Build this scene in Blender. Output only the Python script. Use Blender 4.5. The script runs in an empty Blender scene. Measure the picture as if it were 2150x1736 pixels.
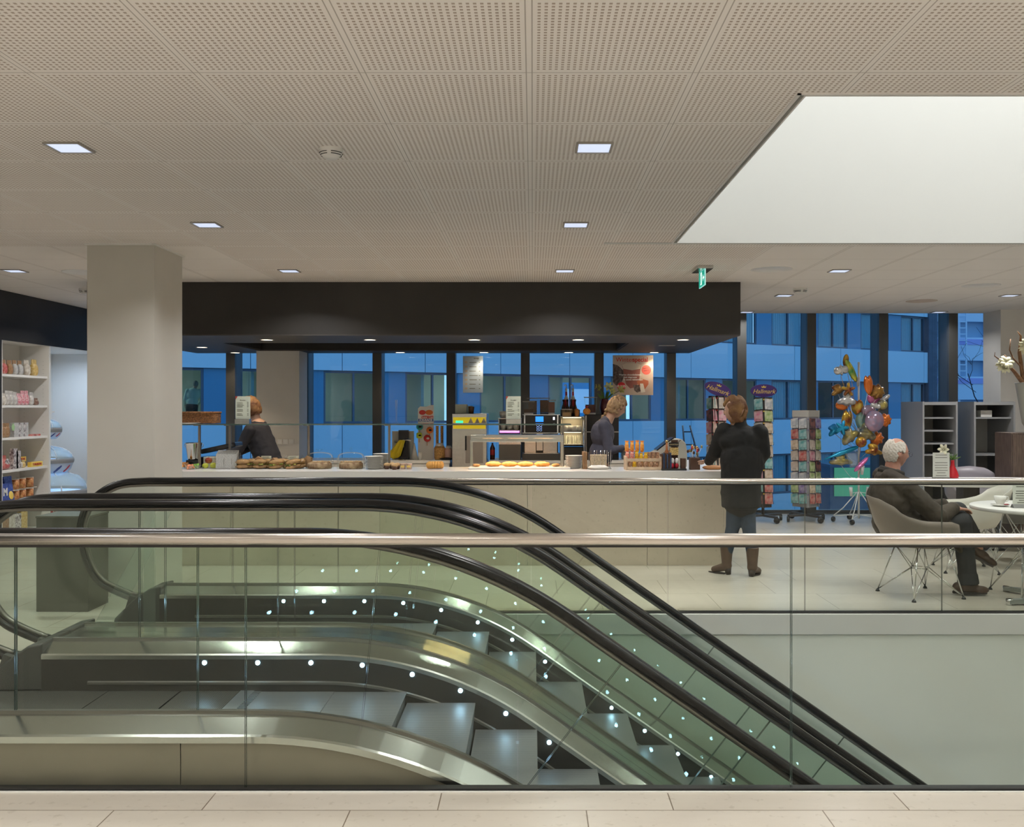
import bpy, bmesh, math, random
from mathutils import Vector, Matrix, Euler, noise as mnoise

random.seed(7)
SC = bpy.context.scene
COL = SC.collection
F = 1945.0            # focal length in px of the 2150 px wide frame
EYE = 1.57
CH = 2.925            # ceiling height
PI = math.pi
R = math.radians

# ------------------------------------------------------------------ camera, world, exposure
cam_d = bpy.data.cameras.new('camera'); cam = bpy.data.objects.new('camera', cam_d); COL.objects.link(cam)
cam_d.sensor_fit = 'HORIZONTAL'; cam_d.sensor_width = 36.0
cam_d.lens = F / 2150 * 36.0
cam_d.shift_x = -43 / 2150; cam_d.shift_y = -13 / 2150
cam_d.clip_start = 0.05; cam_d.clip_end = 400
cam.location = (0, 0, EYE); cam.rotation_euler = (PI / 2, 0, 0)
SC.camera = cam
SC.view_settings.view_transform = 'Standard'; SC.view_settings.look = 'None'
SC.view_settings.exposure = 0.0; SC.view_settings.gamma = 1.0
SC.view_settings.use_curve_mapping = False
cy = SC.cycles
cy.transparent_max_bounces = 40; cy.max_bounces = 10; cy.diffuse_bounces = 5; cy.glossy_bounces = 5
cy.transmission_bounces = 6; cy.sample_clamp_indirect = 6.0; cy.caustics_reflective = False; cy.caustics_refractive = False
try:
    cy.use_denoising = True
    cy.denoiser = 'OPENIMAGEDENOISE'
except Exception: pass

w = bpy.data.worlds.new('dusk_sky'); SC.world = w; w.use_nodes = True
nt = w.node_tree; nt.nodes.clear()
out = nt.nodes.new('ShaderNodeOutputWorld'); bg = nt.nodes.new('ShaderNodeBackground')
tc = nt.nodes.new('ShaderNodeTexCoord'); sx = nt.nodes.new('ShaderNodeSeparateXYZ'); cr = nt.nodes.new('ShaderNodeValToRGB')
nt.links.new(tc.outputs['Generated'], sx.inputs[0]); nt.links.new(sx.outputs['Z'], cr.inputs[0])
cr.color_ramp.elements[0].color = (0.60, 0.95, 1.35, 1); cr.color_ramp.elements[0].position = 0.0
cr.color_ramp.elements[1].color = (0.20, 0.60, 1.10, 1); cr.color_ramp.elements[1].position = 0.55
nt.links.new(cr.outputs[0], bg.inputs['Color']); bg.inputs['Strength'].default_value = .96
nt.links.new(bg.outputs[0], out.inputs['Surface'])

# ------------------------------------------------------------------ room lamps
LIGHTS_ON = True
def area(name, loc, size, energy, color, rot=(0, 0, 0), size_y=None, spread=None):
    d = bpy.data.lights.new(name, 'AREA'); d.energy = energy; d.color = color; d.size = size
    if size_y: d.shape = 'RECTANGLE'; d.size_y = size_y
    else: d.shape = 'SQUARE'
    if spread: d.spread = spread
    o = bpy.data.objects.new(name, d); o.location = loc; o.rotation_euler = rot; COL.objects.link(o); return o
def spot(name, loc, energy, color, angle=120, blend=.6, radius=.03, rot=(0, 0, 0)):
    d = bpy.data.lights.new(name, 'SPOT'); d.energy = energy; d.color = color; d.spot_size = R(angle); d.spot_blend = blend
    d.shadow_soft_size = radius
    o = bpy.data.objects.new(name, d); o.location = loc; o.rotation_euler = rot; COL.objects.link(o); return o
LX = [-5.13, -2.41, .32, 3.04, 5.77]
LY = [4.82, 6.86, 9.18, 11.2, 13.15]
DOWN_W = 19.3; DOWN_C = (1.0, 0.985, 0.965)
VIS = [(0, 2), (1, 0), (1, 1), (1, 2), (2, 0), (2, 1), (2, 2), (3, 2), (3, 3), (4, 3), (3, 4), (4, 4), (0, 3)]
for i, x in enumerate(LX):
    for y in [-3.2, -1.2, .8, 2.8] + LY:
        if 1.1 < x < 7.3 and 3.9 < y < 7.7: continue          # open void
        if y == LY[3] and x in (LX[1], LX[2]): continue       # under the canopy box
        if y == LY[4] and x in (LX[1], LX[2]): continue
        area('downlight_lamp', (x, y, CH - .012), .17, DOWN_W * (.3 if y > 13 else 1), DOWN_C, spread=R(138))
area('atrium_skylight_lamp', (4.2, 5.85, 6.7), 5.8, 320, (1.0, 1.0, .99), size_y=3.4)
CAN = [(-3.05, 10.64), (-1.866, 10.64), (-.667, 10.64), (.525, 10.64), (1.73, 10.64),
       (-1.87, 13.1), (-.687, 13.1), (.512, 13.1), (1.72, 13.1), (-4.22, 13.15), (-4.27, 11.97)]
for x, y in CAN:
    spot('canopy_spot_lamp', (x, y, 2.33), 34 if y < 12 else 15, (1.0, .80, .56), 115, .7, .035)

# ------------------------------------------------------------------ helpers
def X(px, Y): return (px - 1118) / F * Y
def Z(py, Y): return EYE - (py - 855) / F * Y

def clean(o):
    return o
def tag(o, label=None, cat=None, group=None, kind=None):
    if label: o['label'] = label
    if cat: o['category'] = cat
    if group: o['group'] = group
    if kind: o['kind'] = kind
    return o
def empty(name, loc=(0, 0, 0), label=None, cat=None, group=None, rz=0, kind=None):
    o = bpy.data.objects.new(name, None); o.location = loc; o.rotation_euler = (0, 0, rz); o.empty_display_size = .05
    COL.objects.link(o); return tag(o, label, cat, group, kind)
def kids(o): return [c for c in bpy.data.objects if c.parent == o]
def copy_tree(o, kidmap, loc=None, rz=None, parent=None):
    c = o.copy(); COL.objects.link(c)
    if parent: c.parent = parent
    if loc is not None: c.location = loc
    if rz is not None: c.rotation_euler = (0, 0, rz)
    for ch in kidmap.get(o, []): copy_tree(ch, kidmap, parent=c)
    return c
def kidmap_of(o):
    m = {}
    def rec(p):
        m[p] = list(p.children)
        for c in m[p]: rec(c)
    bpy.context.view_layer.update()
    rec(o); return m

# ------------------------------------------------------------------ materials
MATS = {}
def mat(name, color=(.8, .8, .8), rough=.5, metal=0., spec=.5, emit=None, es=0., var=0., vscale=8., bump=0., bscale=60., aniso=0, color2=None, stretch=None):
    if name in MATS: return MATS[name]
    m = bpy.data.materials.new(name); m.use_nodes = True; n = m.node_tree.nodes; l = m.node_tree.links
    b = n['Principled BSDF']
    b.inputs['Base Color'].default_value = (*color, 1); b.inputs['Roughness'].default_value = rough
    b.inputs['Metallic'].default_value = metal; b.inputs['Specular IOR Level'].default_value = spec
    if emit: b.inputs['Emission Color'].default_value = (*emit, 1); b.inputs['Emission Strength'].default_value = es
    if var or color2 or bump:
        tcn = n.new('ShaderNodeTexCoord'); mp = n.new('ShaderNodeMapping'); l.new(tcn.outputs['Object'], mp.inputs[0])
        if stretch: mp.inputs['Scale'].default_value = stretch
    if var or color2:
        nz = n.new('ShaderNodeTexNoise'); nz.inputs['Scale'].default_value = vscale; nz.inputs['Detail'].default_value = 4
        l.new(mp.outputs[0], nz.inputs['Vector'])
        mx = n.new('ShaderNodeMix'); mx.data_type = 'RGBA'
        c2 = color2 or tuple(max(0, c * (1 - var)) for c in color)
        c1 = color if color2 else tuple(min(1, c * (1 + var * .5)) for c in color)
        mx.inputs[6].default_value = (*c1, 1); mx.inputs[7].default_value = (*c2, 1)
        rp = n.new('ShaderNodeValToRGB'); rp.color_ramp.elements[0].position = .35; rp.color_ramp.elements[1].position = .65
        l.new(nz.outputs['Fac'], rp.inputs[0]); l.new(rp.outputs[0], mx.inputs[0]); l.new(mx.outputs[2], b.inputs['Base Color'])
    if bump:
        nb = n.new('ShaderNodeTexNoise'); nb.inputs['Scale'].default_value = bscale; l.new(mp.outputs[0], nb.inputs['Vector'])
        bp = n.new('ShaderNodeBump'); bp.inputs['Strength'].default_value = bump; bp.inputs['Distance'].default_value = .01
        l.new(nb.outputs['Fac'], bp.inputs['Height']); l.new(bp.outputs[0], b.inputs['Normal'])
    MATS[name] = m; return m
def glassmat(name, tint=(.93, .95, .92), refl=1.0, rough=0.0, ior=1.45, haze=0.0, base=.010):
    if name in MATS: return MATS[name]
    m = bpy.data.materials.new(name); m.use_nodes = True; n = m.node_tree.nodes; l = m.node_tree.links; n.clear()
    o = n.new('ShaderNodeOutputMaterial'); mx = n.new('ShaderNodeMixShader'); t = n.new('ShaderNodeBsdfTransparent'); g = n.new('ShaderNodeBsdfGlossy')
    fr = n.new('ShaderNodeFresnel'); fr.inputs['IOR'].default_value = ior
    t.inputs['Color'].default_value = (*tint, 1); g.inputs['Roughness'].default_value = rough; g.inputs['Color'].default_value = (refl, refl, refl, 1)
    # keep the facing side's Fresnel also on the back faces
    l.new(fr.outputs[0], mx.inputs[0])
    if haze:
        d = n.new('ShaderNodeBsdfDiffuse'); d.inputs['Color'].default_value = (.75, .85, .8, 1)
        m2 = n.new('ShaderNodeMixShader'); m2.inputs[0].default_value = haze
        l.new(t.outputs[0], m2.inputs[1]); l.new(d.outputs[0], m2.inputs[2]); l.new(m2.outputs[0], mx.inputs[1])
    else: l.new(t.outputs[0], mx.inputs[1])
    l.new(g.outputs[0], mx.inputs[2]); l.new(mx.outputs[0], o.inputs['Surface'])
    # Fresnel on an inside hit would count as total reflection: use a fixed normal-incidence curve through Layer Weight instead
    lw = n.new('ShaderNodeLayerWeight'); lw.inputs['Blend'].default_value = .12
    mm = n.new('ShaderNodeMath'); mm.operation = 'MULTIPLY_ADD'; mm.inputs[1].default_value = .5; mm.inputs[2].default_value = base
    l.new(lw.outputs['Fresnel'], mm.inputs[0]); l.new(mm.outputs[0], mx.inputs[0])
    n.remove(fr)
    MATS[name] = m; return m

def ramp_stone(name, c1, c2, rough, tile=None, mortar=(.25, .22, .18), spec=.5, offs=(0, 0), msize=.0025):
    m = bpy.data.materials.new(name); m.use_nodes = True; n = m.node_tree.nodes; l = m.node_tree.links; b = n['Principled BSDF']
    b.inputs['Roughness'].default_value = rough; b.inputs['Specular IOR Level'].default_value = spec
    t = n.new('ShaderNodeTexCoord'); mp = n.new('ShaderNodeMapping'); l.new(t.outputs['Object'], mp.inputs[0])
    nz = n.new('ShaderNodeTexNoise'); nz.inputs['Scale'].default_value = 1.3; nz.inputs['Detail'].default_value = 8; nz.inputs['Roughness'].default_value = .65
    mp2 = n.new('ShaderNodeMapping'); mp2.inputs['Scale'].default_value = (.8, 3.2, 2.0); l.new(t.outputs['Object'], mp2.inputs[0]); l.new(mp2.outputs[0], nz.inputs['Vector'])
    mx = n.new('ShaderNodeMix'); mx.data_type = 'RGBA'; mx.inputs[6].default_value = (*c1, 1); mx.inputs[7].default_value = (*c2, 1)
    rp = n.new('ShaderNodeValToRGB'); rp.color_ramp.elements[0].position = .32; rp.color_ramp.elements[1].position = .7
    l.new(nz.outputs['Fac'], rp.inputs[0]); l.new(rp.outputs[0], mx.inputs[0])
    fine = n.new('ShaderNodeTexNoise'); fine.inputs['Scale'].default_value = 26; fine.inputs['Detail'].default_value = 6; l.new(t.outputs['Object'], fine.inputs['Vector'])
    rf = n.new('ShaderNodeValToRGB'); rf.color_ramp.elements[0].position = .30; rf.color_ramp.elements[0].color = (.72, .7, .66, 1); rf.color_ramp.elements[1].position = .40; rf.color_ramp.elements[1].color = (1, 1, 1, 1)
    l.new(fine.outputs['Fac'], rf.inputs[0])
    mu = n.new('ShaderNodeMix'); mu.data_type = 'RGBA'; mu.blend_type = 'MULTIPLY'; mu.inputs[0].default_value = .55
    l.new(mx.outputs[2], mu.inputs[6]); l.new(rf.outputs[0], mu.inputs[7])
    last = mu.outputs[2]
    if tile:
        br = n.new('ShaderNodeTexBrick'); br.offset = .37; br.offset_frequency = 2; br.squash = 1.0
        br.inputs['Scale'].default_value = 1.0; br.inputs['Brick Width'].default_value = tile[0]; br.inputs['Row Height'].default_value = tile[1]
        br.inputs['Mortar Size'].default_value = msize; br.inputs['Mortar Smooth'].default_value = 0.0; br.inputs['Bias'].default_value = 0
        br.inputs['Color1'].default_value = (1, 1, 1, 1); br.inputs['Color2'].default_value = (.90, .89, .87, 1); br.inputs['Mortar'].default_value = (*mortar, 1)
        mp.inputs['Location'].default_value = (offs[0], offs[1], 0)
        l.new(mp.outputs[0], br.inputs['Vector'])
        m3 = n.new('ShaderNodeMix'); m3.data_type = 'RGBA'; m3.blend_type = 'MULTIPLY'; m3.inputs[0].default_value = 1
        l.new(last, m3.inputs[6]); l.new(br.outputs['Color'], m3.inputs[7]); last = m3.outputs[2]
    l.new(last, b.inputs['Base Color'])
    MATS[name] = m; return m

def ceiling_mat():
    m = bpy.data.materials.new('perforated_tiles'); m.use_nodes = True; n = m.node_tree.nodes; l = m.node_tree.links; b = n['Principled BSDF']
    b.inputs['Roughness'].default_value = .85; b.inputs['Specular IOR Level'].default_value = .2
    t = n.new('ShaderNodeTexCoord'); s = n.new('ShaderNodeSeparateXYZ'); l.new(t.outputs['Object'], s.inputs[0])
    def M(op, a, b_=None, c=None):
        q = n.new('ShaderNodeMath'); q.operation = op
        for i, v in enumerate((a, b_, c)):
            if v is None: continue
            if isinstance(v, (int, float)): q.inputs[i].default_value = v
            else: l.new(v, q.inputs[i])
        return q.outputs[0]
    T = .675
    def frac(sock, off): return M('FRACT', M('DIVIDE', M('ADD', sock, off), T))
    fx = frac(s.outputs['X'], .0135 + T * 20); fy = frac(s.outputs['Y'], -3.749 + T * 20)
    def band(f, lo, hi): return M('MULTIPLY', M('GREATER_THAN', f, lo), M('LESS_THAN', f, hi))
    inx = band(fx, .046, .954); iny = band(fy, .043, .957)
    N = 28.0
    hx = M('LESS_THAN', M('ABSOLUTE', M('SUBTRACT', M('FRACT', M('MULTIPLY', fx, N)), .5)), .235)
    hy = M('LESS_THAN', M('ABSOLUTE', M('SUBTRACT', M('FRACT', M('MULTIPLY', fy, N)), .5)), .27)
    # the rows beyond the second column line are plain except over the counter
    far = M('GREATER_THAN', s.outputs['Y'], 7.80)
    side = M('ADD', M('GREATER_THAN', s.outputs['X'], 2.0), M('LESS_THAN', s.outputs['X'], -2.71))
    plain = M('MULTIPLY', far, M('MINIMUM', side, 1.0))
    perf = M('SUBTRACT', 1.0, plain)
    hole = M('MULTIPLY', M('MULTIPLY', M('MULTIPLY', inx, iny), M('MULTIPLY', hx, hy)), perf)
    seam = M('MAXIMUM', M('MAXIMUM', M('LESS_THAN', fy, .008), band(fx, .014, .021)), band(fx, .979, .986))
    nz = n.new('ShaderNodeTexNoise'); nz.inputs['Scale'].default_value = .8; l.new(t.outputs['Object'], nz.inputs['Vector'])
    mx = n.new('ShaderNodeMix'); mx.data_type = 'RGBA'; mx.inputs[6].default_value = (.90, .87, .83, 1); mx.inputs[7].default_value = (.85, .81, .77, 1); l.new(nz.outputs['Fac'], mx.inputs[0])
    m1 = n.new('ShaderNodeMix'); m1.data_type = 'RGBA'; m1.inputs[7].default_value = (.50, .46, .42, 1); l.new(mx.outputs[2], m1.inputs[6]); l.new(seam, m1.inputs[0])
    m2 = n.new('ShaderNodeMix'); m2.data_type = 'RGBA'; m2.inputs[7].default_value = (.47, .40, .345, 1); l.new(m1.outputs[2], m2.inputs[6]); l.new(hole, m2.inputs[0])
    l.new(m2.outputs[2], b.inputs['Base Color'])
    return m

def stripes_mat(name, axis, period, c1, c2, rough=.4, metal=.6, duty=.5):
    m = bpy.data.materials.new(name); m.use_nodes = True; n = m.node_tree.nodes; l = m.node_tree.links; b = n['Principled BSDF']
    b.inputs['Roughness'].default_value = rough; b.inputs['Metallic'].default_value = metal
    t = n.new('ShaderNodeTexCoord'); s = n.new('ShaderNodeSeparateXYZ'); l.new(t.outputs['Object'], s.inputs[0])
    q = n.new('ShaderNodeMath'); q.operation = 'DIVIDE'; q.inputs[1].default_value = period; l.new(s.outputs[axis], q.inputs[0])
    f = n.new('ShaderNodeMath'); f.operation = 'FRACT'; l.new(q.outputs[0], f.inputs[0])
    g = n.new('ShaderNodeMath'); g.operation = 'GREATER_THAN'; g.inputs[1].default_value = duty; l.new(f.outputs[0], g.inputs[0])
    mx = n.new('ShaderNodeMix'); mx.data_type = 'RGBA'; mx.inputs[6].default_value = (*c1, 1); mx.inputs[7].default_value = (*c2, 1)
    l.new(g.outputs[0], mx.inputs[0]); l.new(mx.outputs[2], b.inputs['Base Color']); MATS[name] = m; return m

# ------------------------------------------------------------------ mesh builder
class MB:
    def __init__(s): s.bm = bmesh.new(); s.mi = 0; s.smooth_faces = []
    def _f(s, vs, smooth=False):
        try: f = s.bm.faces.new(vs)
        except ValueError: return None
        f.material_index = s.mi; f.smooth = smooth; return f
    def box(s, x0, x1, y0, y1, z0, z1, M=None):
        v = [s.bm.verts.new(p) for p in ((x0, y0, z0), (x1, y0, z0), (x1, y1, z0), (x0, y1, z0), (x0, y0, z1), (x1, y0, z1), (x1, y1, z1), (x0, y1, z1))]
        if M is not None:
            for q in v: q.co = M @ q.co
        for a in ((0, 3, 2, 1), (4, 5, 6, 7), (0, 1, 5, 4), (1, 2, 6, 5), (2, 3, 7, 6), (3, 0, 4, 7)): s._f([v[i] for i in a])
        return s
    def bar(s, c, size, M=None):
        return s.box(c[0] - size[0] / 2, c[0] + size[0] / 2, c[1] - size[1] / 2, c[1] + size[1] / 2, c[2] - size[2] / 2, c[2] + size[2] / 2, M)
    def cyl(s, p0, p1, r0, r1=None, n=16, caps=True, smooth=True):
        r1 = r0 if r1 is None else r1
        p0 = Vector(p0); p1 = Vector(p1); d = (p1 - p0)
        if d.length < 1e-7: return s
        d.normalize(); a = d.orthogonal().normalized(); b = d.cross(a)
        A = []; B = []
        for i in range(n):
            t = 2 * PI * i / n; o = a * math.cos(t) + b * math.sin(t)
            A.append(s.bm.verts.new(p0 + o * r0)); B.append(s.bm.verts.new(p1 + o * r1))
        for i in range(n): s._f([A[i], A[(i + 1) % n], B[(i + 1) % n], B[i]], smooth)
        if caps:
            s._f(A[::-1]); s._f(B)
        return s
    def tube(s, pts, r, n=8, closed=False, caps=True):
        pts = [Vector(p) for p in pts]; rings = []; N = len(pts)
        prev = None
        for i, p in enumerate(pts):
            if closed: t = pts[(i + 1) % N] - pts[i - 1]
            else: t = pts[min(i + 1, N - 1)] - pts[max(i - 1, 0)]
            if t.length < 1e-9: t = Vector((0, 0, 1))
            t.normalize()
            a = prev - t * prev.dot(t) if prev is not None else t.orthogonal()
            if a.length < 1e-6: a = t.orthogonal()
            a.normalize(); prev = a; b = t.cross(a)
            rr = r[i] if isinstance(r, (list, tuple)) else r
            rings.append([s.bm.verts.new(p + (a * math.cos(2 * PI * k / n) + b * math.sin(2 * PI * k / n)) * rr) for k in range(n)])
        for i in range(N - (0 if closed else 1)):
            A = rings[i]; B = rings[(i + 1) % N]
            for k in range(n): s._f([A[k], A[(k + 1) % n], B[(k + 1) % n], B[k]], True)
        if caps and not closed: s._f(rings[0][::-1]); s._f(rings[-1])
        return s
    def lathe(s, prof, c=(0, 0, 0), n=24, caps=True, M=None):
        rings = []
        for r, z in prof:
            ring = []
            for k in range(n):
                t = 2 * PI * k / n; p = Vector((c[0] + r * math.cos(t), c[1] + r * math.sin(t), c[2] + z))
                if M is not None: p = M @ p
                ring.append(s.bm.verts.new(p))
            rings.append(ring)
        for A, B in zip(rings, rings[1:]):
            for k in range(n): s._f([A[k], A[(k + 1) % n], B[(k + 1) % n], B[k]], True)
        if caps: s._f(rings[0][::-1]); s._f(rings[-1])
        return s
    def ell(s, c, r, M=None, nu=16, nv=10, fn=None):
        if isinstance(r, (int, float)): r = (r, r, r)
        c = Vector(c); rows = []
        for j in range(nv + 1):
            th = PI * j / nv; row = []
            for i in range(nu):
                ph = 2 * PI * i / nu
                d = Vector((math.sin(th) * math.cos(ph), math.sin(th) * math.sin(ph), math.cos(th)))
                p = Vector((d.x * r[0], d.y * r[1], d.z * r[2]))
                if fn: p = fn(d, p)
                if M is not None: p = M @ p
                row.append(s.bm.verts.new(p + c))
                if j in (0, nv): break
            rows.append(row)
        for j in range(nv):
            A, B = rows[j], rows[j + 1]
            for i in range(nu):
                k = (i + 1) % nu
                if len(A) == 1: s._f([A[0], B[i], B[k]], True)
                elif len(B) == 1: s._f([A[i], B[0], A[k]], True)
                else: s._f([A[i], B[i], B[k], A[k]], True)
        return s
    def prism(s, poly, axis, a, b, M=None, smooth=False):
        def mk(p, t):
            q = {'x': (t, p[0], p[1]), 'y': (p[0], t, p[1]), 'z': (p[0], p[1], t)}[axis]
            q = Vector(q)
            return s.bm.verts.new(M @ q if M is not None else q)
        A = [mk(p, a) for p in poly]; B = [mk(p, b) for p in poly]; n = len(poly)
        s._f(A); s._f(B[::-1])
        for i in range(n): s._f([A[i], B[i], B[(i + 1) % n], A[(i + 1) % n]], smooth)
        return s
    def sweep(s, path, sec, closed=True, caps=True, smooth=True):
        """path [(x,z,nx,nz)], section [(Y,offset)]"""
        rows = [[s.bm.verts.new((x + nx * o, Y, z + nz * o)) for (Y, o) in sec] for (x, z, nx, nz) in path]
        m = len(sec)
        for A, B in zip(rows, rows[1:]):
            for k in range(m if closed else m - 1): s._f([A[k], A[(k + 1) % m], B[(k + 1) % m], B[k]], smooth)
        if caps and closed: s._f(rows[0]); s._f(rows[-1][::-1])
        return s
    def cap(s, p0, p1, r0, r1=None, n=14):
        """round ended limb"""
        r1 = r0 if r1 is None else r1
        s.cyl(p0, p1, r0, r1, n); s.ell(p0, r0, nu=n, nv=8); s.ell(p1, r1, nu=n, nv=8); return s
    def build(s, name, m=None, parent=None, bevel=0, smooth_angle=False, loc=None, kind=None):
        bmesh.ops.recalc_face_normals(s.bm, faces=s.bm.faces)
        me = bpy.data.meshes.new(name); s.bm.to_mesh(me); s.bm.free()
        ms = m if isinstance(m, (list, tuple)) else [m]
        for q in ms:
            if q is not None: me.materials.append(q)
        o = bpy.data.objects.new(name, me); COL.objects.link(o)
        if parent is not None: o.parent = parent
        if loc is not None: o.location = loc
        if bevel:
            b = o.modifiers.new('bevel', 'BEVEL'); b.width = bevel; b.segments = 2; b.limit_method = 'ANGLE'; b.angle_limit = R(40)
        if kind: o['kind'] = kind
        return o
def Bx(name, x0, x1, y0, y1, z0, z1, m, parent=None, bevel=0, kind=None, loc=None):
    return MB().box(x0, x1, y0, y1, z0, z1).build(name, m, parent, bevel, kind=kind, loc=loc)
def text(body, size, loc, m, parent=None, rot=(PI / 2, 0, 0), name='lettering', align='CENTER', bold=0., shear=0., ext=.0006, sx_=1.):
    c = bpy.data.curves.new(name, 'FONT'); c.body = body; c.size = size; c.extrude = ext; c.align_x = align; c.align_y = 'CENTER'; c.offset = bold; c.shear = shear
    c.resolution_u = 3
    o = bpy.data.objects.new('tmp', c); COL.objects.link(o)
    bpy.context.view_layer.update()
    dg = bpy.context.evaluated_depsgraph_get(); me = bpy.data.meshes.new_from_object(o.evaluated_get(dg)); bpy.data.objects.remove(o)
    me.materials.clear(); me.materials.append(m)
    q = bpy.data.objects.new(name, me); COL.objects.link(q); q.location = loc; q.rotation_euler = rot; q.scale = (sx_, 1, 1)
    if parent is not None: q.parent = parent
    return q
def remeshed(o, voxel=.008, smooth=4, factor=.5, disp=None):
    md = o.modifiers.new('remesh', 'REMESH'); md.mode = 'VOXEL'; md.voxel_size = voxel; md.use_smooth_shade = True
    if smooth:
        sm = o.modifiers.new('smooth', 'SMOOTH'); sm.iterations = smooth; sm.factor = factor
    if disp:
        tx = bpy.data.textures.new('folds', 'CLOUDS'); tx.noise_scale = disp[1]
        d = o.modifiers.new('folds', 'DISPLACE'); d.texture = tx; d.strength = disp[0]; d.mid_level = .5; d.texture_coords = 'GLOBAL'
    return o

# common materials
m_steel = mat('brushed_steel', (.62, .61, .58), .24, 1., var=.06, vscale=30, stretch=(1, 1, 1))
m_rail = mat('satin_steel', (.66, .61, .55), .25, 1.)
m_deck = mat('escalator_deck_steel', (.60, .61, .58), .20, 1.)
m_rubber = mat('black_rubber', (.008, .0075, .007), .26, spec=.28)
m_skirt = mat('dark_skirt', (.028, .025, .021), .38, .0, var=.15, vscale=2)
m_capm = mat('dark_plastic', (.06, .06, .055), .45)
m_white = mat('white_paint', (.78, .77, .74), .45)
m_gloss_white = mat('white_gloss', (.85, .85, .83), .18)
m_black = mat('black_gloss', (.012, .012, .014), .2)
m_dark = mat('dark_bulkhead', (.024, .021, .018), .55, var=.35, vscale=1.2)
m_plaster = mat('white_plaster', (.74, .72, .68), .8, var=.05, vscale=1.5)
m_chrome = mat('chrome', (.75, .75, .75), .08, 1.)
m_glass_edge = mat('green_glass_edge', (.07, .11, .09), .15, spec=.8)
g_near = glassmat('clear_railing_glass', (.952, .972, .952), base=.003)
g_esc = glassmat('green_balustrade_glass', (.930, .957, .932), base=.012)
g_far = glassmat('far_railing_glass', (.955, .972, .945))
g_win = glassmat('window_glass', (.82, .89, .95), base=.02)
g_clear = glassmat('clear_glass', (.97, .985, .975))
g_acr = glassmat('clear_acrylic', (.95, .97, .95), haze=.06)
m_floor = ramp_stone('limestone_floor', (.60, .55, .48), (.535, .485, .415), .28, tile=(.92, .60), offs=(.37, .59), spec=.45, mortar=(.35, .30, .25))
m_stone = ramp_stone('limestone_cladding', (.62, .55, .45), (.54, .47, .38), .45)
m_ceil = ceiling_mat()
# ------------------------------------------------------------------ the setting
LW = -6.13         # left wall
RW = 9.0
VX1 = 7.4          # right end of the void
# floors: in front of the void, beyond it, left of the escalators, right of the void
Bx('floor', LW - 1.2, RW, -4.2, 3.80, -.35, 0, m_floor, kind='structure')
Bx('floor', LW - 1.2, RW, 7.075, 13.9, -.35, 0, m_floor, kind='structure')
Bx('floor', LW - 1.2, -3.06, 3.80, 7.075, -.35, 0, m_floor, kind='structure')
Bx('floor', VX1, RW, 3.80, 7.075, -.35, 0, m_floor, kind='structure')
m_lower = mat('lower_wall_paint', (.76, .785, .71), .6, var=.05, vscale=.7)
m_low_floor = mat('lower_floor_stone', (.45, .42, .37), .4)
Bx('floor', -3.2, VX1 + 1.5, 2.5, 8.5, -4.15, -3.95, m_low_floor, kind='structure')
# void faces
b = MB(); b.box(-1.0, 4.67, 7.04, 7.072, -.155, -.004); b.box(4.674, VX1, 7.04, 7.072, -.155, -.004)
b.build('trim_1', mat('slab_edge_panel', (.68, .68, .64), .5), kind='structure')
Bx('wall_void_far', -3.06, VX1, 7.052, 7.09, -3.95, -.158, m_lower, kind='structure')
Bx('wall_void_near', -3.06, VX1, 3.72, 3.79, -3.95, -.36, m_lower, kind='structure')
Bx('wall_void_right', VX1, VX1 + .1, 3.79, 7.1, -3.95, -.36, m_lower, kind='structure')
Bx('wall_void_left', -3.16, -3.06, 3.79, 7.1, -3.95, -.36, m_lower, kind='structure')
# channel that holds the near glass
b = MB(); b.box(-4.6, VX1, 3.772, 3.779, -.02, .006); b.build('trim_2', mat('white_edge_strip', (.8, .8, .76), .4), kind='structure')

# ceiling with the opening over the void
OX0, OX1, OY0, OY1 = 1.19, 7.3, 4.04, 7.62
b = MB()
def cplate(x0, x1, y0, y1): b.box(x0, x1, y0, y1, CH, CH + .03)
cplate(LW - 1.2, RW, -4.2, OY0 - .045); cplate(LW - 1.2, OX0 - .045, OY0 - .045, OY1 + .03); cplate(OX1, RW, OY0 - .045, OY1 + .03); cplate(LW - 1.2, RW, OY1 + .03, 13.33)
b.build('ceiling', m_ceil, kind='structure')
# edge profile of the opening
b = MB()
b.box(OX0 - .045, OX0 - .030, OY0 - .045, OY1 + .03, CH - .006, CH + .12)
b.box(OX0 - .045, OX1, OY0 - .045, OY0 - .033, CH - .006, CH + .10)
b.build('trim_3', m_white, kind='structure')
b = MB()
b.box(OX0 - .029, OX0 - .004, OY0 - .03, OY1 + .02, CH + .035, CH + .14)
b.box(OX0 - .004, OX1, OY0 - .03, OY0 - .008, CH + .035, CH + .12)
b.build('trim_4', mat('dark_gap', (.05, .042, .036), .8), kind='structure')
b = MB()
b.box(OX0 - .006, OX0 + .002, OY0, OY1, CH + .0, CH + .16); b.box(OX0, OX1, OY0 - .008, OY0, CH, CH + .14)
b.build('trim_5', m_white, kind='structure')
m_atr = mat('atrium_white_wall', (.60, .605, .585), .8)
Bx('wall_atrium_far', OX0 - .6, OX1 + .2, OY1, OY1 + .06, CH - .004, 6.9, m_atr, kind='structure')
Bx('wall_atrium_right', OX1, OX1 + .08, OY0 - .3, OY1, CH + .02, 6.9, m_atr, kind='structure')
Bx('wall_atrium_left', OX0 - .6, OX0 - .55, OY0 - .3, OY1, CH + .15, 6.9, m_atr, kind='structure')
Bx('wall_atrium_near', OX0 - .6, OX1 + .1, OY0 - .3, OY0 - .25, CH + .15, 6.9, m_atr, kind='structure')
Bx('ceiling_atrium', OX0 - .6, OX1 + .2, OY0 - .3, OY1 + .06, 6.9, 6.95, m_atr, kind='structure')

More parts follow.
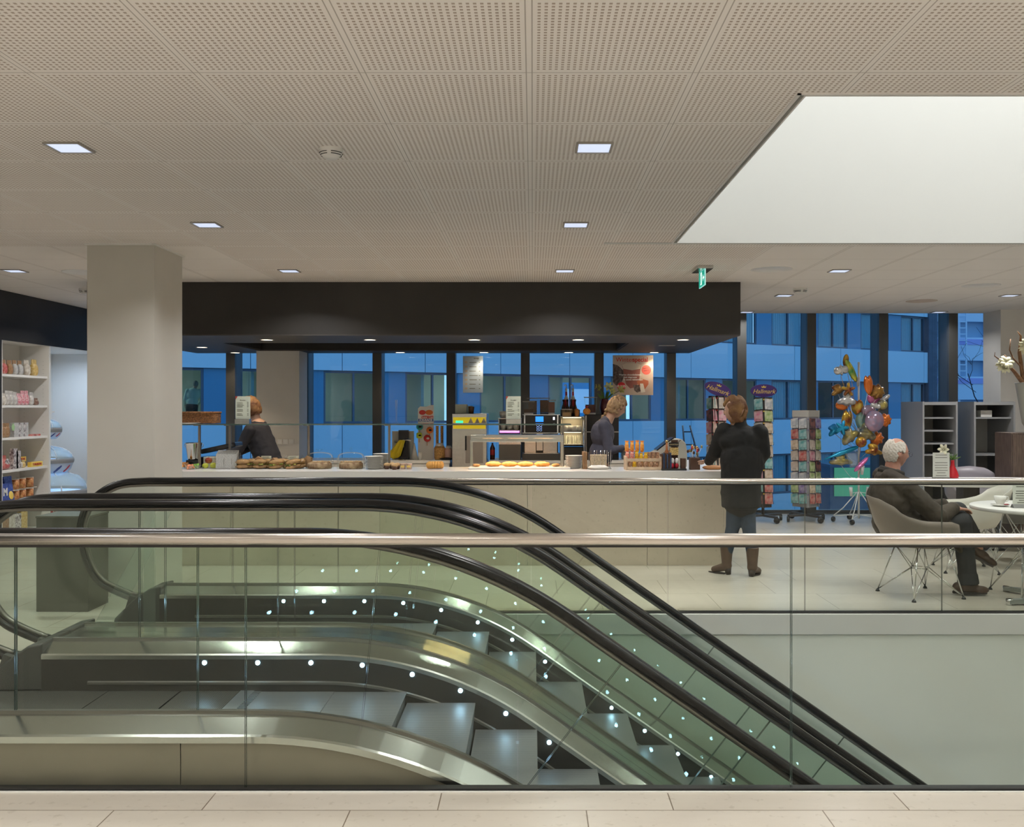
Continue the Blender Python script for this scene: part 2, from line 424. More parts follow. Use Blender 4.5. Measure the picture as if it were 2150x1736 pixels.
# outer walls of the room
Bx('wall_back', LW - 1.2, RW, -4.4, -4.2, -.3, CH + .1, m_plaster, kind='structure')
Bx('wall_right', RW, RW + .2, -4.4, 13.8, -.3, CH + .1, m_plaster, kind='structure')
# left wall: black panelling with an opening for the shelves
NY0, NY1 = 10.70, 13.35; NZ = 2.35
b = MB()
b.box(LW - .12, LW, 3.2, NY0, 0, CH); b.box(LW - .12, LW, NY0, NY1 + .6, NZ, CH)
b.build('wall_left', m_dark, kind='structure')
Bx('wall_left_front', LW - .2, LW, -4.2, 3.2, 0, CH, m_plaster, kind='structure')
Bx('wall_left_recess', LW - 1.25, LW - 1.2, NY0 - .3, NY1 + .6, -.1, CH, m_white, kind='structure')

# columns
m_colm = mat('column_plaster', (.57, .55, .50), .8, var=.04, vscale=1.5)
def column(x0, x1, y0, y1, z1, lab, m=None):
    o = Bx('column', x0, x1, y0, y1, 0, z1, m or m_colm, kind='structure'); o['label'] = lab; return o
column(-3.692, -3.135, 7.68, 8.29, CH, 'square white plaster column behind the escalator landing')
b = MB(); b.box(-3.70, -3.127, 7.64, 7.68, CH - .012, CH + .001); b.box(-3.135, -3.115, 7.64, 8.31, CH - .012, CH + .001)
b.build('trim_6', m_white, kind='structure')
column(-3.80, -3.21, 12.75, 13.20, CH, 'white column standing at the windows behind the bar counter', m_plaster)
column(6.50, 7.1, 12.86, 13.36, CH, 'white column standing beside the grey shelving at the windows', m_plaster)

# window front: dark posts (front face at 13.4, glass behind at 13.72)
m_post = mat('window_post_grey', (.066, .066, .064), .45)
m_post2 = mat('window_post_side', (.10, .105, .11), .35, .3)
PX = [-6.03, -5.43, -4.37, -3.31, -2.25, -1.18, -.105, .965, 2.01, 3.03, 4.04, 5.08, 6.09, 7.1, 8.1, 9.0]
for i, x in enumerate(PX):
    o = MB().box(x - .065, x + .065, 13.40, 13.47, 0, CH + .35).build('trim_%d' % (10 + i), m_post, kind='structure')
    MB().box(x - .05, x + .05, 13.471, 13.80, 0, CH + .35).build('post_fin', m_post2, o)
for i in range(len(PX) - 1):
    x0, x1 = PX[i] + .05, PX[i + 1] - .05
    wn = MB().box(x0, x1, 13.735, 13.745, .06, CH + .3).build('window_%d' % (i + 1), g_win, kind='structure')
    f = MB(); f.box(x0, x1, 13.70, 13.78, 0, .05); f.box(x0, x1, 13.70, 13.78, CH + .25, CH + .3)
    f.build('window_frame', m_post2, wn)
Bx('trim_40', LW - 1.2, RW, 13.40, 13.9, CH + .35, CH + .5, m_post, kind='structure')
Bx('trim_41', LW - 1.2, RW, 13.33, 13.36, CH, CH + .4, m_white, kind='structure')
Bx('baseboard_windows', LW - 1.2, RW, 13.66, 13.9, 0, .012, m_post2, kind='structure')

# ------------------------------------------------------------------ ceiling fittings
m_diff = mat('cool_diffuser', (.8, .85, .9), .4, emit=(.60, .70, .95), es=.85)
m_frame = mat('light_frame', (.35, .33, .30), .4)
names = {(0, 2): 'small square recessed ceiling light above the far left shop shelves, left of the column', (1, 0): 'square recessed ceiling light nearest the smoke detector, towards its left',
         (1, 1): 'square recessed ceiling light just right of the white column head', (1, 2): 'square recessed ceiling light above the left end of the black canopy',
         (2, 0): 'square recessed ceiling light nearest of the line beside the centre ceiling joint', (2, 1): 'square recessed ceiling light halfway along the line beside the centre ceiling joint',
         (2, 2): 'square recessed ceiling light just before the black canopy, beside the centre joint', (3, 2): 'square recessed ceiling light between the white opening and the window front',
         (3, 3): 'square recessed ceiling light beside the small far smoke detector', (4, 3): 'square recessed ceiling light above the round coffee table area at the frame edge',
         (3, 4): 'square recessed ceiling light tucked against the windows beside the canopy corner', (4, 4): 'square recessed ceiling light tucked against the windows above the grey shelving',
         (0, 3): 'square recessed ceiling light behind the white column near the black wall'}
for (i, j) in VIS[:-1]:
    x, y = LX[i], LY[j]
    e = empty('ceiling_light', (x, y, CH), names[(i, j)], 'ceiling light', 'square recessed lights in the ceiling')
    h = .089
    b = MB()
    for sx_, sy_, ww, hh in ((-1, 0, .006, h), (1, 0, .006, h), (0, -1, h, .006), (0, 1, h, .006)):
        b.bar((sx_ * h, sy_ * h, -.004), (ww * 2, hh * 2, .012))
    b.build('frame', m_frame, e)
    Bx('diffuser', -h + .006, h - .006, -h + .006, h - .006, -.006, -.001, m_diff, e)
def smoke(x, y, lab, s=1.):
    e = empty('smoke_detector', (x, y, CH), lab, 'smoke detector', 'smoke detectors on the ceiling')
    MB().lathe([(.062 * s, 0), (.062 * s, -.012 * s), (.055 * s, -.03 * s), (.034 * s, -.05 * s), (.0, -.052 * s)], n=28, caps=False).build('body', m_white, e)
    b = MB()
    for k in range(4):
        for zz, rr in ((-.024, .0595), (-.034, .0535)):
            a0 = k * PI / 2 + .2 + .0; pts = [(rr * s * math.cos(a0 + t * 1.2), rr * s * math.sin(a0 + t * 1.2), zz * s) for t in [q / 6 for q in range(7)]]
            b.tube(pts, .0022 * s, 5)
    b.build('slot', m_black, e)
smoke(X(695, 4.86), 4.86, 'round white smoke detector on the near perforated ceiling')
smoke(X(1680, 10.55), 10.55, 'round white smoke detector on the plain ceiling beyond the white opening', 1.25)
smoke(X(181, 10.6), 10.6, 'round white smoke detector half hidden behind the white column', 1.25)
def speaker_ring(x, y, lab, r=.20, m=None):
    e = tag(MB().lathe([(r, .001), (r, -.003), (r * .96, -.004), (r * .94, -.0015), (0, -.0015)], (x, y, CH), 36, caps=False).build('ceiling_speaker', m or m_white), lab, 'ceiling speaker', 'flush round ceiling speakers')
    return e
speaker_ring(X(1620, 9.1), 9.1, 'flush round white ceiling speaker between exit sign and ceiling light')
speaker_ring(X(175, 9.3), 9.3, 'flush round white ceiling speaker half hidden by the column')
speaker_ring(X(2060, 10.3), 10.3, 'flush round white ceiling speaker above the coffee table corner')
speaker_ring(X(1935, 11.8), 11.8, 'brownish flush round ceiling speaker above the grey shelving', .19, mat('speaker_beige', (.60, .50, .42), .7))

# exit sign hanging from the ceiling, seen at an angle
e = empty('exit_sign', (1.65, 9.0, CH), 'green and white exit sign hanging under the ceiling before the canopy', 'exit sign')
Bx('ceiling_plate', -.075, .075, -.17, .17, -.03, 0, m_steel, e)
Bx('sign_panel', -.006, .006, -.15, .15, -.185, -.03, mat('sign_edge', (.6, .9, .85), .2, emit=(.4, .9, .85), es=.6), e)
mg = mat('exit_green', (.0, .35, .25), .4, emit=(.0, .35, .26), es=.8); mw = mat('exit_white', (.9, .95, .9), .4, emit=(.8, 1, .95), es=.9)
Bx('sign_face', -.0075, -.0062, -.146, .146, -.18, -.035, mg, e)
b = MB(); b.box(-.009, -.0078, -.02, .06, -.165, -.045); b.box(-.009, -.0078, -.13, -.06, -.115, -.10)
b.prism([(-.03, -.14), (-.03, -.075), (-.06, -.108)], 'x', -.009, -.0078, Matrix.Translation((0, -.05, 0)))
b.build('pictogram', mw, e)
b = MB()
b.ell((-.0085, .025, -.062), (.0012, .011, .011)); b.prism([(.012, -.075), (.035, -.078), (.03, -.11), (.012, -.108)], 'x', -.0105, -.0092)
b.prism([(.012, -.108), (.024, -.108), (.010, -.155), (-.0, -.155)], 'x', -.0105, -.0092); b.prism([(.02, -.108), (.032, -.108), (.052, -.15), (.042, -.155)], 'x', -.0105, -.0092)
b.build('running_figure', mg, e)

# ------------------------------------------------------------------ black canopy over the bar
CZ = 2.358
e = empty('canopy', (-1.3, 11.8, CZ), 'black box canopy with spotlights hanging over the bar counter', 'canopy')
m_sof = mat('soffit_dark', (.05, .044, .038), .5)
ci = (-.0, )
def L(x): return x + 1.3
def LYY(y): return y - 11.8
b = MB(); 
x0, x1, y0, y1 = L(-4.82), L(2.25), LYY(10.02), LYY(13.62)
top = CH - CZ
b.box(x0, x1, y0, y0 + .03, 0, top); b.box(x0, x1, y1 - .03 - .32, y1 - .32, 0, top)
b.box(x0, x0 + .03, y0 + .03, y1 - .35, 0, top); b.box(x1 - .03, x1, y0 + .03, y1 - .35, 0, top)
b.build('fascia', m_dark, e)
b = MB(); ix0, ix1, iy0, iy1 = L(-3.74), L(1.17), LYY(11.2), LYY(12.72)
b.box(x0, x1, y0, iy0, -.012, -.0005); b.box(x0, x1, iy1, y1 - .32, -.012, -.0005); b.box(x0, ix0, iy0, iy1, -.012, -.0005); b.box(ix1, x1, iy0, iy1, -.012, -.0005)
b.build('soffit', m_sof, e)
b = MB(); b.box(ix0, ix1, iy0, iy0 + .02, 0, .45); b.box(ix0, ix1, iy1 - .02, iy1, 0, .45); b.box(ix0, ix0 + .02, iy0, iy1, 0, .45); b.box(ix1 - .02, ix1, iy0, iy1, 0, .45); b.box(ix0, ix1, iy0, iy1, .45, .47)
b.build('recess', m_dark, e)
m_spot = mat('spot_lens', (1, .9, .75), .4, emit=(1., .84, .62), es=9)
cl = ['front row, leftmost', 'front row, second from the column', 'front row, middle one', 'front row, above the coffee machine', 'front row, nearest the canopy corner',
      'back row, above the red racing display', 'back row, beside the window price list', 'back row, above the syrup bottles', 'back row, nearest the canopy corner', 'back corner beside the two white columns', 'left side row, above the wicker basket']
for k, (x, y) in enumerate(CAN):
    s = empty('canopy_spotlight', (x, y, CZ - .012), 'round warm recessed spotlight in the black canopy, ' + cl[k], 'spotlight', 'round spotlights under the canopy')
    MB().lathe([(.078, 0), (.078, -.004), (.066, -.004), (.066, 0)], n=28, caps=False).build('ring', m_frame, s)
    MB().lathe([(.066, -.001), (.0, -.003)], n=28, caps=False).build('lens', m_spot, s)
s = tag(Bx('vent_slot', X(1384, 11.6), X(1417, 11.6), 11.55, 11.68, CZ - .016, CZ - .012, m_frame), 'narrow grey slot plate under the right side of the canopy', 'vent')
# ------------------------------------------------------------------ railings
def railing(name, lab, y, zc, r, x0, x1, seams, zb, gm, base):
    e = empty(name, (x0, y, 0), lab, 'railing')
    def l(x): return x - x0
    MB().cyl((0, 0, zc), (l(x1), 0, zc), r, n=24).build('handrail', m_rail, e)
    MB().box(0, l(x1), -.008, .008, zc - r - .006, zc - r + .012).build('glass_channel', mat('black_gasket', (.02, .02, .02), .5), e)
    xs = [x0] + seams + [x1]
    for a, c in zip(xs, xs[1:]):
        g = .003; b = MB(); b.box(l(a) + g, l(c) - g, -.006, .006, zb, zc - r)
        o = b.build('glass_panel', [gm, m_glass_edge], e)
        for p in o.data.polygons:
            if abs(p.normal.y) < .5: p.material_index = 1
    if base: MB().box(0, l(x1), -.014, .024, -.03, .012).build('base_channel', mat('black_gasket', (.02, .02, .02), .5), e)
    return e
railing('glass_railing', 'near glass railing with round steel handrail along the floor edge', 3.800, 1.028, .0255, -4.6, 7.4,
        [X(516, 3.8) - 1.118 * 2, X(516, 3.8) - 1.118, X(516, 3.8), X(1087, 3.8), X(1661, 3.8), X(1661, 3.8) + 1.118, X(1661, 3.8) + 2.236, X(1661, 3.8) + 3.354, X(1661, 3.8) + 4.472], .005, g_near, True)
railing('glass_railing', 'far glass railing with steel handrail before the cafe tables', 7.085, 1.005, .023, -1.17, 7.4,
        [-.01, 1.036, 2.083, 3.13, 4.177, 5.224, 6.271], .012, g_far, True)

# ------------------------------------------------------------------ escalators
SL = math.radians(34.8)
def fillet(pts, rads, n=14):
    out = [Vector(pts[0])]
    for i in range(1, len(pts) - 1):
        A, B_, C = Vector(pts[i - 1]), Vector(pts[i]), Vector(pts[i + 1]); rr = rads[i - 1]
        u = (B_ - A).normalized(); v = (C - B_).normalized(); th = u.angle(v)
        t = rr * math.tan(th / 2); p1 = B_ - u * t; sgn = 1 if (u.x * v.y - u.y * v.x) > 0 else -1
        nrm = Vector((-u.y, u.x)) * sgn; c = p1 + nrm * rr
        for k in range(n + 1):
            a = th * k / n * sgn; d = p1 - c; out.append(c + Vector((d.x * math.cos(a) - d.y * math.sin(a), d.x * math.sin(a) + d.y * math.cos(a))))
    out.append(Vector(pts[-1])); return out
def withn(p):
    o = []
    for i, q in enumerate(p):
        t = (p[min(i + 1, len(p) - 1)] - p[max(i - 1, 0)]).normalized(); o.append((q.x, q.y, -t.y, t.x))
    return o
def dense(p, d=.12):
    o = [p[0]]
    for a, c in zip(p, p[1:]):
        n = max(1, int((c - a).length / d))
        for k in range(1, n + 1): o.append(a.lerp(c, k / n))
    return o
def catmull(P, n=5):
    P = [Vector(p) for p in P]; Q = [P[0] * 2 - P[1]] + P + [P[-1] * 2 - P[-2]]; o = []
    for i in range(1, len(Q) - 2):
        for k in range(n):
            t = k / n; a, b_, c, d = Q[i - 1], Q[i], Q[i + 1], Q[i + 2]
            o.append(.5 * ((2 * b_) + (c - a) * t + (2 * a - 5 * b_ + 4 * c - d) * t * t + (3 * b_ - a - 3 * c + d) * t ** 3))
    o.append(P[-1]); return o
DROP = 3.95; TS = math.tan(SL)
dk = fillet([(-2.72, .25), (-.513, .25), (-.513 + DROP / TS, .25 - DROP), (7.3, .25 - DROP)], [2.1, 1.6])
DECK = withn(dense(dk))
HT = 1.048 - .036
hk = fillet([(-2.85, HT), (-.359, HT), (-.359 + DROP / TS, HT - DROP), (7.35, HT - DROP)], [2.0, 2.4])
new = catmull([(-2.95, .157), (-3.09, .215), (-3.20, .275), (-3.28, .38), (-3.33, .535), (-3.347, .674), (-3.308, .81), (-3.23, .905), (-3.10, .983), (-2.947, HT)], 4)
newe = [Vector((7.35 + .44 * math.sin(a), HT - DROP - .42 + .42 * math.cos(a))) for a in [PI * k / 14 for k in range(1, 15)]]
HAND = withn([v for v in new[:-1]] + dense(hk) + newe)
def at_x(path, x):
    for a, c in zip(path, path[1:]):
        if a[0] <= x <= c[0] and c[0] > a[0]:
            t = (x - a[0]) / (c[0] - a[0]); q = [a[i] + (c[i] - a[i]) * t for i in range(4)]
            L_ = math.hypot(q[2], q[3]); return (q[0], q[1], q[2] / L_, q[3] / L_)
    return path[-1]
HX = [h for h in HAND if h[1] > -99]
HFLAT = withn(dense(hk))
def arcpts(path, x0, x1, n):
    return [at_x(path, x0 + (x1 - x0) * k / n) for k in range(n + 1)]
# pitch line of the steps and its arc-length table
STEP = [(x - nx * .25, z - nz * .25) for x, z, nx, nz in DECK]
def step_at(xx):
    for a, c in zip(STEP, STEP[1:]):
        if a[0] <= xx <= c[0]: return a[1] + (c[1] - a[1]) * (xx - a[0]) / (c[0] - a[0])
    return STEP[-1][1]
m_tread = stripes_mat('grooved_step', 1, .009, (.20, .205, .205), (.07, .07, .07), .5, .25)
m_grid = stripes_mat('ribbed_landing_plate', 0, .010, (.16, .155, .14), (.035, .035, .03), .45, .5, .45)
m_comb = mat('comb_aluminium', (.62, .66, .70), .3, .9)
m_clad = mat('escalator_cladding', (.31, .275, .22), .38, .35, var=.08, vscale=2)
m_led = mat('skirt_led', (.7, .85, 1), .3, emit=(.42, .70, 1.0), es=120)
m_guide = mat('handrail_guide', (.20, .19, .17), .35, .8)
UP = [-2.23, -1.445, -.66, .386, 1.353, 2.32, 3.29, 4.25, 5.6, 6.5]
def lowx(x):
    # foot of the seam on the deck line, square to the slope
    _, z, nx, nz = at_x(HFLAT, x)
    return x - nx * .74 * min(1, max(0, (x + 1.3)))
def escalator(name, lab, ya, outer_near, outer_far, in_near, in_far):
    yb = ya + 1.26
    e = empty(name, (-1.0, ya + .63, 0), lab, 'escalator'); O = Vector((-1.0, ya + .63, 0))
    def B_(b, nm, m, par=None, bevel=0):
        bmesh.ops.translate(b.bm, verts=b.bm.verts, vec=-O); return b.build(nm, m, par or e, bevel)
    sk0, sk1 = ya + .13, yb - .13
    for k, yc in enumerate((ya, yb)):
        sec = [(yc - .04, .0), (yc - .041, .014), (yc - .034, .028), (yc - .018, .036), (yc + .018, .036), (yc + .034, .028), (yc + .041, .014), (yc + .04, 0), (yc + .022, -.006), (yc - .022, -.006)]
        B_(MB().sweep(HAND, sec), 'handrail', m_rubber)
        B_(MB().sweep(HAND, [(yc - .014, -.006), (yc + .014, -.006), (yc + .011, -.030), (yc - .011, -.030)]), 'handrail_guide', m_guide)
        # inlet where the handrail dives into the end cap
        B_(MB().sweep(withn([Vector((-2.99, .135)), Vector((-2.90, .105)), Vector((-2.80, .075))]), [(yc - .055, .05), (yc + .055, .05), (yc + .055, -.05), (yc - .055, -.05)], smooth=False), 'handrail_inlet', m_capm)
        # glass panels
        lo = [(-2.80, .24), (-2.90, .20)]
        # newel panel
        poly = [(h[0] - h[2] * .028, h[1] - h[3] * .028) for h in HAND if h[0] < -2.235 and h[1] > .15]
        poly = [p for p in poly] + [(-2.235, HT - .028), (-2.235, .25)] + [(-2.72, .25), (-2.86, .19)]
        b = MB(); b.prism(poly, 'y', yc - .006, yc + .006); o = B_(b, 'glass_panel', [g_esc, m_glass_edge])
        for p in o.data.polygons:
            if abs(p.normal.y) < .5: p.material_index = 1
        for a, c in zip(UP, UP[1:]):
            n = 10; up = arcpts(HFLAT, a, c, n); dn = arcpts(DECK, lowx(a), lowx(c), n)
            g = .003; b = MB()
            poly = [(q[0] + g * (1 if i == 0 else -1 if i == n else 0), q[1] - .028) for i, q in enumerate(up)] + [(q[0] + g * (1 if i == n else -1 if i == 0 else 0) * -1, q[1] - .0) for i, q in reversed(list(enumerate(dn)))]
            A = [b.bm.verts.new((p[0], yc - .006, p[1])) for p in poly]; Bv = [b.bm.verts.new((p[0], yc + .006, p[1])) for p in poly]; m_ = len(poly)
            for i in range(n):
                b._f([A[i], A[i + 1], A[m_ - 2 - i], A[m_ - 1 - i]]); b._f([Bv[i], Bv[m_ - 1 - i], Bv[m_ - 2 - i], Bv[i + 1]])
            b.mi = 1
            for i in range(m_): b._f([A[i], Bv[i], Bv[(i + 1) % m_], A[(i + 1) % m_]])
            B_(b, 'glass_panel', [g_esc, m_glass_edge])
        # base profile along the glass
        B_(MB().sweep(DECK, [(yc - .016, 0), (yc - .013, .014), (yc + .013, .014), (yc + .016, 0), (yc + .016, -.02), (yc - .016, -.02)], smooth=False), 'glass_base', m_guide)
    # decks: inner ones slope to the skirt, outer ones to the outside edge
    def deck(p0, p1, drop, lip):
        s_ = 1 if p1 > p0 else -1
        sec = [(p0, 0), (p1 - s_ * .008, -drop), (p1, -drop - .008), (p1, -drop - lip), (p1 - s_ * .02, -drop - lip), (p1 - s_ * .02, -drop - .02), (p0, -.02)]
        B_(MB().sweep(DECK, sec, smooth=False), 'deck_panel', m_deck)
    deck(ya + .016, sk0 + .004, .045, .030); deck(yb - .016, sk1 - .004, .045, .030)
    if outer_near is not None: deck(ya - .016, outer_near, .040, .035)
    if outer_far is not None: deck(yb + .016, outer_far, .040, .035)
    if in_near is not None: B_(MB().sweep(DECK, [(ya - .016, 0), (in_near, -.002), (in_near, -.03), (ya - .016, -.03)], smooth=False), 'deck_panel', m_deck)
    if in_far is not None: B_(MB().sweep(DECK, [(yb + .016, 0), (in_far, -.002), (in_far, -.03), (yb + .016, -.03)], smooth=False), 'deck_panel', m_deck)
    # skirts with their lights
    for ys, s_ in ((sk0, 1), (sk1, -1)):
        ext = [(-2.98, .25, 0, 1)] + DECK
        ext = [(-3.0, .12, 0, 1)] + DECK
        B_(MB().sweep(DECK, [(ys, -.072), (ys, -.46), (ys - s_ * .012, -.46), (ys - s_ * .012, -.072)], smooth=False), 'skirt', m_skirt)
        B_(MB().sweep(DECK[2:-2], [(ys, -.195), (ys + s_ * .010, -.20), (ys + s_ * .010, -.212), (ys, -.215)], smooth=False), 'skirt_brush', m_guide)
        # LED every 0.3 m of arc
        s_acc = 0; nxt = .0; first = True
        for a, c in zip(DECK, DECK[1:]):
            if c[0] < -1.72: continue
            d = math.hypot(c[0] - a[0], c[1] - a[1]); t0 = s_acc
            while nxt <= t0 + d:
                t = (nxt - t0) / d if d else 0; q = [a[i] + (c[i] - a[i]) * t for i in range(4)]
                if q[1] < -2.6: break
                x = q[0] - q[2] * .094; z = q[1] - q[3] * .094
                B_(MB().cyl((x, ys - s_ * .002, z), (x, ys + s_ * .003, z), .0115, n=14), 'skirt_light', m_led)
                nxt += .295
            s_acc += d
    # end caps at the upper landing
    capz = [(-2.715, 0.0), (-2.715, .262), (-2.80, .245), (-2.92, .16), (-3.05, .03), (-3.06, 0.0)]
    for (c0, c1) in (((outer_near if outer_near is not None else in_near), sk0), (sk1, (outer_far if outer_far is not None else in_far))):
        B_(MB().prism(capz, 'y', min(c0, c1), max(c0, c1)), 'end_cap', m_capm, bevel=.01)
    # landing plates, comb, steps
    B_(MB().box(-3.06, -2.35, sk0, sk1, -.05, .0), 'landing_plate', m_grid)
    B_(MB().box(-2.345, -1.95, sk0, sk1, -.05, .0), 'landing_plate', m_grid)
    B_(MB().box(-1.94, -1.62, sk0, sk1, -.05, .0), 'landing_plate', m_grid)
    b = MB(); b.box(-1.615, -1.54, sk0, sk1, -.04, .003)
    for k in range(40):
        yy = sk0 + .0125 + k * .025; b.box(-1.54, -1.50, yy - .006, yy + .004, -.012, .002)
    B_(b, 'comb_plate', m_comb)
    B_(MB().prism([(-3.06, -.02), (-2.9, -.9), (-1.5, -.5), (-1.5, -.06), (-1.6, -.045), (-3.06, -.045)], 'y', sk0, sk1), 'landing_pit', m_capm)
    x = -1.50; zt = 0.0; k = 0
    while x < 6.9:
        d = .405
        zz = step_at(x); zz2 = step_at(min(x + .35, 7.2)); th = math.atan2(zz - zz2, .35)
        dx = d * math.cos(th) if th > .05 else d
        top = step_at(x + .0) - .002; nxtz = step_at(x + dx) - .002
        poly = [(x, top), (x + dx, top), (x + dx - .008, (top + nxtz) / 2), (x + dx - .012, min(top, nxtz) - .03), (x, min(top, nxtz) - .03)]
        B_(MB().prism(poly, 'y', sk0 + .004, sk1 - .004), 'step', m_tread); x += dx
    B_(MB().box(6.92, 7.8, ya - .1, yb + .1, -3.95, -3.70), 'landing_plate', m_grid)
    # cladding of the truss
    def clad(y, panels):
        lo_ = withn(dense(fillet([(-3.05, .172), (-.513, .172), (-.513 + (DROP) / TS, .172 - DROP), (7.6, .172 - DROP)], [2.1, 1.6])))
        cuts = panels
        for a, c in zip(cuts, cuts[1:]):
            up = arcpts(lo_, a + .002, c - .002, 14); b = MB()
            A = [b.bm.verts.new((q[0], y, q[1])) for q in up]; D = [b.bm.verts.new((q[0] - .35 * min(1, max(0, (q[0] + 1) / 1.)), y, max(q[1] - 1.05, -3.95))) for q in up]
            A2 = [b.bm.verts.new(v.co + Vector((0, .012, 0))) for v in A]; D2 = [b.bm.verts.new(v.co + Vector((0, .012, 0))) for v in D]
            for i in range(14):
                b._f([A[i], A[i + 1], D[i + 1], D[i]]); b._f([A2[i], D2[i], D2[i + 1], A2[i + 1]]); b._f([A[i], A2[i], A2[i + 1], A[i + 1]])
            b._f([A[0], D[0], D2[0], A2[0]]); b._f([A[-1], A2[-1], D2[-1], D[-1]])
            B_(b, 'cladding_panel', m_clad)
    if outer_near is not None: clad(outer_near + .012, [-3.05, -1.465, .05, 1.6, 3.2, 5.0])
    if outer_far is not None: clad(outer_far - .024, [-3.05, -1.465, .05, 1.6, 3.2, 5.0])
    # underside
    und = [(q[0] - .35, q[1] - 1.28, q[2], q[3]) for q in DECK if q[1] > -2.7]
    B_(MB().sweep(und, [(ya - .1, 0), (yb + .1, 0), (yb + .1, -.02), (ya - .1, -.02)], smooth=False), 'underside_panel', m_clad)
    return e
EA = 4.0; EB = 5.63
escalator('escalator', 'nearer escalator going down right behind the near railing', EA, EA - .155, None, None, EA + 1.26 + .178)
escalator('escalator', 'farther escalator going down right in front of the stone bar', EB, None, EB + 1.26 + .13, EB - .188, None)
# clear acrylic strips on the deck between the escalators
b = MB(); b.prism([(X(185, 5.45), .262), (X(232, 5.45), .262), (X(352, 5.45), .95), (X(322, 5.45), .95)], 'y', 5.500, 5.509); b.box(X(170, 5.45), X(235, 5.45), 5.47, 5.509, .256, .264)
tag(b.build('acrylic_barrier', g_acr), 'slanting clear acrylic strip on the deck between the two escalators', 'barrier')
b = MB(); b.box(X(308, 5.45), X(333, 5.45), 5.40, 5.409, .262, .98); b.box(X(308, 5.45), X(348, 5.45), 5.37, 5.409, .256, .264)
tag(b.build('acrylic_barrier', g_acr), 'upright clear acrylic strip on the deck between the two escalators', 'barrier')
# dark pedestal behind the landing
e = empty('pedestal', (-3.61, 7.3, 0), 'dark grey-green box pedestal behind the escalator landing beside the column', 'pedestal')
Bx('body', -.20, .20, -.19, .15, 0, .72, mat('pedestal_grey', (.07, .07, .055), .5), e, .004); Bx('lid', -.203, .203, -.193, .153, .72, .735, mat('pedestal_lid', (.09, .09, .07), .4), e)
# ------------------------------------------------------------------ outside
Bx('ground_outside', -60, 90, 13.95, 140, -4.3, -4.2, mat('wet_paving', (.06, .065, .07), .35), kind='structure')
P0 = Vector((12.6, 42, 0)); FA = R(30.7)
bd = empty('office_building', P0, 'long office building across the street with pale panel bands and blue windows', 'building', rz=FA)
m_panel = mat('facade_panel', (.42, .62, .74), .55, var=.04, vscale=.2)
m_bluep = mat('blue_infill', (.05, .22, .38), .4)
m_ffr = mat('facade_frame', (.06, .10, .15), .4, .3)
m_fgl = glassmat('facade_glass', (.74, .84, .86), refl=.9)
m_blind = mat('pale_blinds', (.55, .70, .80), .7)
m_room = mat('office_wall', (.55, .56, .48), .8)
m_brick2 = ramp_stone('dark_brick', (.10, .13, .18), (.07, .09, .13), .8, tile=(.22, .075), mortar=(.5, .5, .5), msize=.008)
U0, U1 = -40.0, 8.3
for k in (-1, 0, 1, 2):
    b = MB()
    zb = -.50 + 3.28 * k if k else -.50
    zt = zb + 1.53
    u = U0
    while u < U1 - .1:
        u2 = min(u + 3.0, U1); b.box(u + .012, u2 - .012, 0, .08, zb + .01, zt - .01); u = u2
    b.build('spandrel_panel', m_panel, bd)
MB().box(U0, U1, .09, .30, -3.78, 12).build('wall_core', m_ffr, bd) if False else None
for k in (-1, 0, 1, 2):
    zb = -.50 + 3.28 * k; MB().box(U0, U1, .085, .35, zb, zb + 1.53).build('spandrel_back', m_ffr, bd)
Bx('brick_end', U1, 8.99, -.05, 6, -4.2, 12.5, m_brick2, bd)
Bx('roof', U0, 9, -.1, 6, 12.2, 12.6, m_ffr, bd)
n = 0
for k in (-1, 0, 1):
    z0 = 1.03 + 3.28 * k; z1 = z0 + 1.75
    u = U0
    while u < U1 - .5:
        u2 = min(u + 2.0, U1 - .1)
        f = MB(); t = .07; ym0, ym1 = .14, .22
        f.box(u, u2, ym0, ym1, z0, z0 + t); f.box(u, u2, ym0, ym1, z1 - t, z1); f.box(u, u + t, ym0, ym1, z0 + t, z1 - t); f.box(u2 - t, u2, ym0, ym1, z0 + t, z1 - t)
        um = u + (u2 - u) * .52; f.box(um - t / 2, um + t / 2, ym0, ym1, z0 + t, z1 - t)
        fo = f.build('window_frame', m_ffr, bd)
        MB().box(u + t, u2 - t, .17, .18, z0 + t, z1 - t).build('pane', m_fgl, fo)
        if k == 1 or (k == 0 and u > 1) or (k == 0 and -3 < u < 0) or k == -1:
            bl = MB(); nn = 14
            for i in range(nn):
                ua = u + t + (u2 - u - 2 * t) * i / nn; bl.box(ua, ua + (u2 - u - 2 * t) / nn * .86, .26, .275, z0 + t, z1 - t)
            bl.build('blind', m_blind, fo)
        if u2 < U1 - .3: MB().box(u2, min(u2 + .9, U1), .12, .2, z0, z1).build('infill_panel', m_bluep, bd)
        u += 2.9
b = MB()
b.box(U0, U1, 4.2, 4.3, -.5, 3.6); b.box(U0, U1, .35, 4.2, .62, .70); b.box(U0, U1, .35, 4.2, 3.35, 3.45)
for uu in (-33, -24.9, -19.0, -13.2, -7.4, -1.6, 4.2): b.box(uu, uu + .1, .36, 4.2, .7, 3.35)
b.build('office_room', m_room, bd)
for uu, en in ((-28.2, 42), (-22, 24), (-16.2, 34), (-10.5, 26), (-4.5, 14)):
    p = bd.matrix_basis @ Vector((uu, 2.2, 3.3)) if False else P0 + Vector((math.cos(FA) * uu - math.sin(FA) * 2.2, math.sin(FA) * uu + math.cos(FA) * 2.2, 3.3))
    area('office_lamp', p, 1.1, en * 1.2, (.88, 1.0, .86), size_y=.3)
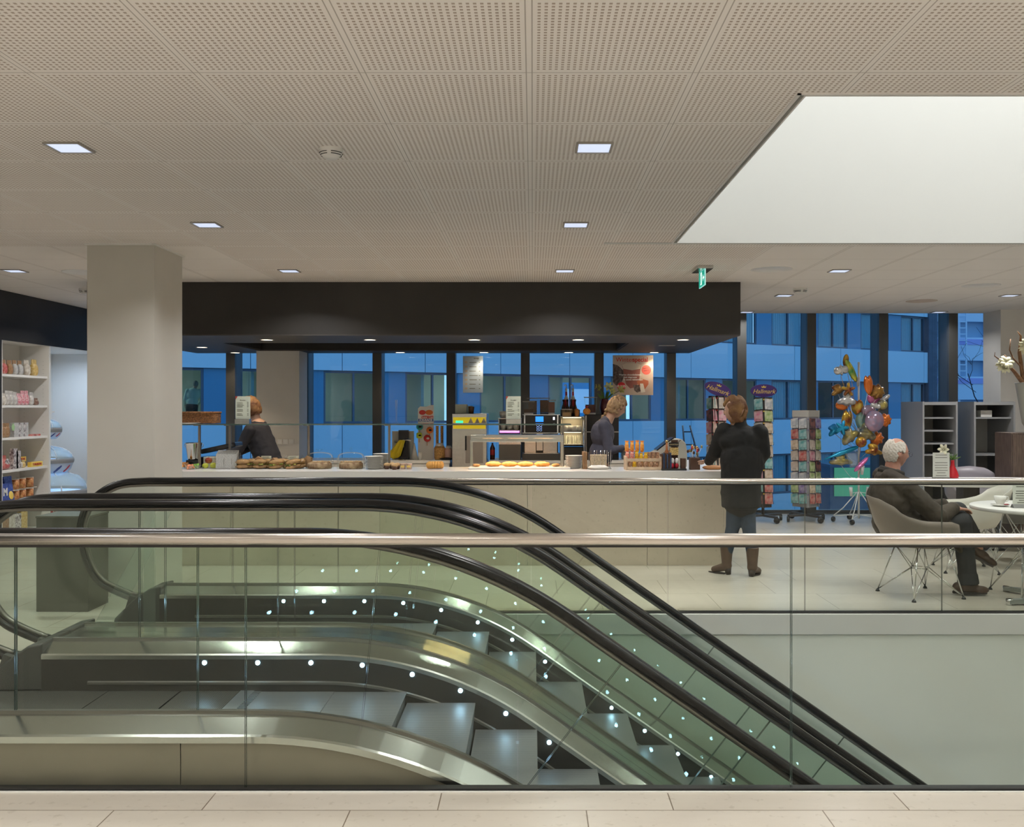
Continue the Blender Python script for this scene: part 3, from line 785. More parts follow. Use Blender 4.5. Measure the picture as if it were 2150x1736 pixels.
for uu in (-25.6, -17.8, -9.6):
    MB().box(uu, uu + .1, .9, 1.0, 1.0, 3.2).build('strip_lamp', mat('strip_lamp', (.6, .8, 1), .4, emit=(.55, .8, 1.), es=1.6), bd)
# a bright screen in one office
e_ = Bx('screen', -13.4, -10.4, 1.2, 1.26, 1.2, 2.55, mat('office_screen', (.02, .2, .5), .3, emit=(.02, .22, .60), es=.9), bd)
Bx('screen_page', -12.4, -10.7, 1.185, 1.198, 1.35, 2.3, mat('office_page', (.4, .6, .9), .3, emit=(.35, .6, .95), es=1.0), bd)

# ladder-backed far block and bare tree
fb = empty('distant_block', (36, 76, -4.2), 'distant pale terraced block seen past the brick corner', 'building', rz=R(8))
m_fb = mat('distant_block_paint', (.62, .74, .88), .7); m_fb2 = mat('distant_violet_band', (.42, .42, .80), .6); m_fb3 = mat('distant_window_strip', (.28, .42, .58), .4)
b = MB(); b2 = MB(); b3 = MB()
for k in range(6):
    z = k * 3.2
    b.box(-12, 12, 0, 8, z, z + 1.9); b3.box(-12, 12, .6, 8, z + 1.9, z + 3.2); b2.box(-12, 12, -.06, 0, z + 1.3, z + 1.75)
    for q in range(9): b.box(-12 + q * 2.7, -11.7 + q * 2.7, .1, .6, z + 1.9, z + 3.2)
b.build('wall', m_fb, fb); b2.build('balcony_band', m_fb2, fb); b3.build('window_strip', m_fb3, fb)
lad = MB()
for s_ in (-.35, .35): lad.box(-1 + s_ - .05, -1 + s_ + .05, -.35, -.25, 8, 18)
for q in range(20): lad.box(-1.35, -.65, -.33, -.27, 8.2 + q * .5, 8.28 + q * .5)
lad.build('roof_ladder', m_fb, fb)
def tree(loc, lab, seed=3, h=13):
    random.seed(seed); e = empty('bare_tree', loc, lab, 'tree'); b = MB()
    def br(p, d, L_, r, dep):
        q = p + d * L_; mid = (p + q) / 2 + Vector([random.uniform(-1, 1) * L_ * .08 for _ in range(3)])
        b.tube([p, mid, q], [r, r * .85, r * .68], 5 if dep > 2 else 4, caps=False)
        if dep == 0: return
        for _ in range(3 if dep > 1 else 4):
            dd = (d + Vector((random.uniform(-1, 1), random.uniform(-1, 1), random.uniform(-.45, .75))) * .85).normalized()
            br(p.lerp(q, random.uniform(.55, 1)), dd, L_ * random.uniform(.6, .85), r * .55, dep - 1)
    br(Vector((0, 0, 0)), Vector((0, 0, 1)), h * .33, .13, 4)
    b.build('trunk', mat('dark_bark', (.035, .03, .04), .9), e); return e
tree((24.6, 52, -4.2), 'bare leafless tree outside the last window beside the white column', 5, 15)
e = empty('street_kiosk', (X(1803, 19.5), 19.5, -4.2), 'low street cabinet with a light green front below the balloons', 'kiosk')
Bx('body', -.6, .6, 0, .8, 0, 3.9, m_ffr, e); Bx('green_panel', -.52, .52, -.03, 0, 3.9, 4.5, mat('kiosk_green', (.20, .50, .22), .5, emit=(.06, .25, .08), es=.35), e)
Bx('cap', -.62, .62, -.02, .82, 4.5, 4.56, m_ffr, e); Bx('top_box', -.6, .6, 0, .8, 3.9, 4.5, m_ffr, e)
# ------------------------------------------------------------------ bar counter
random.seed(11)
CT = .936
e = empty('bar_counter', (-1.2, 9.2, 0), 'long bar counter with white worktop and limestone front', 'counter')
ox, oy = -1.2, 9.2
def cb(nm, x0, x1, y0, y1, z0, z1, m, bev=0): return Bx(nm, x0 - ox, x1 - ox, y0 - oy, y1 - oy, z0, z1, m, e, bev)
for a, c in ((-4.3, -3.0), (-3.0, -1.93), (-1.93, -.05), (-.05, 1.14), (1.14, 1.90)): cb('stone_panel', a + .002, c - .002, 9.20, 9.23, .0, CT - .068, m_stone)
cb('stone_panel', 1.90, 1.93, 9.2, 11.1, 0, CT - .068, m_stone)
b = MB()
b.prism([(-4.3 - ox, 0), (1.42 - ox, 0), (1.42 - ox, 9.85 - 9.17), (-4.3 - ox, 9.85 - 9.17)], 'z', CT - .066, CT, Matrix.Translation((0, 9.17 - oy, 0)))
b.prism([(1.42 - ox, 0), (1.93 - ox, 0), (1.975 - ox, .045), (1.975 - ox, 2.0), (1.42 - ox, 2.0)], 'z', CT - .066, CT, Matrix.Translation((0, 9.17 - oy, 0)))
b.build('worktop', m_gloss_white, e)
cb('counter_body', -4.28, 1.88, 9.235, 9.80, 0.02, CT - .068, m_white); cb('counter_body', 1.45, 1.89, 9.80, 11.1, .02, CT - .068, m_white)
# back counters
def unit(x0, x1, y0, y1, z, lab, nd):
    e = empty('back_cabinet', ((x0 + x1) / 2, y0, 0), lab, 'cabinet', 'white cabinets behind the bar'); w2 = (x1 - x0) / 2
    Bx('worktop', -w2 - .01, w2 + .01, -.015, y1 - y0, z - .04, z, m_gloss_white, e, .003)
    Bx('body', -w2, w2, .02, y1 - y0, .08, z - .041, m_white, e); Bx('plinth', -w2, w2, .06, y1 - y0, 0, .078, m_dark, e)
    for k in range(nd):
        a = -w2 + 2 * w2 * k / nd; c = -w2 + 2 * w2 * (k + 1) / nd
        d = Bx('door', a + .003, c - .003, 0, .018, .10, z - .05, m_white, e); Bx('handle', (a + c) / 2 - .06, (a + c) / 2 + .06, -.02, -.008, z - .10, z - .09, m_steel, d)
    return e
BZ = .876
unit(-3.15, -1.09, 12.15, 12.74, BZ, 'white cabinet behind the bar left of the steel juice machine', 4)
unit(-.56, 1.45, 12.15, 12.75, BZ, 'white cabinet behind the bar under the coffee machine', 3)

# sandwich glass shelf on posts
e = empty('glass_shelf', (-1.9, 9.6, CT), 'long clear glass shelf on slim steel posts standing on the bar counter', 'shelf')
SZ = 1.40
o = MB().box(-2.4, X(1198, 9.6) + 1.9, -.16, .16, SZ - CT - .012, SZ - CT).build('glass_plate', [g_clear, m_glass_edge], e)
for p in o.data.polygons:
    if abs(p.normal.z) < .5: p.material_index = 1
m_shpost = mat('shelf_post_steel', (.28, .25, .22), .35, .9)
for px in (418, 482, 648, 817, 1182):
    xx = X(px, 9.62) + 1.9
    pt = Bx('post', xx - .011, xx + .011, .02, .042, 0, SZ - CT - .013, m_shpost, e); Bx('clamp', xx - .045, xx + .011, -.02, .045, SZ - CT - .022, SZ - CT - .0135, m_shpost, pt)

def thingbox(nm, lab, cat, x0, x1, y0, y1, z0, z1, m, group=None, bev=.002):
    return tag(Bx(nm, -(x1 - x0) / 2, (x1 - x0) / 2, -(y1 - y0) / 2, (y1 - y0) / 2, 0, z1 - z0, m, bevel=bev, loc=((x0 + x1) / 2, (y0 + y1) / 2, z0)), lab, cat, group)
m_paper = mat('menu_paper', (.62, .66, .56), .7); m_ink = mat('menu_ink', (.12, .12, .10), .7); m_print_red = mat('print_red', (.5, .06, .03), .6)
def menu_stand(x, y, z, lab, h=.232, w_=.15):
    e = empty('menu_stand', (x, y, z), lab, 'menu stand', 'paper menu stands in metal bases')
    Bx('base', -w_ / 2, w_ / 2, -.035, .035, 0, .05, m_steel, e, .002)
    p = Bx('sheet', -w_ / 2, w_ / 2, -.004, .004, .051, .051 + h, m_paper, e)
    text('Broodjes', .016, (0, -.0045, .051 + h - .04), m_ink, p, name='lettering')
    b = MB()
    for k in range(10):
        if k in (4, 7): continue
        zz = .051 + h - .065 - k * .0145; wd = random.uniform(.045, .075); b.box(-.06, -.06 + wd, -.0052, -.0045, zz, zz + .004); b.box(.045, .06, -.0052, -.0045, zz, zz + .004)
    b.build('printed_lines', m_ink, p)
    MB().prism([(-w_ / 2, .051 + h), (-w_ / 2, .051 + h - .035), (-w_ / 2 + .022, .051 + h)], 'y', -.0055, -.0046).build('corner_mark', m_print_red, p)
    return e
menu_stand(X(510, 9.5), 9.5, SZ, 'cream paper menu in a metal base on the glass shelf beside the wicker basket')
menu_stand(X(1078, 9.5), 9.5, SZ, 'cream paper menu in a metal base on the glass shelf before the coffee machine')

# wicker basket and plate on the shelf
m_wick = mat('wicker', (.30, .13, .045), .7, var=.5, vscale=60, bump=.6, bscale=90)
e = empty('wicker_basket', (X(420, 9.6), 9.6, SZ + .004), 'brown rectangular wicker basket lying at the left end of the glass shelf', 'basket')
b = MB()
for k in range(9):
    z = .008 + k * .012; w2, d2 = .175, .11
    b.tube([(-w2, -d2, z), (w2, -d2, z), (w2, d2, z), (-w2, d2, z)], .0075, 6, closed=True)
b.build('weave', m_wick, e); Bx('bottom', -.17, .17, -.105, .105, 0, .01, m_wick, e)
b = MB(); b.tube([(-.18, -.115, .112), (.18, -.115, .112), (.18, .115, .112), (-.18, .115, .112)], .010, 8, closed=True); b.build('rim', m_wick, e)
def plate_mb(r=.095, h=.012):
    return MB().lathe([(0, 0), (r * .55, 0), (r * .6, .002), (r * .97, h), (r, h), (r, h + .002), (r * .95, h + .001), (r * .58, .005), (0, .005)], n=32, caps=False)
m_china = mat('white_china', (.80, .79, .75), .22)
tag(plate_mb(.11).build('plate', m_china, loc=(X(398, 9.47), 9.47, SZ + .001)), 'flat white plate on the glass shelf in front of the wicker basket', 'plate')
tag(MB().lathe([(.012, 0), (.028, .0), (.028, .006), (.006, .02), (.008, .12), (.012, .245), (.010, .245), (.006, .03), (0, .03)], n=16, caps=False).build('bud_vase', g_clear, loc=(X(832, 9.6), 9.6, SZ + .001)), 'slender empty glass bud vase on the glass shelf left of the racing display', 'vase')

# ---- counter goods, left to right
CY = 9.58
ORD = ['topmost', 'second', 'third', 'fourth', 'fifth', 'sixth', 'seventh', 'eighth', 'ninth', 'tenth', 'eleventh', 'lowest']
def apple(px, y, z, r, m, lab, nm='apple'):
    e = tag(MB().ell((0, 0, r * .93), (r, r, r * .93), fn=lambda d, p: p * (1 - .12 * max(0, d.z) ** 6 - .08 * max(0, -d.z) ** 6)).build('skin' if False else nm, m, loc=(X(px, y), y, z)), lab, nm)
    MB().cyl((0, 0, r * 1.6), (.004, 0, r * 2.05), .002, n=6).build('stem', m_wick, e); return e
apple(438, 9.62, CT + .048, .037, mat('red_apple', (.22, .015, .012), .25, color2=(.35, .10, .03), vscale=20), 'dark red apple resting on the green apples left of the newspaper rack')
apple(431, 9.58, CT + .001, .032, mat('green_apple', (.45, .48, .05), .3), 'yellow-green apple under the red apple on the bar, left one')
apple(448, 9.60, CT + .001, .034, MATS['green_apple'], 'yellow-green apple under the red apple on the bar, right one')
def bowl(px, y, z, r, h, m, lab, fill):
    e = empty('salad_bowl', (X(px, y), y, z), lab, 'bowl', 'clear bowls of fruit and salad at the left end of the bar')
    MB().lathe([(0, 0), (r * .6, 0), (r, h), (r * .97, h), (r * .57, .004), (0, .004)], n=24, caps=False).build('dish', g_clear, e)
    b = MB()
    for k in range(26):
        a = random.uniform(0, 2 * PI); q = random.uniform(0, r * .7); b.ell((q * math.cos(a), q * math.sin(a), h * random.uniform(.35, 1.05)), random.uniform(.008, .014), nu=8, nv=6)
    o = b.build('filling', fill, e); o['kind'] = 'stuff'
bowl(386, 9.60, CT, .055, .055, None, 'clear bowl of orange fruit pieces beside the column', mat('orange_fruit', (.75, .32, .05), .4))
bowl(399, 9.45, CT, .05, .04, None, 'clear bowl of pinkish fruit pieces at the front of the bar', mat('pink_fruit', (.75, .28, .14), .4))
bowl(412, 9.52, CT, .05, .042, None, 'clear bowl of green salad leaves beside the apples', mat('green_leaves', (.22, .42, .05), .5))
# wine bucket
e = empty('wine_bucket', (X(407, 9.72), 9.72, CT + .085), 'shiny steel wine bucket with ring handles behind the fruit bowls', 'bucket')
MB().lathe([(0, 0), (.055, 0), (.062, .01), (.082, .17), (.088, .175), (.082, .178), (.058, .015), (0, .012)], n=28, caps=False).build('bucket_shell', m_chrome, e)
for s_ in (-1, 1): MB().tube([(s_ * (.082 + .018 * math.sin(t)), 0, .15 + .02 * math.cos(t)) for t in [PI * 2 * k / 12 for k in range(12)]], .003, 6, closed=True).build('ring_handle', m_chrome, e)
Bx('stand', -.06, .06, -.06, .06, -.084, -.001, m_black, e)
thingbox('white_tub', 'small white plastic tub behind the apples on the bar', 'tub', X(430, 9.74), X(455, 9.74), 9.69, 9.79, CT + .001, CT + .115, mat('cream_plastic', (.75, .73, .62), .5), bev=.008)
# griddle
e = empty('contact_grill', (X(462, 10.0), 10.0, .60), 'black contact grill with open lid on the low shelf behind the bar', 'grill')
Bx('body', -.2, .2, -.14, .14, .30, .44, m_black, e, .01); Bx('lid', -.19, .19, -.13, .13, -.02, .03, m_black, e, .01).rotation_euler = (0, R(-12), 0)
e.children[-1].location = (0, .0, .52) if e.children else None
for q in list(bpy.data.objects):
    if q.name.startswith('lid') and q.parent == e: q.location = (0.02, 0, .53)
Bx('stand', -.19, .19, -.13, .13, -.60, .299, m_dark, e)
# newspaper rack
e = empty('newspaper_rack', (X(478, 9.55), 9.55, CT), 'white folded newspapers upright in a wire rack on the bar', 'newspaper rack')
b = MB(); 
for xx in (-.10, -.02, .06, .11): b.tube([(xx, -.06, 0), (xx, -.06, .10), (xx, .06, .17), (xx, .06, 0)], .0025, 6)
b.tube([(-.11, -.06, .003), (.12, -.06, .003), (.12, .06, .003), (-.11, .06, .003)], .0025, 6, closed=True); b.build('wire_frame', m_chrome, e)
m_news = mat('newsprint', (.62, .62, .60), .8, color2=(.45, .45, .44), vscale=90)
for k in range(4): tag(Bx('newspaper', -.105 + .0, .105, -.045 + k * .022, -.03 + k * .022, .006, .155 + .012 * k, m_news, None, loc=(X(478, 9.55), 9.55, CT)), 'folded newspaper in the wire rack, ' + ['front one', 'second from the front', 'third from the front', 'rearmost and tallest'][k], 'newspaper', 'newspapers in the wire rack on the bar')
# wrapped sandwiches
m_bread = mat('bread_crust', (.42, .24, .10), .7, var=.35, vscale=25); m_fill = mat('sandwich_filling', (.55, .42, .12), .6, color2=(.15, .28, .04), vscale=40)
m_wrap = glassmat('cellophane', (.93, .93, .90), refl=1, rough=.12); m_kraft = mat('kraft_paper', (.36, .21, .11), .8, var=.2, vscale=15)
sw = ['leftmost heap beside the newspaper rack', 'next right of the first wrapped heap', 'behind the first price card', 'just right of the first price card', 'midway between the price cards', 'leaning against the second price card', 'right of the second price card', 'last one, before the glass cake domes']
for k, px in enumerate((509, 527, 545, 563, 581, 599, 616, 632)):
    y = 9.55 + .06 * (k % 2); e = empty('sandwich', (X(px, y), y, CT), 'wrapped brown bread roll sandwich in clear film, ' + sw[k], 'sandwich', 'wrapped sandwiches in a row on the bar')
    e.scale = (1.12, 1.1, 1.35)
    rz = random.uniform(-.5, .5); Mr = Matrix.Rotation(rz, 4, 'Z') @ Matrix.Rotation(random.uniform(-.2, .2), 4, 'Y')
    MB().ell((0, 0, .018), (.072, .045, .017), Mr.to_3x3()).build('bottom_bun', m_bread, e); MB().ell((0, 0, .052), (.070, .043, .022), Mr.to_3x3()).build('top_bun', m_bread, e)
    b = MB()
    for q in range(9): b.ell(Mr @ Vector((random.uniform(-.055, .055), random.uniform(-.035, .035), .034)), (.016, .014, .006), nu=8, nv=5)
    b.build('filling', m_fill, e)
    b = MB(); b.ell((0, 0, .040), (.082, .055, .040), Mr.to_3x3(), fn=lambda d, p: p * (1 + .10 * mnoise.noise(d * 3 + Vector((k, 0, 0))))); b.cyl(Mr @ Vector((.07, 0, .045)), Mr @ Vector((.11, 0, .075)), .006, .028, 8, caps=False); b.build('film', m_wrap, e)
    if k in (1, 3, 7): MB().prism([(.05, .0), (.10, .0), (.115, .06), (.075, .085), (.05, .07)], 'y', -.03, .03, Mr).build('kraft_sleeve', m_kraft, e)
for px, lb in ((559, 'first small cream price card among the wrapped sandwiches'), (616, 'second small cream price card nearer the cake domes')):
    e = tag(Bx('price_card', -.052, .052, -.002, .002, 0, .05, m_paper, loc=(X(px, 9.66), 9.66, CT + .078)), lb, 'price card')
    b = MB(); [b.box(-.04, .03, -.0030, -.0021, .012 + .012 * q, .016 + .012 * q) for q in range(3)]; b.build('printed_lines', m_ink, e)
    Bx('card_clip', -.006, .006, .003, .009, -.078, .02, m_steel, e)
# cake domes
def dome(px, lab, clab, knob):
    y = 9.6; e = empty('cake_dome', (X(px, y), y, CT), lab, 'cake dome', 'glass cake domes on the bar')
    MB().lathe([(.143, 0), (.143, .09), (.135, .135), (.11, .158), (.05, .17), (0, .172)], n=36, caps=False).build('glass_bell', g_clear, e)
    MB().lathe([(.146, .001), (.146, .008), (.142, .008), (.142, .001)], n=36, caps=False).build('rim', g_clear, e)
    if knob: MB().lathe([(.006, .172), (.006, .185), (.012, .19), (.016, .205), (.010, .218), (0, .22)], n=16, caps=False).build('knob', g_clear, e)
    else: MB().lathe([(.012, .172), (.014, .19), (.04, .198), (.04, .203), (0, .204)], n=20, caps=False).build('knob', g_clear, e)
    c = empty('cake', (X(px, y), y, CT + .001), clab, 'cake', 'cakes under the glass domes')
    MB().lathe([(0, 0), (.120, 0), (.124, .02), (.12, .055), (.10, .062), (0, .066)], n=32, caps=False).build('sponge', mat('brown_cake', (.16, .075, .035), .8, color2=(.42, .30, .18), vscale=22, bump=.5, bscale=40), c)
    b = MB()
    for q in range(30):
        a = random.uniform(0, 2 * PI); rr = random.uniform(0, .10); b.ell((rr * math.cos(a), rr * math.sin(a), .066), (.018, .014, .010), nu=8, nv=5)
    o = b.build('crumble_topping', mat('crumble', (.40, .26, .14), .8), c); o['kind'] = 'stuff'
dome(671, 'glass cake dome with a flat knob, left one of the pair', 'dark iced cake under the left glass dome', False)
dome(737, 'glass cake dome with a ball knob beside the plate stacks', 'crumble cake under the glass dome beside the plates', True)
# plate stacks
def stack(px, y, z, n, r, lab, grp, dz=.0102, m=None):
    src = plate_mb(r, .016).build('plate', m or m_china, loc=(X(px, y), y, z))
    for k in range(n):
        o = src if k == 0 else src.copy()
        if k: COL.objects.link(o)
        o.location = (X(px, y) + random.uniform(-.001, .001), y, z + k * dz)
        q = n - 1 - k
        od = 'lowest' if k == 0 else ('top one' if q == 0 else {1: 'second', 2: 'third', 3: 'fourth', 4: 'fifth', 5: 'sixth', 6: 'seventh', 7: 'eighth', 8: 'ninth', 9: 'tenth', 10: 'eleventh'}.get(q, 'twelfth') + ' from top')
        tag(o, 'white plate ' + lab + ', ' + od, 'plate', grp)
stack(785, 9.52, CT, 11, .095, 'in the front stack right of the cake domes', 'front stack of plates beside the cake domes', .0115)
stack(801, 9.74, CT, 12, .09, 'in the rear stack behind the front plate stack', 'rear stack of plates beside the cake domes', .0118)
stack(1205, 9.60, CT + .0, 11, .093, 'in the stack right of the heat lamp', 'stack of plates beside the heated display', .0118)
stack(1314, 12.4, BZ, 9, .078, 'in the stack on the cabinet behind the barista', 'stack of plates on the back cabinet', .0115)
# muffins, tubs, loaf
m_choc = mat('chocolate', (.07, .03, .015), .5); m_nut = mat('nut_topping', (.50, .33, .16), .7)
for k, (px, y) in enumerate(((812, 9.5), (823, 9.56), (834, 9.5), (828, 9.42))):
    e = empty('muffin', (X(px, y), y, CT), 'dark muffin with nut topping, ' + ['touching the plate stack', 'second from the plate stack', 'next to the pink tubs', 'front one of the muffins'][k], 'muffin', 'muffins beside the plate stacks')
    MB().lathe([(0, 0), (.022, 0), (.03, .035), (0, .035)], n=16, caps=False).build('paper_cup', m_choc, e); MB().ell((0, 0, .045), (.034, .034, .022), fn=lambda d, p: p * (1 + .15 * mnoise.noise(d * 5))).build('crumb_top', m_nut, e)
for k, px in enumerate((846, 859)):
    e = empty('dessert_tub', (X(px, 9.5), 9.5, CT), 'pinkish dessert tub with yellow label, ' + ['beside the muffins', 'nearest the loaf slices'][k], 'tub', 'dessert tubs on the bar')
    MB().lathe([(0, 0), (.026, 0), (.031, .055), (.033, .058), (0, .060)], n=18, caps=False).build('cup', mat('tub_pink', (.70, .50, .40), .4), e); Bx('label_band', -.018, .018, -.034, -.0285, .02, .038, mat('label_yellow', (.80, .60, .15), .5), e)
m_loaf = mat('loaf_crust', (.55, .28, .06), .55, var=.25, vscale=12)
for k in range(5):
    y = 9.50; x = X(903 + k * 5.6, y); e = tag(MB().ell((0, 0, .041), (.030 if k else .042, .055, .041), fn=lambda d, p: Vector((p.x, p.y, max(p.z, -.036)))).build('bread_roll', m_loaf, loc=(x, y + k * .008, CT)), 'golden brown roll leaning in the row on the bar, ' + ['frontmost and leftmost', 'second from the left', 'third from the left', 'fourth from the left', 'last at the right'][k], 'bread', 'row of golden rolls on the bar')
# heated display
e = empty('heated_display', (X(1085, 9.6), 9.6, CT), 'steel heated pastry display with overhead lamp bar on the bar', 'heated display')
w2 = .48
Bx('base', -w2 - .01, w2 + .07, -.16, .16, 0, .022, m_gloss_white, e, .003)
for s_ in (-1, 1): Bx('leg', s_ * (w2 - .012) - .014, s_ * (w2 - .012) + .014, -.02, .02, .022, .30, m_rail, e, .002)
b = MB(); b.box(-w2 + .01, w2, -.13, .13, .318, .35); b.box(-w2 + .01, w2, -.13, -.118, .28, .317); b.box(-w2 + .01, w2, .118, .13, .28, .317); b.build('lamp_housing', m_steel, e, .003)
for k in range(3): MB().cyl((-.36 + k * .27, 0, .306), (-.16 + k * .27, 0, .306), .007, n=10).build('heat_lamp', mat('heat_lamp', (1, .5, .2), .3, emit=(1, .50, .18), es=22), e)
area('heat_lamp_glow', (X(1085, 9.6), 9.6, CT + .272), .8, 9, (1, .62, .32), size_y=.12)
m_past = mat('pastry', (.75, .38, .10), .45, color2=(.50, .20, .04), vscale=18)
pn = ['leftmost pastry under the heat lamp', 'second pastry from the left under the heat lamp', 'third pastry from the left under the heat lamp', 'rightmost long pastry under the heat lamp']
for k, px in enumerate((1036, 1070, 1103, 1138)):
    e = tag(MB().ell((0, 0, .024), (.084, .055, .026), fn=lambda d, p: Vector((p.x, p.y, max(p.z, -.023) * (1 + .18 * math.sin(d.x * 14 + k))))).build('pastry', m_past, loc=(X(px, 9.6), 9.6, CT + .022)), 'golden flaky ' + pn[k], 'pastry', 'pastries under the heat lamp')
tag(MB().ell((0, 0, .014), (.04, .03, .015)).build('bread_roll', m_bread, loc=(X(1000, 9.56), 9.56, CT + .022)), 'small dark roll at the left end under the heat lamp', 'bread')
tag(MB().ell((0, 0, .016), (.045, .03, .017)).build('bread_roll', m_bread, loc=(X(1167, 9.56), 9.56, CT + .022)), 'small plain roll at the right end under the heat lamp', 'bread')
# boards, tray stand
for k in range(3): tag(Bx('wooden_board', -.006, .006, -.11, .11, 0, .175, m_kraft, bevel=.003, loc=(X(1224 + k * 3.2, 9.6), 9.6, CT)), 'thin wooden board standing between plates and trays, ' + ['left one', 'middle one', 'right one'][k], 'board', 'wooden boards beside the plates')
e = empty('tray_rack', (X(1256, 9.58), 9.58, CT), 'chrome wire rack holding woven serving trays on the bar', 'tray rack')
b = MB()
for xx in (-.105, -.045, .02, .06, .10): b.tube([(xx, -.07, 0), (xx, -.07, .19 if xx in (-.045, .02, .06) else .17), (xx + .03, .0, .19), (xx + .03, .07, 0)], .0028, 6)
b.tube([(-.11, -.07, .003), (.13, -.07, .003), (.13, .07, .003), (-.11, .07, .003)], .0028, 6, closed=True); b.build('wire_frame', m_chrome, e)
m_tray = mat('woven_tray', (.62, .50, .34), .7, var=.3, vscale=120, bump=.3, bscale=150)
for k in range(4): tag(Bx('serving_tray', -.085, .085, -.045 + .026 * k, -.035 + .026 * k, .012, .145, m_tray, bevel=.004, loc=(X(1256, 9.58), 9.58, CT)), 'woven tan serving tray upright in the wire rack, ' + ['front one', 'second from the front', 'third from the front', 'rearmost'][k], 'tray', 'woven trays in the wire rack')
tag(MB().ell((0, 0, .02), (.10, .05, .024), fn=lambda d, p: p * (1 + .45 * mnoise.noise(d * 3.1))).build('napkin_bundle', mat('white_napkin', (.80, .77, .72), .9), loc=(X(1256, 9.45), 9.45, CT)), 'crumpled white paper napkins lying before the wire tray rack', 'napkins')
# candy crate
e = empty('candy_crate', (X(1350, 9.45), 9.45, CT), 'pale wooden crate with open slats full of candy bags on the bar', 'crate')
m_pine = mat('pale_pine', (.72, .55, .38), .6, var=.15, vscale=12); w2 = .178
for s_ in (-1, 1): Bx('corner_post', s_ * w2 - .008, s_ * w2 + .008, -.12, .12, 0, .135, m_pine, e)
for z in (.0, .085): Bx('slat', -w2 + .009, w2 - .009, -.12, -.108, z + .004, z + .034, m_pine, e)
Bx('slat', -w2 + .009, w2 - .009, .108, .12, 0, .12, m_pine, e); Bx('crate_floor', -w2 + .009, w2 - .009, -.107, .107, 0, .008, m_pine, e)
cols = {'orange': mat('candy_orange', (.85, .20, .02), .25, color2=(.9, .5, .1), vscale=60), 'red': mat('candy_red', (.70, .05, .03), .25, color2=(.8, .5, .4), vscale=70), 'yellow': mat('candy_yellow', (.85, .62, .02), .25, color2=(.55, .20, .02), vscale=50), 'brown': mat('candy_brown', (.20, .08, .05), .3, color2=(.6, .4, .25), vscale=70)}
def bag(px, y, z, w_, h, c, lab, grp, d=.03):
    e = empty('candy_bag', (X(px, y), y, z), lab, 'candy bag', grp)
    sg = lambda v, a: math.copysign(abs(v) ** a, v)
    MB().ell((0, 0, h * .43), 1, nu=20, nv=12, fn=lambda q, p: Vector((sg(q.x, .6) * w_ * .46, sg(q.y, .8) * d / 2, sg(q.z, .65) * h * .43))).build('pouch', cols[c], e)
    Bx('crimped_top', -w_ * .42, w_ * .42, -.002, .002, h * .86, h, cols[c], e); return e
G1 = 'candy bags in the wooden crate'
k = 0
for (px, c, z, h, y, row) in [(1316, 'orange', .17, .12, 9.53, 'tall back row'), (1327, 'orange', .17, .12, 9.53, 'tall back row'), (1338, 'orange', .17, .125, 9.53, 'tall back row'), (1348, 'orange', .17, .12, 9.53, 'tall back row'),
                              (1317, 'red', .09, .10, 9.47, 'middle row'), (1327, 'red', .09, .10, 9.47, 'middle row'), (1337, 'yellow', .09, .10, 9.47, 'middle row'), (1346, 'yellow', .07, .10, 9.44, 'middle row'), (1356, 'yellow', .07, .105, 9.44, 'middle row'),
                              (1320, 'brown', .012, .075, 9.38, 'bottom row behind the slats'), (1332, 'yellow', .012, .085, 9.38, 'bottom row behind the slats'), (1344, 'brown', .012, .08, 9.38, 'bottom row behind the slats'), (1356, 'brown', .012, .08, 9.38, 'bottom row behind the slats'), (1368, 'brown', .012, .08, 9.38, 'bottom row behind the slats'), (1378, 'brown', .012, .075, 9.38, 'bottom row behind the slats')]:
    pos = {1316: 'first from the left', 1327: 'second from the left', 1338: 'third from the left', 1348: 'last at the right', 1317: 'first from the left', 1337: 'third from the left', 1346: 'fourth from the left', 1356: 'last but two' if 'bottom' in row else 'last at the right',
           1320: 'first from the left', 1332: 'second from the left', 1344: 'third from the left', 1368: 'last but one', 1378: 'last at the right'}[px]
    bag(px, y, CT + z, .045, h, c, '%s candy bag in the wooden crate, %s, %s' % (c, row, pos), G1)
for k, px in enumerate((1362, 1371, 1380)):
    thingbox('biscuit_box', 'small brown striped biscuit box at the back of the crate, ' + ['left one', 'middle one', 'right one'][k], 'box', X(px, 9.52) - .02, X(px, 9.52) + .02, 9.50, 9.54, CT + .10, CT + .175, cols['brown'], 'biscuit boxes at the back of the crate')
# dark display of chocolates
e = empty('chocolate_display', (X(1415, 9.4), 9.4, CT), 'dark counter display with chocolate bars and red and white eggs', 'display stand')
Bx('tray', -.14, .11, -.12, .12, 0, .02, m_black, e, .003); Bx('back_board', -.02, .05, .06, .07, .02, .30, m_choc, e)
Bx('header', -.045, .055, .04, .048, .235, .275, m_black, e); text('CHOCOLA', .018, (.005, .0385, .255), mat('gold_ink', (.7, .55, .25), .3, .6), e)
Bx('gold_box', -.04, .045, -.0, .04, .15, .225, mat('gold_foil', (.75, .55, .25), .22, .9, bump=.4, bscale=60), e)
for k in range(4): MB().ell((-.025 + .045 * (k % 2), -.06, .045 + .05 * (k // 2)), (.02, .02, .03)).build('wrapped_egg', mat('red_foil', (.55, .03, .05), .25, .3) if k < 2 else mat('white_foil', (.8, .78, .76), .25, .3), e)
for k in range(6): Bx('chocolate_bar', -.135 + .017 * k, -.122 + .017 * k, -.08, .05, .021, .16 + .008 * (k % 3), mat('blue_foil', (.06, .09, .18), .3, .6) if k % 2 else m_choc, e)
Bx('front_box', .06, .105, -.10, -.02, .021, .12, m_choc, e)
e = empty('lollipop_bunch', (X(1458, 9.45), 9.45, CT), 'bunch of dark wrapped sweets with shiny tops at the right end of the bar', 'sweets')
Bx('holder', -.05, .05, -.05, .05, 0, .12, m_choc, e, .003)
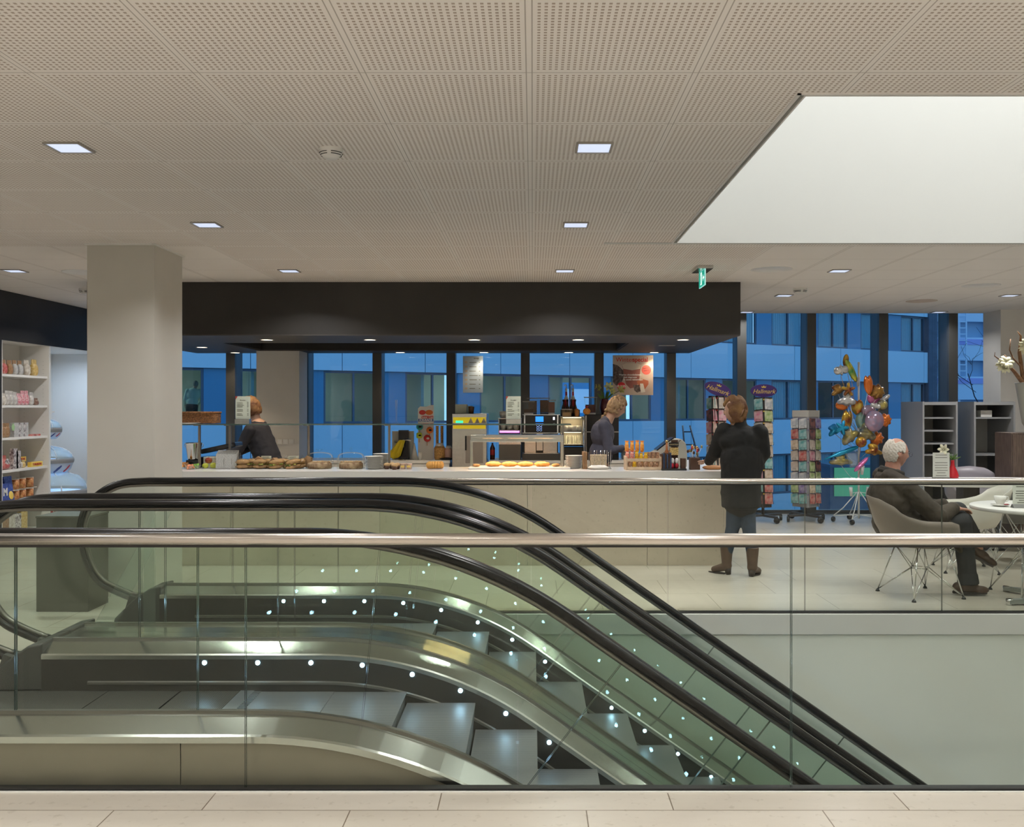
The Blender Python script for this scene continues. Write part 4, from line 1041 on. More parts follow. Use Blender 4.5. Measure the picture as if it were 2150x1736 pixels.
for k in range(16):
    a = random.uniform(0, 2 * PI); r = random.uniform(.01, .05); dx, dy = r * math.cos(a), r * math.sin(a); hh = random.uniform(.16, .24)
    s_ = MB().cyl((dx * .5, dy * .5, .10), (dx * 1.6, dy * 1.6, hh), .002, n=6).build('stick', m_china, e)
    MB().ell((dx * 1.6, dy * 1.6, hh), (.012, .012, .018), nu=10, nv=6).build('wrapped_sweet', [m_choc, MATS['gold_foil'], MATS['red_foil'], mat('olive_foil', (.25, .22, .10), .3, .5)][k % 4], s_)
e = empty('glass_bottle', (X(1400, 9.55), 9.55, CT), 'tall amber bottle behind the dark chocolate display', 'bottle')
MB().lathe([(0, 0), (.03, 0), (.032, .01), (.032, .16), (.012, .20), (.012, .27), (0, .27)], n=20, caps=False).build('glass_body', mat('amber_glass', (.35, .12, .04), .15), e); MB().lathe([(0, .27), (.014, .27), (.014, .295), (0, .295)], n=16, caps=False).build('cap', MATS['gold_foil'], e)
# till
e = empty('cash_register', (X(1400, 10.0), 10.0, CT), 'pale grey cash register with tilted curved back behind the bar goods', 'cash register')
m_till = mat('till_grey', (.33, .33, .29), .5)
MB().prism([(-.27, 0), (.20, 0), (.20, .16), (.185, .25), (.14, .295), (.06, .30), (-.02, .25), (-.12, .17), (-.27, .10)], 'y', -.13, .13).build('housing', m_till, e, bevel=.012)
Bx('stand', -.24, -.08, -.1, .1, -CT, -.001, m_till, e)
MB().prism([(-.125, .18), (-.02, .262), (.055, .312), (.06, .304), (-.015, .25), (-.12, .168)], 'y', -.12, .12).build('screen', m_black, e)
MB().tube([(.0, -.131, .17), (.09, -.131, .21), (.11, -.131, .27), (.13, -.131, .285)], .003, 5).build('seam_line', m_black, e)
e = empty('cutlery_bin', (X(1347, 10.1), 10.1, CT - .02), 'row of shiny cutlery handles standing beside the cash register', 'cutlery')
Bx('bin', -.09, .09, -.04, .04, -.05, .08, m_steel, e)
for k in range(14): MB().cyl((random.uniform(-.08, .08), random.uniform(-.03, .03), .04), (random.uniform(-.09, .09), random.uniform(-.03, .03), random.uniform(.12, .165)), .004, .006, 6).build('utensil', m_chrome if k % 3 else m_black, e)
Bx('bin_stand', -.08, .08, -.035, .035, -.2, -.051, m_white, e)
tag(MB().ell((0, 0, .02), (.11, .05, .025)).build('brown_purse', mat('tan_leather', (.38, .17, .06), .5), loc=(X(1497, 9.45), 9.45, CT)), 'tan leather purse lying on the bar beside the customer in black', 'purse')

# ---- on the back cabinets
BY = 12.35
e = empty('beer_tap', (X(848, BY), BY, BZ), 'white and black drink tap tower behind the bar under the yellow cloth', 'drink tap')
Bx('back_plate', X(822, BY) - X(848, BY), .125, .05, .09, 0, .375, mat('light_grey_panel', (.55, .56, .50), .4), e); Bx('black_tower', -.07, .065, -.02, .048, .0, .39, m_black, e)
for k in (0, 1): Bx('clip', -.13, -.10, .03, .05, .22 - k * .08, .228 - k * .08, m_black, e)
MB().tube([(.0, -.05, .16), (.0, -.05, .26), (.03, -.07, .265), (.11, -.09, .26)], .016, 10).build('spout', m_steel, e)
MB().lathe([(0, 0), (.13, 0), (.13, .008), (0, .01)], (.02, -.1, .0), 24, caps=False).build('drip_tray', m_steel, e)
b = MB(); n = 14; prof = []
def cl(u, v):
    # draped cloth: sheet falling from the spout, spreading to the left
    x = -.01 - .13 * v * (1 - u * .25) + .05 * (u - .5) * (1 - .2 * v) + .012 * math.sin(u * 18) * v
    z = .262 - .235 * v + .02 * math.sin(u * 7 + 1) * v; y = -.075 - .02 * math.sin(u * 15) * v - .02 * v
    return Vector((x + (u - .5) * .10 * (.3 + v), y, z))
G = [[b.bm.verts.new(cl(u / n, v / n)) for u in range(n + 1)] for v in range(n + 1)]
for v in range(n):
    for u in range(n): b._f([G[v][u], G[v][u + 1], G[v + 1][u + 1], G[v + 1][u]], True)
o = b.build('yellow_cloth', mat('yellow_cloth', (.85, .68, .04), .8, bump=.3, bscale=30), loc=(X(848, BY), BY, BZ)); tag(o, 'yellow cleaning cloth draped over the drink tap', 'cloth')
md = o.modifiers.new('thick', 'SOLIDIFY'); md.thickness = .004
# ice lolly display
e = empty('ice_lolly_display', (X(894, BY), BY, BZ), 'tall white ice lolly board reading ICE-RACE behind the bar', 'display board')
bw = .105; bz0 = 0; bz1 = Z(850, BY) - BZ
bo = MB().prism([(-bw, 0), (bw, 0), (bw, bz1), (bw * .55, bz1 * .995), (0, bz1 * .965), (-bw * .7, bz1 * .975), (-bw, bz1 * .93)], 'y', 0, .02).build('board', m_gloss_white, e)
m_teal = mat('print_teal', (.03, .35, .35), .5); m_or = mat('print_orange', (.75, .18, .03), .5); m_rd = mat('print_red2', (.62, .04, .04), .5); m_bl = mat('print_blue', (.05, .15, .5), .5); m_lime = mat('print_lime', (.55, .70, .05), .5)
b = MB(); b.ell((-.045, -.001, bz1 - .10), (.045, .003, .032)); b.build('red_print', m_rd, bo); b = MB(); b.ell((.045, -.001, bz1 - .10), (.05, .003, .034)); b.build('orange_print', m_or, bo)
MB().box(-.06, .10, -.003, 0, bz1 - .18, bz1 - .145).build('red_band', m_rd, bo); text('Super Cup', .036, (.02, -.0035, bz1 - .162), m_gloss_white, bo, bold=.001)
MB().box(-.10, .10, -.003, 0, bz1 - .222, bz1 - .184).build('blue_band', m_bl, bo); text('ICE-RACE', .04, (0, -.0035, bz1 - .203), m_gloss_white, bo, bold=.002)
for (px, py, r, m, nm) in ((881, 896, .045, m_teal, 'teal round'), (880, 914, .042, m_lime, 'lime square'), (902, 903, .045, m_or, 'orange round'), (897, 920, .048, m_rd, 'red round')):
    t = empty('ice_lolly_model', (X(px, BY - .04), BY - .04, Z(py, BY - .04)), nm + ' ice lolly model fixed before the white display board', 'ice lolly', 'ice lolly models on the display board')
    MB().ell((0, 0, 0), (r, r * .55, r), fn=(lambda d, p: Vector((max(-.032, min(.032, p.x)) * 1.1, p.y, max(-.034, min(.034, p.z)) * 1.1))) if 'square' in nm else None).build('head', m, t)
    MB().ell((r * .25, -r * .5, 0), (r * .45, .012, r * .3)).build('printed_patch', m_gloss_white if m is m_rd else m_black, t); MB().cyl((0, 0, -r), (0, 0, -r - .05), .004, n=6).build('stick', m_loaf, t)
tag(MB().lathe([(0, 0), (.055, 0), (.004, .22), (0, .22)], n=20, caps=False).build('paper_cone', m_china, loc=(X(870, 12.3), 12.3, BZ)), 'white paper cone standing left of the ice lolly board', 'paper cone')
tag(MB().lathe([(0, 0), (.020, 0), (.028, .10), (.026, .10), (.018, .004), (0, .004)], n=20, caps=False).build('paper_cup', m_china, loc=(X(882, 12.2), 12.2, BZ)), 'white paper cup standing before the ice lolly board', 'cup')
m_cone = mat('wafer', (.62, .36, .12), .7, var=.3, vscale=50)
for k, px in enumerate((918, 928)):
    e = empty('cone_stack', (X(px, 12.4), 12.4, BZ), 'tall stack of ice cream cones right of the lolly board, ' + ['left one', 'right one'][k], 'cone stack', 'stacks of ice cream cones')
    b = MB()
    for q in range(9): b.lathe([(0, 0), (.012, 0), (.022, .05), (.024, .052), (.02, .052), (0, .01)], (0, 0, .17 + .028 * q), 14, caps=False)
    b.cyl((0, 0, 0), (0, 0, .18), .006, n=8); b.build('cones', m_cone, e)
for (px, nm, c, h, r) in ((923, 'jar of round wafers with a white lid right of the ice cream cones', m_cone, .19, .075), (942, 'jar of pink sprinkles beside the steel juice machine', mat('pink_sprinkle', (.62, .42, .38), .7), .16, .055)):
    e = empty('food_jar', (X(px, 12.28), 12.28, BZ), nm, 'jar'); MB().lathe([(0, 0), (r * .85, 0), (r, .03), (r, h * .8), (r * .8, h * .95), (0, h * .95)], n=24, caps=False).build('contents', c, e); MB().lathe([(0, h * .95), (r * .82, h * .95), (r * .6, h * 1.15), (0, h * 1.17)], n=24, caps=False).build('lid', m_china, e)
tag(MB().ell((0, 0, .015), (.09, .06, .022)).build('frying_pan_cover', m_black, loc=(X(937, 12.2), 12.2, BZ)), 'shiny black pan lid lying before the jars behind the bar', 'lid')
# juice / ice machine standing on the floor
jx0, jx1 = X(949, 12.1), X(1022, 12.1); jc = (jx0 + jx1) / 2; jt = Z(868, 12.1)
e = empty('ice_cream_machine', (jc, 12.1, 0), 'tall steel soft ice machine with yellow front band behind the bar', 'machine'); w2 = (jx1 - jx0) / 2
Bx('body', -w2, w2, 0, .55, .05, jt, m_steel, e, .006)
Bx('yellow_band', -w2 + .015, w2 - .015, -.006, -.0005, Z(900, 12.1), Z(876, 12.1), mat('yellow_sign', (.90, .68, .02), .4, emit=(.9, .65, .02), es=.35), e)
Bx('steel_strip', -w2, w2, -.012, -.007, Z(890, 12.1), Z(888, 12.1), m_steel, e)
Bx('green_display', -w2 + .05, -w2 + .145, -.012, -.0065, Z(889, 12.1) + .006, Z(883, 12.1), mat('green_lcd', (.05, .7, .35), .3, emit=(.05, .9, .45), es=1.1), e)
b = MB(); zz = Z(893, 12.1)
for k in range(3): b.prism([(-.02 + k * .085, zz + .02), (.02 + k * .085, zz + .10), (.055 + k * .085, zz + .02)], 'y', -.0095, -.0065)
b.build('grey_graphic', mat('graphic_grey', (.42, .40, .38), .4), e)
Bx('door_recess', -.05, w2 - .05, -.004, .0, Z(972, 12.1), Z(915, 12.1), mat('steel_inner', (.35, .33, .31), .3, 1.), e); MB().box(-.055, -.035, -.03, -.012, Z(945, 12.1), Z(915, 12.1)).build('handle', m_black, e)
for s_ in (-1, 1):
    for q in (.05, .5): MB().cyl((s_ * (w2 - .05), q, 0), (s_ * (w2 - .05), q, .05), .02, n=10).build('foot', m_black, e)
thingbox('leaflet_box', 'cream box of leaflets lying on top of the steel soft ice machine', 'box', X(957, 12.3), X(981, 12.3), 12.2, 12.4, jt + .001, jt + .12, m_paper)
thingbox('leaflet_box', 'smaller greenish box beside the leaflets on the steel soft ice machine', 'box', X(983, 12.3), X(993, 12.3), 12.2, 12.3, jt + .001, jt + .10, mat('sage_card', (.40, .48, .36), .7))
tag(MB().lathe([(0, 0), (.028, 0), (.038, .085), (.04, .09), (0, .09)], n=20, caps=False).build('coffee_cup', m_choc, loc=(X(990, 12.15), 12.15, jt)), 'dark coffee cup on top of the steel soft ice machine', 'cup')
# ketchup bottle
e = empty('sauce_bottle', (X(1034, 12.35), 12.35, BZ), 'clear bottle of dark syrup with red label beside the steel machine', 'bottle')
MB().lathe([(0, 0), (.034, 0), (.034, .06), (.034, .15), (.012, .20), (.012, .22), (0, .22)], n=20, caps=False).build('glass_body', mat('syrup', (.10, .03, .02), .2), e); MB().lathe([(.0345, .06), (.0345, .13)], n=20, caps=False).build('label_band', m_rd, e)
tag(MB().lathe([(0, 0), (.022, 0), (.03, .30), (.0, .30)], n=16, caps=False).build('cup_stack', g_clear, loc=(X(1046, 12.45), 12.45, BZ)), 'tall stack of clear plastic cups beside the milk fridge', 'cup stack')
# milk fridge
e = empty('milk_fridge', (X(1071, BY), BY, BZ), 'small milk fridge with pink light strip left of the coffee machine', 'fridge'); w2 = .145
Bx('drawer', -w2, w2, -.14, .2, .0, Z(931, BY) - BZ, mat('fridge_grey', (.12, .12, .115), .3, .5), e, .003); Bx('steel_lip', -w2, w2, -.145, -.1, .205, .235, m_steel, e)
for s_ in (-1, 1): Bx('side_post', s_ * w2 - .005, s_ * w2 + .005, -.12, .2, .236, .54, m_steel, e)
Bx('back_panel', -w2 + .006, w2 - .006, .19, .2, .236, .54, m_white, e); Bx('shelf', -w2 + .006, w2 - .006, -.12, .189, .385, .393, m_steel, e); Bx('top_shelf', -w2 - .01, w2 + .01, -.13, .2, .541, .55, m_steel, e)
Bx('pink_light', -w2 + .01, w2 - .02, -.12, -.11, .36, .384, mat('pink_strip', (1, .3, 1), .3, emit=(.95, .25, 1), es=2.2), e)
mug = MB().lathe([(0, 0), (.030, 0), (.040, .03), (.042, .07), (.039, .07), (.028, .004), (0, .004)], n=20, caps=False).build('cup', m_china)
mugs = [mug]
def mugat(x, y, z, lab, grp, flip=False, s=1.):
    global mug
    o = mug
    if mugs[0].get('label'): o = mug.copy(); COL.objects.link(o); mugs.append(o)
    o.location = (x, y, z + (.07 * s if flip else 0)); o.rotation_euler = (PI if flip else 0, 0, 0); o.scale = (s, s, s); tag(o, lab, 'cup', grp); return o
for k in range(3): mugat(X(1056 + k * 14, BY), BY - .05, BZ + .394, 'white cup on the milk fridge shelf, ' + ['left one', 'middle one', 'right one'][k], 'cups on the milk fridge shelf')
for k in range(2): mugat(X(1057 + k * 14, BY), BY, BZ + .551, 'white mug standing on top of the milk fridge, ' + ['left one', 'behind the paper menu'][k], 'mugs on top of the milk fridge', s=1.3)
# coffee machine
e = empty('coffee_machine', (X(1136, BY), BY, BZ), 'large black and chrome coffee machine with blue display', 'coffee machine'); w2 = (X(1175, BY) - X(1097, BY)) / 2; t = Z(870, BY) - BZ
Bx('base', -w2, w2, -.2, .2, 0, .085, mat('machine_grey', (.06, .058, .055), .4), e, .004); Bx('back_body', -w2 + .02, w2 - .02, .0, .2, .086, t, m_black, e)
Bx('head', -w2, w2, -.16, -.001, Z(908, BY) - BZ, t, m_black, e, .006)
for s_ in (-1, 1): Bx('chrome_pillar', s_ * (w2 - .03) - .008, s_ * (w2 - .03) + .008, -.172, -.161, Z(907, BY) - BZ, t - .004, m_chrome, e)
Bx('chrome_bar', -w2, w2, -.17, -.161, Z(909, BY) - BZ, Z(907.5, BY) - BZ, m_chrome, e); Bx('chrome_bar', -w2, w2, -.17, -.161, t - .006, t, m_chrome, e)
Bx('blue_display', -.075, .03, -.168, -.161, Z(885, BY) - BZ, Z(874, BY) - BZ, mat('blue_lcd', (.02, .2, .9), .3, emit=(.03, .28, 1), es=1.3), e)
b = MB(); 
for r_ in range(3):
    for c_ in range(2): b.lathe([(.013, 0), (.015, 0), (.015, .003), (.013, .003)], (0, 0, 0), 14, caps=False, M=Matrix.Translation((-.045 + c_ * .04, -.164, Z(893 + r_ * 4.6, BY) - BZ)) @ Matrix.Rotation(PI / 2, 4, 'X'))
b.build('lit_buttons', mat('button_blue', (.3, .5, 1), .3, emit=(.3, .5, 1), es=1.6), e)
Bx('logo_light', .155, .18, -.168, -.161, Z(881, BY) - BZ, Z(875, BY) - BZ, mat('logo_white', (.9, .9, 1), .3, emit=(.85, .9, 1), es=1.3), e)
Bx('side_steel_panel', -w2 + .03, -.07, -.02, -.0005, .09, Z(926, BY) - BZ, m_steel, e); Bx('side_steel_panel', .03, w2 - .035, -.02, -.0005, .09, Z(926, BY) - BZ, m_steel, e); Bx('spout_block', -.062, .022, -.15, -.03, Z(945, BY) - BZ, Z(909, BY) - BZ, m_steel, e, .004)
for k in range(3): MB().cyl((-.045 + k * .025, -.12, .16), (-.045 + k * .025, -.12, .14), .006, n=8).build('nozzle', m_black, e)
Bx('drip_grid', -w2 + .02, w2 - .02, -.19, -.03, .086, .092, m_steel, e)
def hopper(px, y, z, w_, h, lab, c, fill, base=True):
    e = empty('bean_hopper', (X(px, y), y, z), lab, 'hopper', 'clear hoppers behind the bar')
    MB().prism([(-w_ / 2 * .85, .02), (w_ / 2 * .85, .02), (w_ / 2, h), (-w_ / 2, h)], 'y', -w_ / 2 * .8, w_ / 2 * .8).build('clear_box', g_clear, e); Bx('lid', -w_ / 2 - .006, w_ / 2 + .006, -w_ / 2 * .85, w_ / 2 * .85, h, h + .012, mat('smoked_lid', (.25, .24, .22), .4), e)
    Bx('contents', -w_ / 2 * .82, w_ / 2 * .82, -w_ / 2 * .74, w_ / 2 * .74, .022, .02 + (h - .02) * fill, c, e)
    Bx('base', -w_ / 2 * .8, w_ / 2 * .8, -w_ / 2 * .7, w_ / 2 * .7, 0, .0195, m_china if base else m_black, e)
m_beans = mat('coffee_beans', (.09, .04, .02), .5, color2=(.20, .10, .05), vscale=120, bump=.6, bscale=120); m_cocoa = mat('cocoa_powder', (.22, .10, .07), .9)
T0 = BZ + t + .001
hopper(1110, 12.28, T0, .15, .165, 'low clear hopper with chocolate flakes on the coffee machine, leftmost', m_choc, .35)
hopper(1118, 12.45, T0, .14, .21, 'tall clear bean hopper standing behind the leftmost one on the coffee machine', m_beans, .85, False)
hopper(1143, 12.42, T0, .14, .21, 'tall dark bean hopper in the middle on the coffee machine', m_beans, .9, False)
hopper(1158, 12.26, T0, .10, .18, 'clear hopper filled with reddish cocoa at the right on the coffee machine', m_cocoa, .9)
# cup rack
e = empty('cup_rack', (X(1201, 12.3), 12.3, BZ), 'steel cup rack with two lit shelves of cups right of the coffee machine', 'rack'); w2 = .16
for z, nm in ((Z(931, 12.3), 'shelf'), (Z(905, 12.3), 'shelf'), (Z(874, 12.3), 'top_shelf')): Bx(nm, -w2, w2, -.15, .15, z - BZ - .012, z - BZ, m_steel, e, .002)
for s_ in (-1, 1):
    for q in (-.145, .145): MB().cyl((s_ * (w2 - .008), q, 0), (s_ * (w2 - .008), q, Z(874, 12.3) - BZ), .006, n=8).build('post', m_steel, e)
Bx('lower_body', -w2 + .01, w2 - .01, -.13, .13, 0, .165, m_dark, e); Bx('back_panel', -w2 + .01, w2 - .01, .135, .145, .17, Z(874, 12.3) - BZ - .013, mat('warm_grey', (.35, .33, .28), .5), e)
for z in (Z(905, 12.3), Z(874, 12.3)): Bx('shelf_light', -.12, .12, -.02, .02, z - BZ - .02, z - BZ - .013, mat('warm_strip', (1, .8, .5), .3, emit=(1, .75, .42), es=5), e)
area('cup_rack_glow', (X(1201, 12.3), 12.28, Z(877, 12.3)), .22, 1.0, (1, .78, .45)); area('cup_rack_glow', (X(1201, 12.3), 12.28, Z(908, 12.3)), .22, 1.0, (1, .78, .45))
for k in range(4): mugat(X(1186 + k * 9.8, 12.2), 12.2 + .02 * (k % 2), Z(905, 12.3) + .001, 'upturned grey cup on the upper shelf of the cup rack, ' + ['first', 'second', 'third', 'last'][k] + ' from the coffee machine', 'upturned cups on the cup rack', True, 1.05)
gl = MB().lathe([(0, 0), (.022, 0), (.030, .11), (.028, .11), (.019, .005), (0, .005)], n=18, caps=False).build('drinking_glass', g_clear)
for k in range(4):
    o = gl if k == 0 else gl.copy()
    if k: COL.objects.link(o)
    o.location = (X(1187 + k * 9.6, 12.2), 12.2 + .03 * (k % 2), Z(931, 12.3) + .001); tag(o, 'clear drinking glass on the lower shelf of the cup rack, ' + ['first', 'second', 'third', 'last'][k] + ' from the coffee machine', 'glass', 'glasses on the cup rack')
ZT = Z(874, 12.3)
e = empty('cookie_box', (X(1190, 12.2), 12.2, ZT), 'clear box of round biscuits on top of the cup rack', 'box'); Bx('clear_case', -.065, .065, -.05, .05, 0, .09, g_clear, e); Bx('biscuits', -.058, .058, -.044, .044, .004, .055, m_nut, e); Bx('lid', -.068, .068, -.053, .053, .0905, .098, m_china, e)
tag(MB().lathe([(0, 0), (.03, 0), (.032, .07), (.02, .10), (0, .105)], n=18, caps=False).build('honey_pot', mat('honey', (.55, .20, .04), .25), loc=(X(1211, 12.18), 12.18, ZT)), 'small amber honey pot at the right end of the cup rack top', 'pot')
def syr(px, y, z, h, lab, pump=False):
    e = empty('syrup_bottle', (X(px, y), y, z), lab, 'bottle', 'syrup bottles on the cup rack' if not pump else 'white pump bottles behind the syrups')
    if pump:
        MB().lathe([(0, 0), (.030, 0), (.030, h * .45), (.014, h * .55), (.014, h * .8), (.018, h * .8), (.016, h * .86), (.006, h * .87), (.006, h), (0, h)], n=16, caps=False).build('body', m_china, e)
        MB().tube([(0, 0, h), (-.012, 0, h + .004), (-.03, 0, h - .012)], .007, 8).build('pump_head', m_china, e); MB().lathe([(.0305, h * .1), (.0305, h * .4)], n=16, caps=False).build('label_band', m_rd, e); MB().lathe([(.0145, h * .57), (.0145, h * .72)], n=14, caps=False).build('neck_band', m_rd, e)
    else:
        MB().lathe([(0, 0), (.024, 0), (.025, h * .5), (.010, h * .72), (.009, h * .88), (0, h * .88)], n=16, caps=False).build('glass_body', m_choc, e); MB().lathe([(0, h * .88), (.013, h * .88), (.013, h), (0, h)], n=14, caps=False).build('cap', m_black, e)
        MB().lathe([(.0255, h * .18), (.0255, h * .42)], n=16, caps=False).build('label_band', m_kraft, e)
for k in range(4): syr(1183 + k * 8.2, 12.36, ZT + .0, .225, 'small dark syrup bottle with black cap, ' + ['first', 'second', 'third', 'last'][k] + ' from the coffee machine side')
for k, px in enumerate((1189, 1203)): syr(px, 12.42, ZT + .09, .33, 'white pump bottle towering behind the syrup bottles, ' + ['left one', 'right one'][k], True)
tag(Bx('bottle_riser', -.13, .13, -.03, .03, 0, .088, m_black, loc=(X(1197, 12.42), 12.42, ZT + .001)), 'black riser box under the white pump bottles on the cup rack', 'riser')
# black grinder tower
e = empty('black_fridge', (X(1262, BY), BY, BZ), 'tall black drinks fridge behind the barista', 'fridge'); w2 = (X(1298, BY) - X(1228, BY)) / 2
Bx('body', -w2, w2, -.15, .2, 0, Z(870, BY) - BZ, m_black, e, .004); Bx('door_frame', -w2 + .005, -w2 + .02, -.16, -.151, .02, Z(872, BY) - BZ, m_steel, e); Bx('mid_rail', -w2, w2, -.16, -.151, Z(907, BY) - BZ, Z(905, BY) - BZ, m_steel, e)
hopper(1240, BY, Z(870, BY) + .001, .16, .22, 'large clear hopper half full of dark syrup on the black fridge', mat('dark_syrup', (.09, .02, .02), .3), .55)
e = empty('sweets_bag', (X(1232, 12.2), 12.22, Z(870, BY) + .001), 'orange bag of sweets on the front edge of the black fridge', 'bag'); MB().ell((0, 0, .04), (.05, .022, .045)).build('pouch', cols['orange'], e); MB().cyl((0, 0, .08), (0, 0, .11), .008, .025, 8).build('tied_top', m_rd, e)
# flower vase
def flower(e, p, d, r, m, stem_from, mstem, trumpet=True):
    p = Vector(p); MB().tube([stem_from, (Vector(stem_from) + p) / 2 + Vector((.01, 0, .02)), p], .004, 6).build('stem', mstem, e)
    q = Vector(d).normalized().to_track_quat('Z', 'Y').to_matrix().to_4x4(); b = MB()
    for k in range(6):
        a = k * PI / 3; Mm = Matrix.Translation(p) @ q @ Matrix.Rotation(a, 4, 'Z')
        pts = [(0, -.1, 0), (.2, -.22, .35), (.55, -.36, .62), (.95, -.28, .80), (1.25, 0, .88), (.95, .28, .80), (.55, .36, .62), (.2, .22, .35), (0, .1, 0)]
        vs = [b.bm.verts.new(Mm @ (Vector(v) * r)) for v in pts]; c = b.bm.verts.new(Mm @ (Vector((.6, 0, .52)) * r))
        for i in range(len(vs) - 1): b._f([c, vs[i], vs[i + 1]], True)
    o = b.build('blossom', m, e); md = o.modifiers.new('t', 'SOLIDIFY'); md.thickness = .002
m_petal = mat('cream_petal', (.72, .70, .22), .6, color2=(.60, .62, .25), vscale=25); m_leaf = mat('leaf_green', (.10, .20, .04), .6); m_petal2 = mat('pale_petal', (.80, .78, .60), .6)
e = empty('flower_vase', (X(1270, 12.45), 12.45, Z(870, BY) + .001), 'dark red vase of pale yellow flowers behind the barista', 'flower vase')
MB().lathe([(0, 0), (.05, 0), (.07, .08), (.06, .17), (.045, .2), (.05, .21), (.04, .2), (0, .19)], n=24, caps=False).build('vase_body', mat('wine_red_glaze', (.10, .02, .03), .25), e)
fx0 = X(1270, 12.45); fz0 = Z(870, BY)
for (px, py, d, r) in ((1276, 812, (.2, -1, .1), .055), (1262, 814, (-1, -.5, .1), .045), (1301, 820, (.4, -.8, .4), .05), (1283, 820, (.5, -.9, -.2), .04), (1254, 812, (-1, -.2, .2), .03)):
    flower(e, (X(px, 12.45) - fx0, -.03, Z(py, 12.45) - fz0), d, r, m_petal, (random.uniform(-.02, .02), 0, .18), m_leaf)
b = MB()
for k in range(9):
    a = random.uniform(0, 2 * PI); b.prism([(-.01, 0), (.01, 0), (.016, .10), (0, .17), (-.016, .10)], 'y', -.001, .001, Matrix.Translation((0, 0, .17)) @ Matrix.Rotation(a, 4, 'Z') @ Matrix.Rotation(random.uniform(.2, .8), 4, 'Y'))
b.build('leaves', m_leaf, e)
# posters in the windows
m_sheet = mat('window_sheet', (.45, .55, .66), .7)
e = empty('price_list', (X(993, 13.22), 13.22, Z(786, 13.22)), 'pale printed price list hanging in the window behind the bar', 'price list'); hw, hh = .143, .262
sh = Bx('sheet', -hw, hw, -.002, .002, -hh, hh, m_sheet, e); text('soep', .04, (.05, -.0025, hh - .03), m_ink, sh, bold=.001)
b = MB(); b2 = MB()
for k in range(7): z = hh - .095 - k * .062; b.box(-.05, random.uniform(.03, .07), -.003, -.002, z, z + .008); b.box(.085, .105, -.003, -.002, z, z + .008); b2.box(-.115, -.08, -.003, -.002, z - .008, z + .02)
b.build('printed_lines', m_ink, sh); b2.build('small_pictures', mat('pic_beige', (.55, .45, .38), .6), sh)
for s_ in (-1, 1): MB().cyl((s_ * .1, 0, hh), (s_ * .1, 0, CZ - e.location.z - .012), .0015, n=4).build('cord', m_ink, e)
e = empty('winter_poster', (X(1329, 13.22), 13.22, Z(787.5, 13.22)), 'large square poster reading Winterspecial with a glass of hot chocolate', 'poster'); hw = .288; hh = .284
sh = Bx('sheet', -hw, hw, -.003, .003, -hh, hh, mat('poster_cream', (.66, .56, .48), .7, color2=(.55, .42, .36), vscale=4), e)
wred = mat('poster_red', (.60, .04, .03), .6)
text('Winter', .088, (-.245, -.0035, hh - .065), wred, sh, align='LEFT', sx_=.98); text('special', .088, (-.005, -.0035, hh - .065), wred, sh, align='LEFT', bold=.0022, sx_=.93)
def flat(nm, pts, m, yy=-.004): return MB().prism(pts, 'y', yy, -.003).build(nm, m, sh)
flat('dark_berries', [(-hw, .16), (-.22, .14), (-.14, .07), (-.13, -.02), (-.17, -.12), (-.24, -.15), (-hw, -.10)], mat('poster_dark', (.06, .04, .04), .6, color2=(.2, .15, .14), vscale=30))
flat('glass_picture', [(-.15, .13), (.11, .13), (.09, -.06), (.05, -.17), (-.04, -.19), (-.10, -.13), (-.13, .0)], mat('poster_cocoa', (.36, .13, .10), .6, color2=(.25, .08, .07), vscale=6))
flat('foam_picture', [(-.15, .145), (-.10, .17), (.06, .17), (.11, .145), (.10, .09), (-.01, .07), (-.14, .09)], mat('poster_foam', (.72, .62, .52), .6), -.005)
flat('biscuit_picture', [(.05, -.09), (.12, -.05), (.22, -.08), (.22, -.13), (.17, -.20), (.08, -.15)], mat('poster_rust', (.50, .15, .08), .6), -.005)
flat('nougat_picture', [(.10, -.12), (.145, -.12), (.175, -.24), (.115, -.25)], mat('poster_white', (.78, .74, .68), .6), -.006)
flat('plate_picture', [(.0, -.14), (.09, -.14), (.11, -.23), (.06, -.25), (.02, -.22)], MATS['poster_dark'], -.0055)
MB().cyl((.19, -.0055, .075), (.19, -.003, .075), .068, n=28).build('round_badge', mat('poster_badge', (.62, .12, .10), .6), sh); text('lekker\nwarm', .034, (.19, -.006, .085), m_choc, sh, rot=(PI / 2, R(-10), 0))
MB().cyl((-.165, -.0055, -.16), (-.165, -.003, -.16), .06, n=28).build('price_badge', mat('poster_badge_red', (.66, .02, .03), .6), sh); text('\u20ac 3,25', .045, (-.165, -.006, -.16), m_gloss_white, sh, bold=.001)
text('Warme chocolademelk', .034, (-.04, -.0062, .005), m_gloss_white, sh, bold=.0008); text('met slagroom', .034, (-.04, -.0062, -.03), m_gloss_white, sh, bold=.0008); text('en zoete lekkernijen', .034, (-.0, -.0062, -.064), m_gloss_white, sh, bold=.0008)
for s_ in (-1, 1): MB().cyl((s_ * .2, 0, hh), (s_ * .2, 0, CZ - e.location.z - .012), .0015, n=4).build('cord', m_ink, e)
# switches on the inner column
e = empty('socket_strip', (X(594, 12.74), 12.74, Z(927, 12.74)), 'row of four white wall sockets on the column behind the bar', 'socket')
for k in range(4): f = Bx('socket_plate', -.155 + k * .079, -.155 + k * .079 + .072, -.012, 0, -.037, .037, m_white, e, .002); Bx('rocker', -.145 + k * .079, -.145 + k * .079 + .052, -.015, -.0125, -.026, .026, m_gloss_white, f)
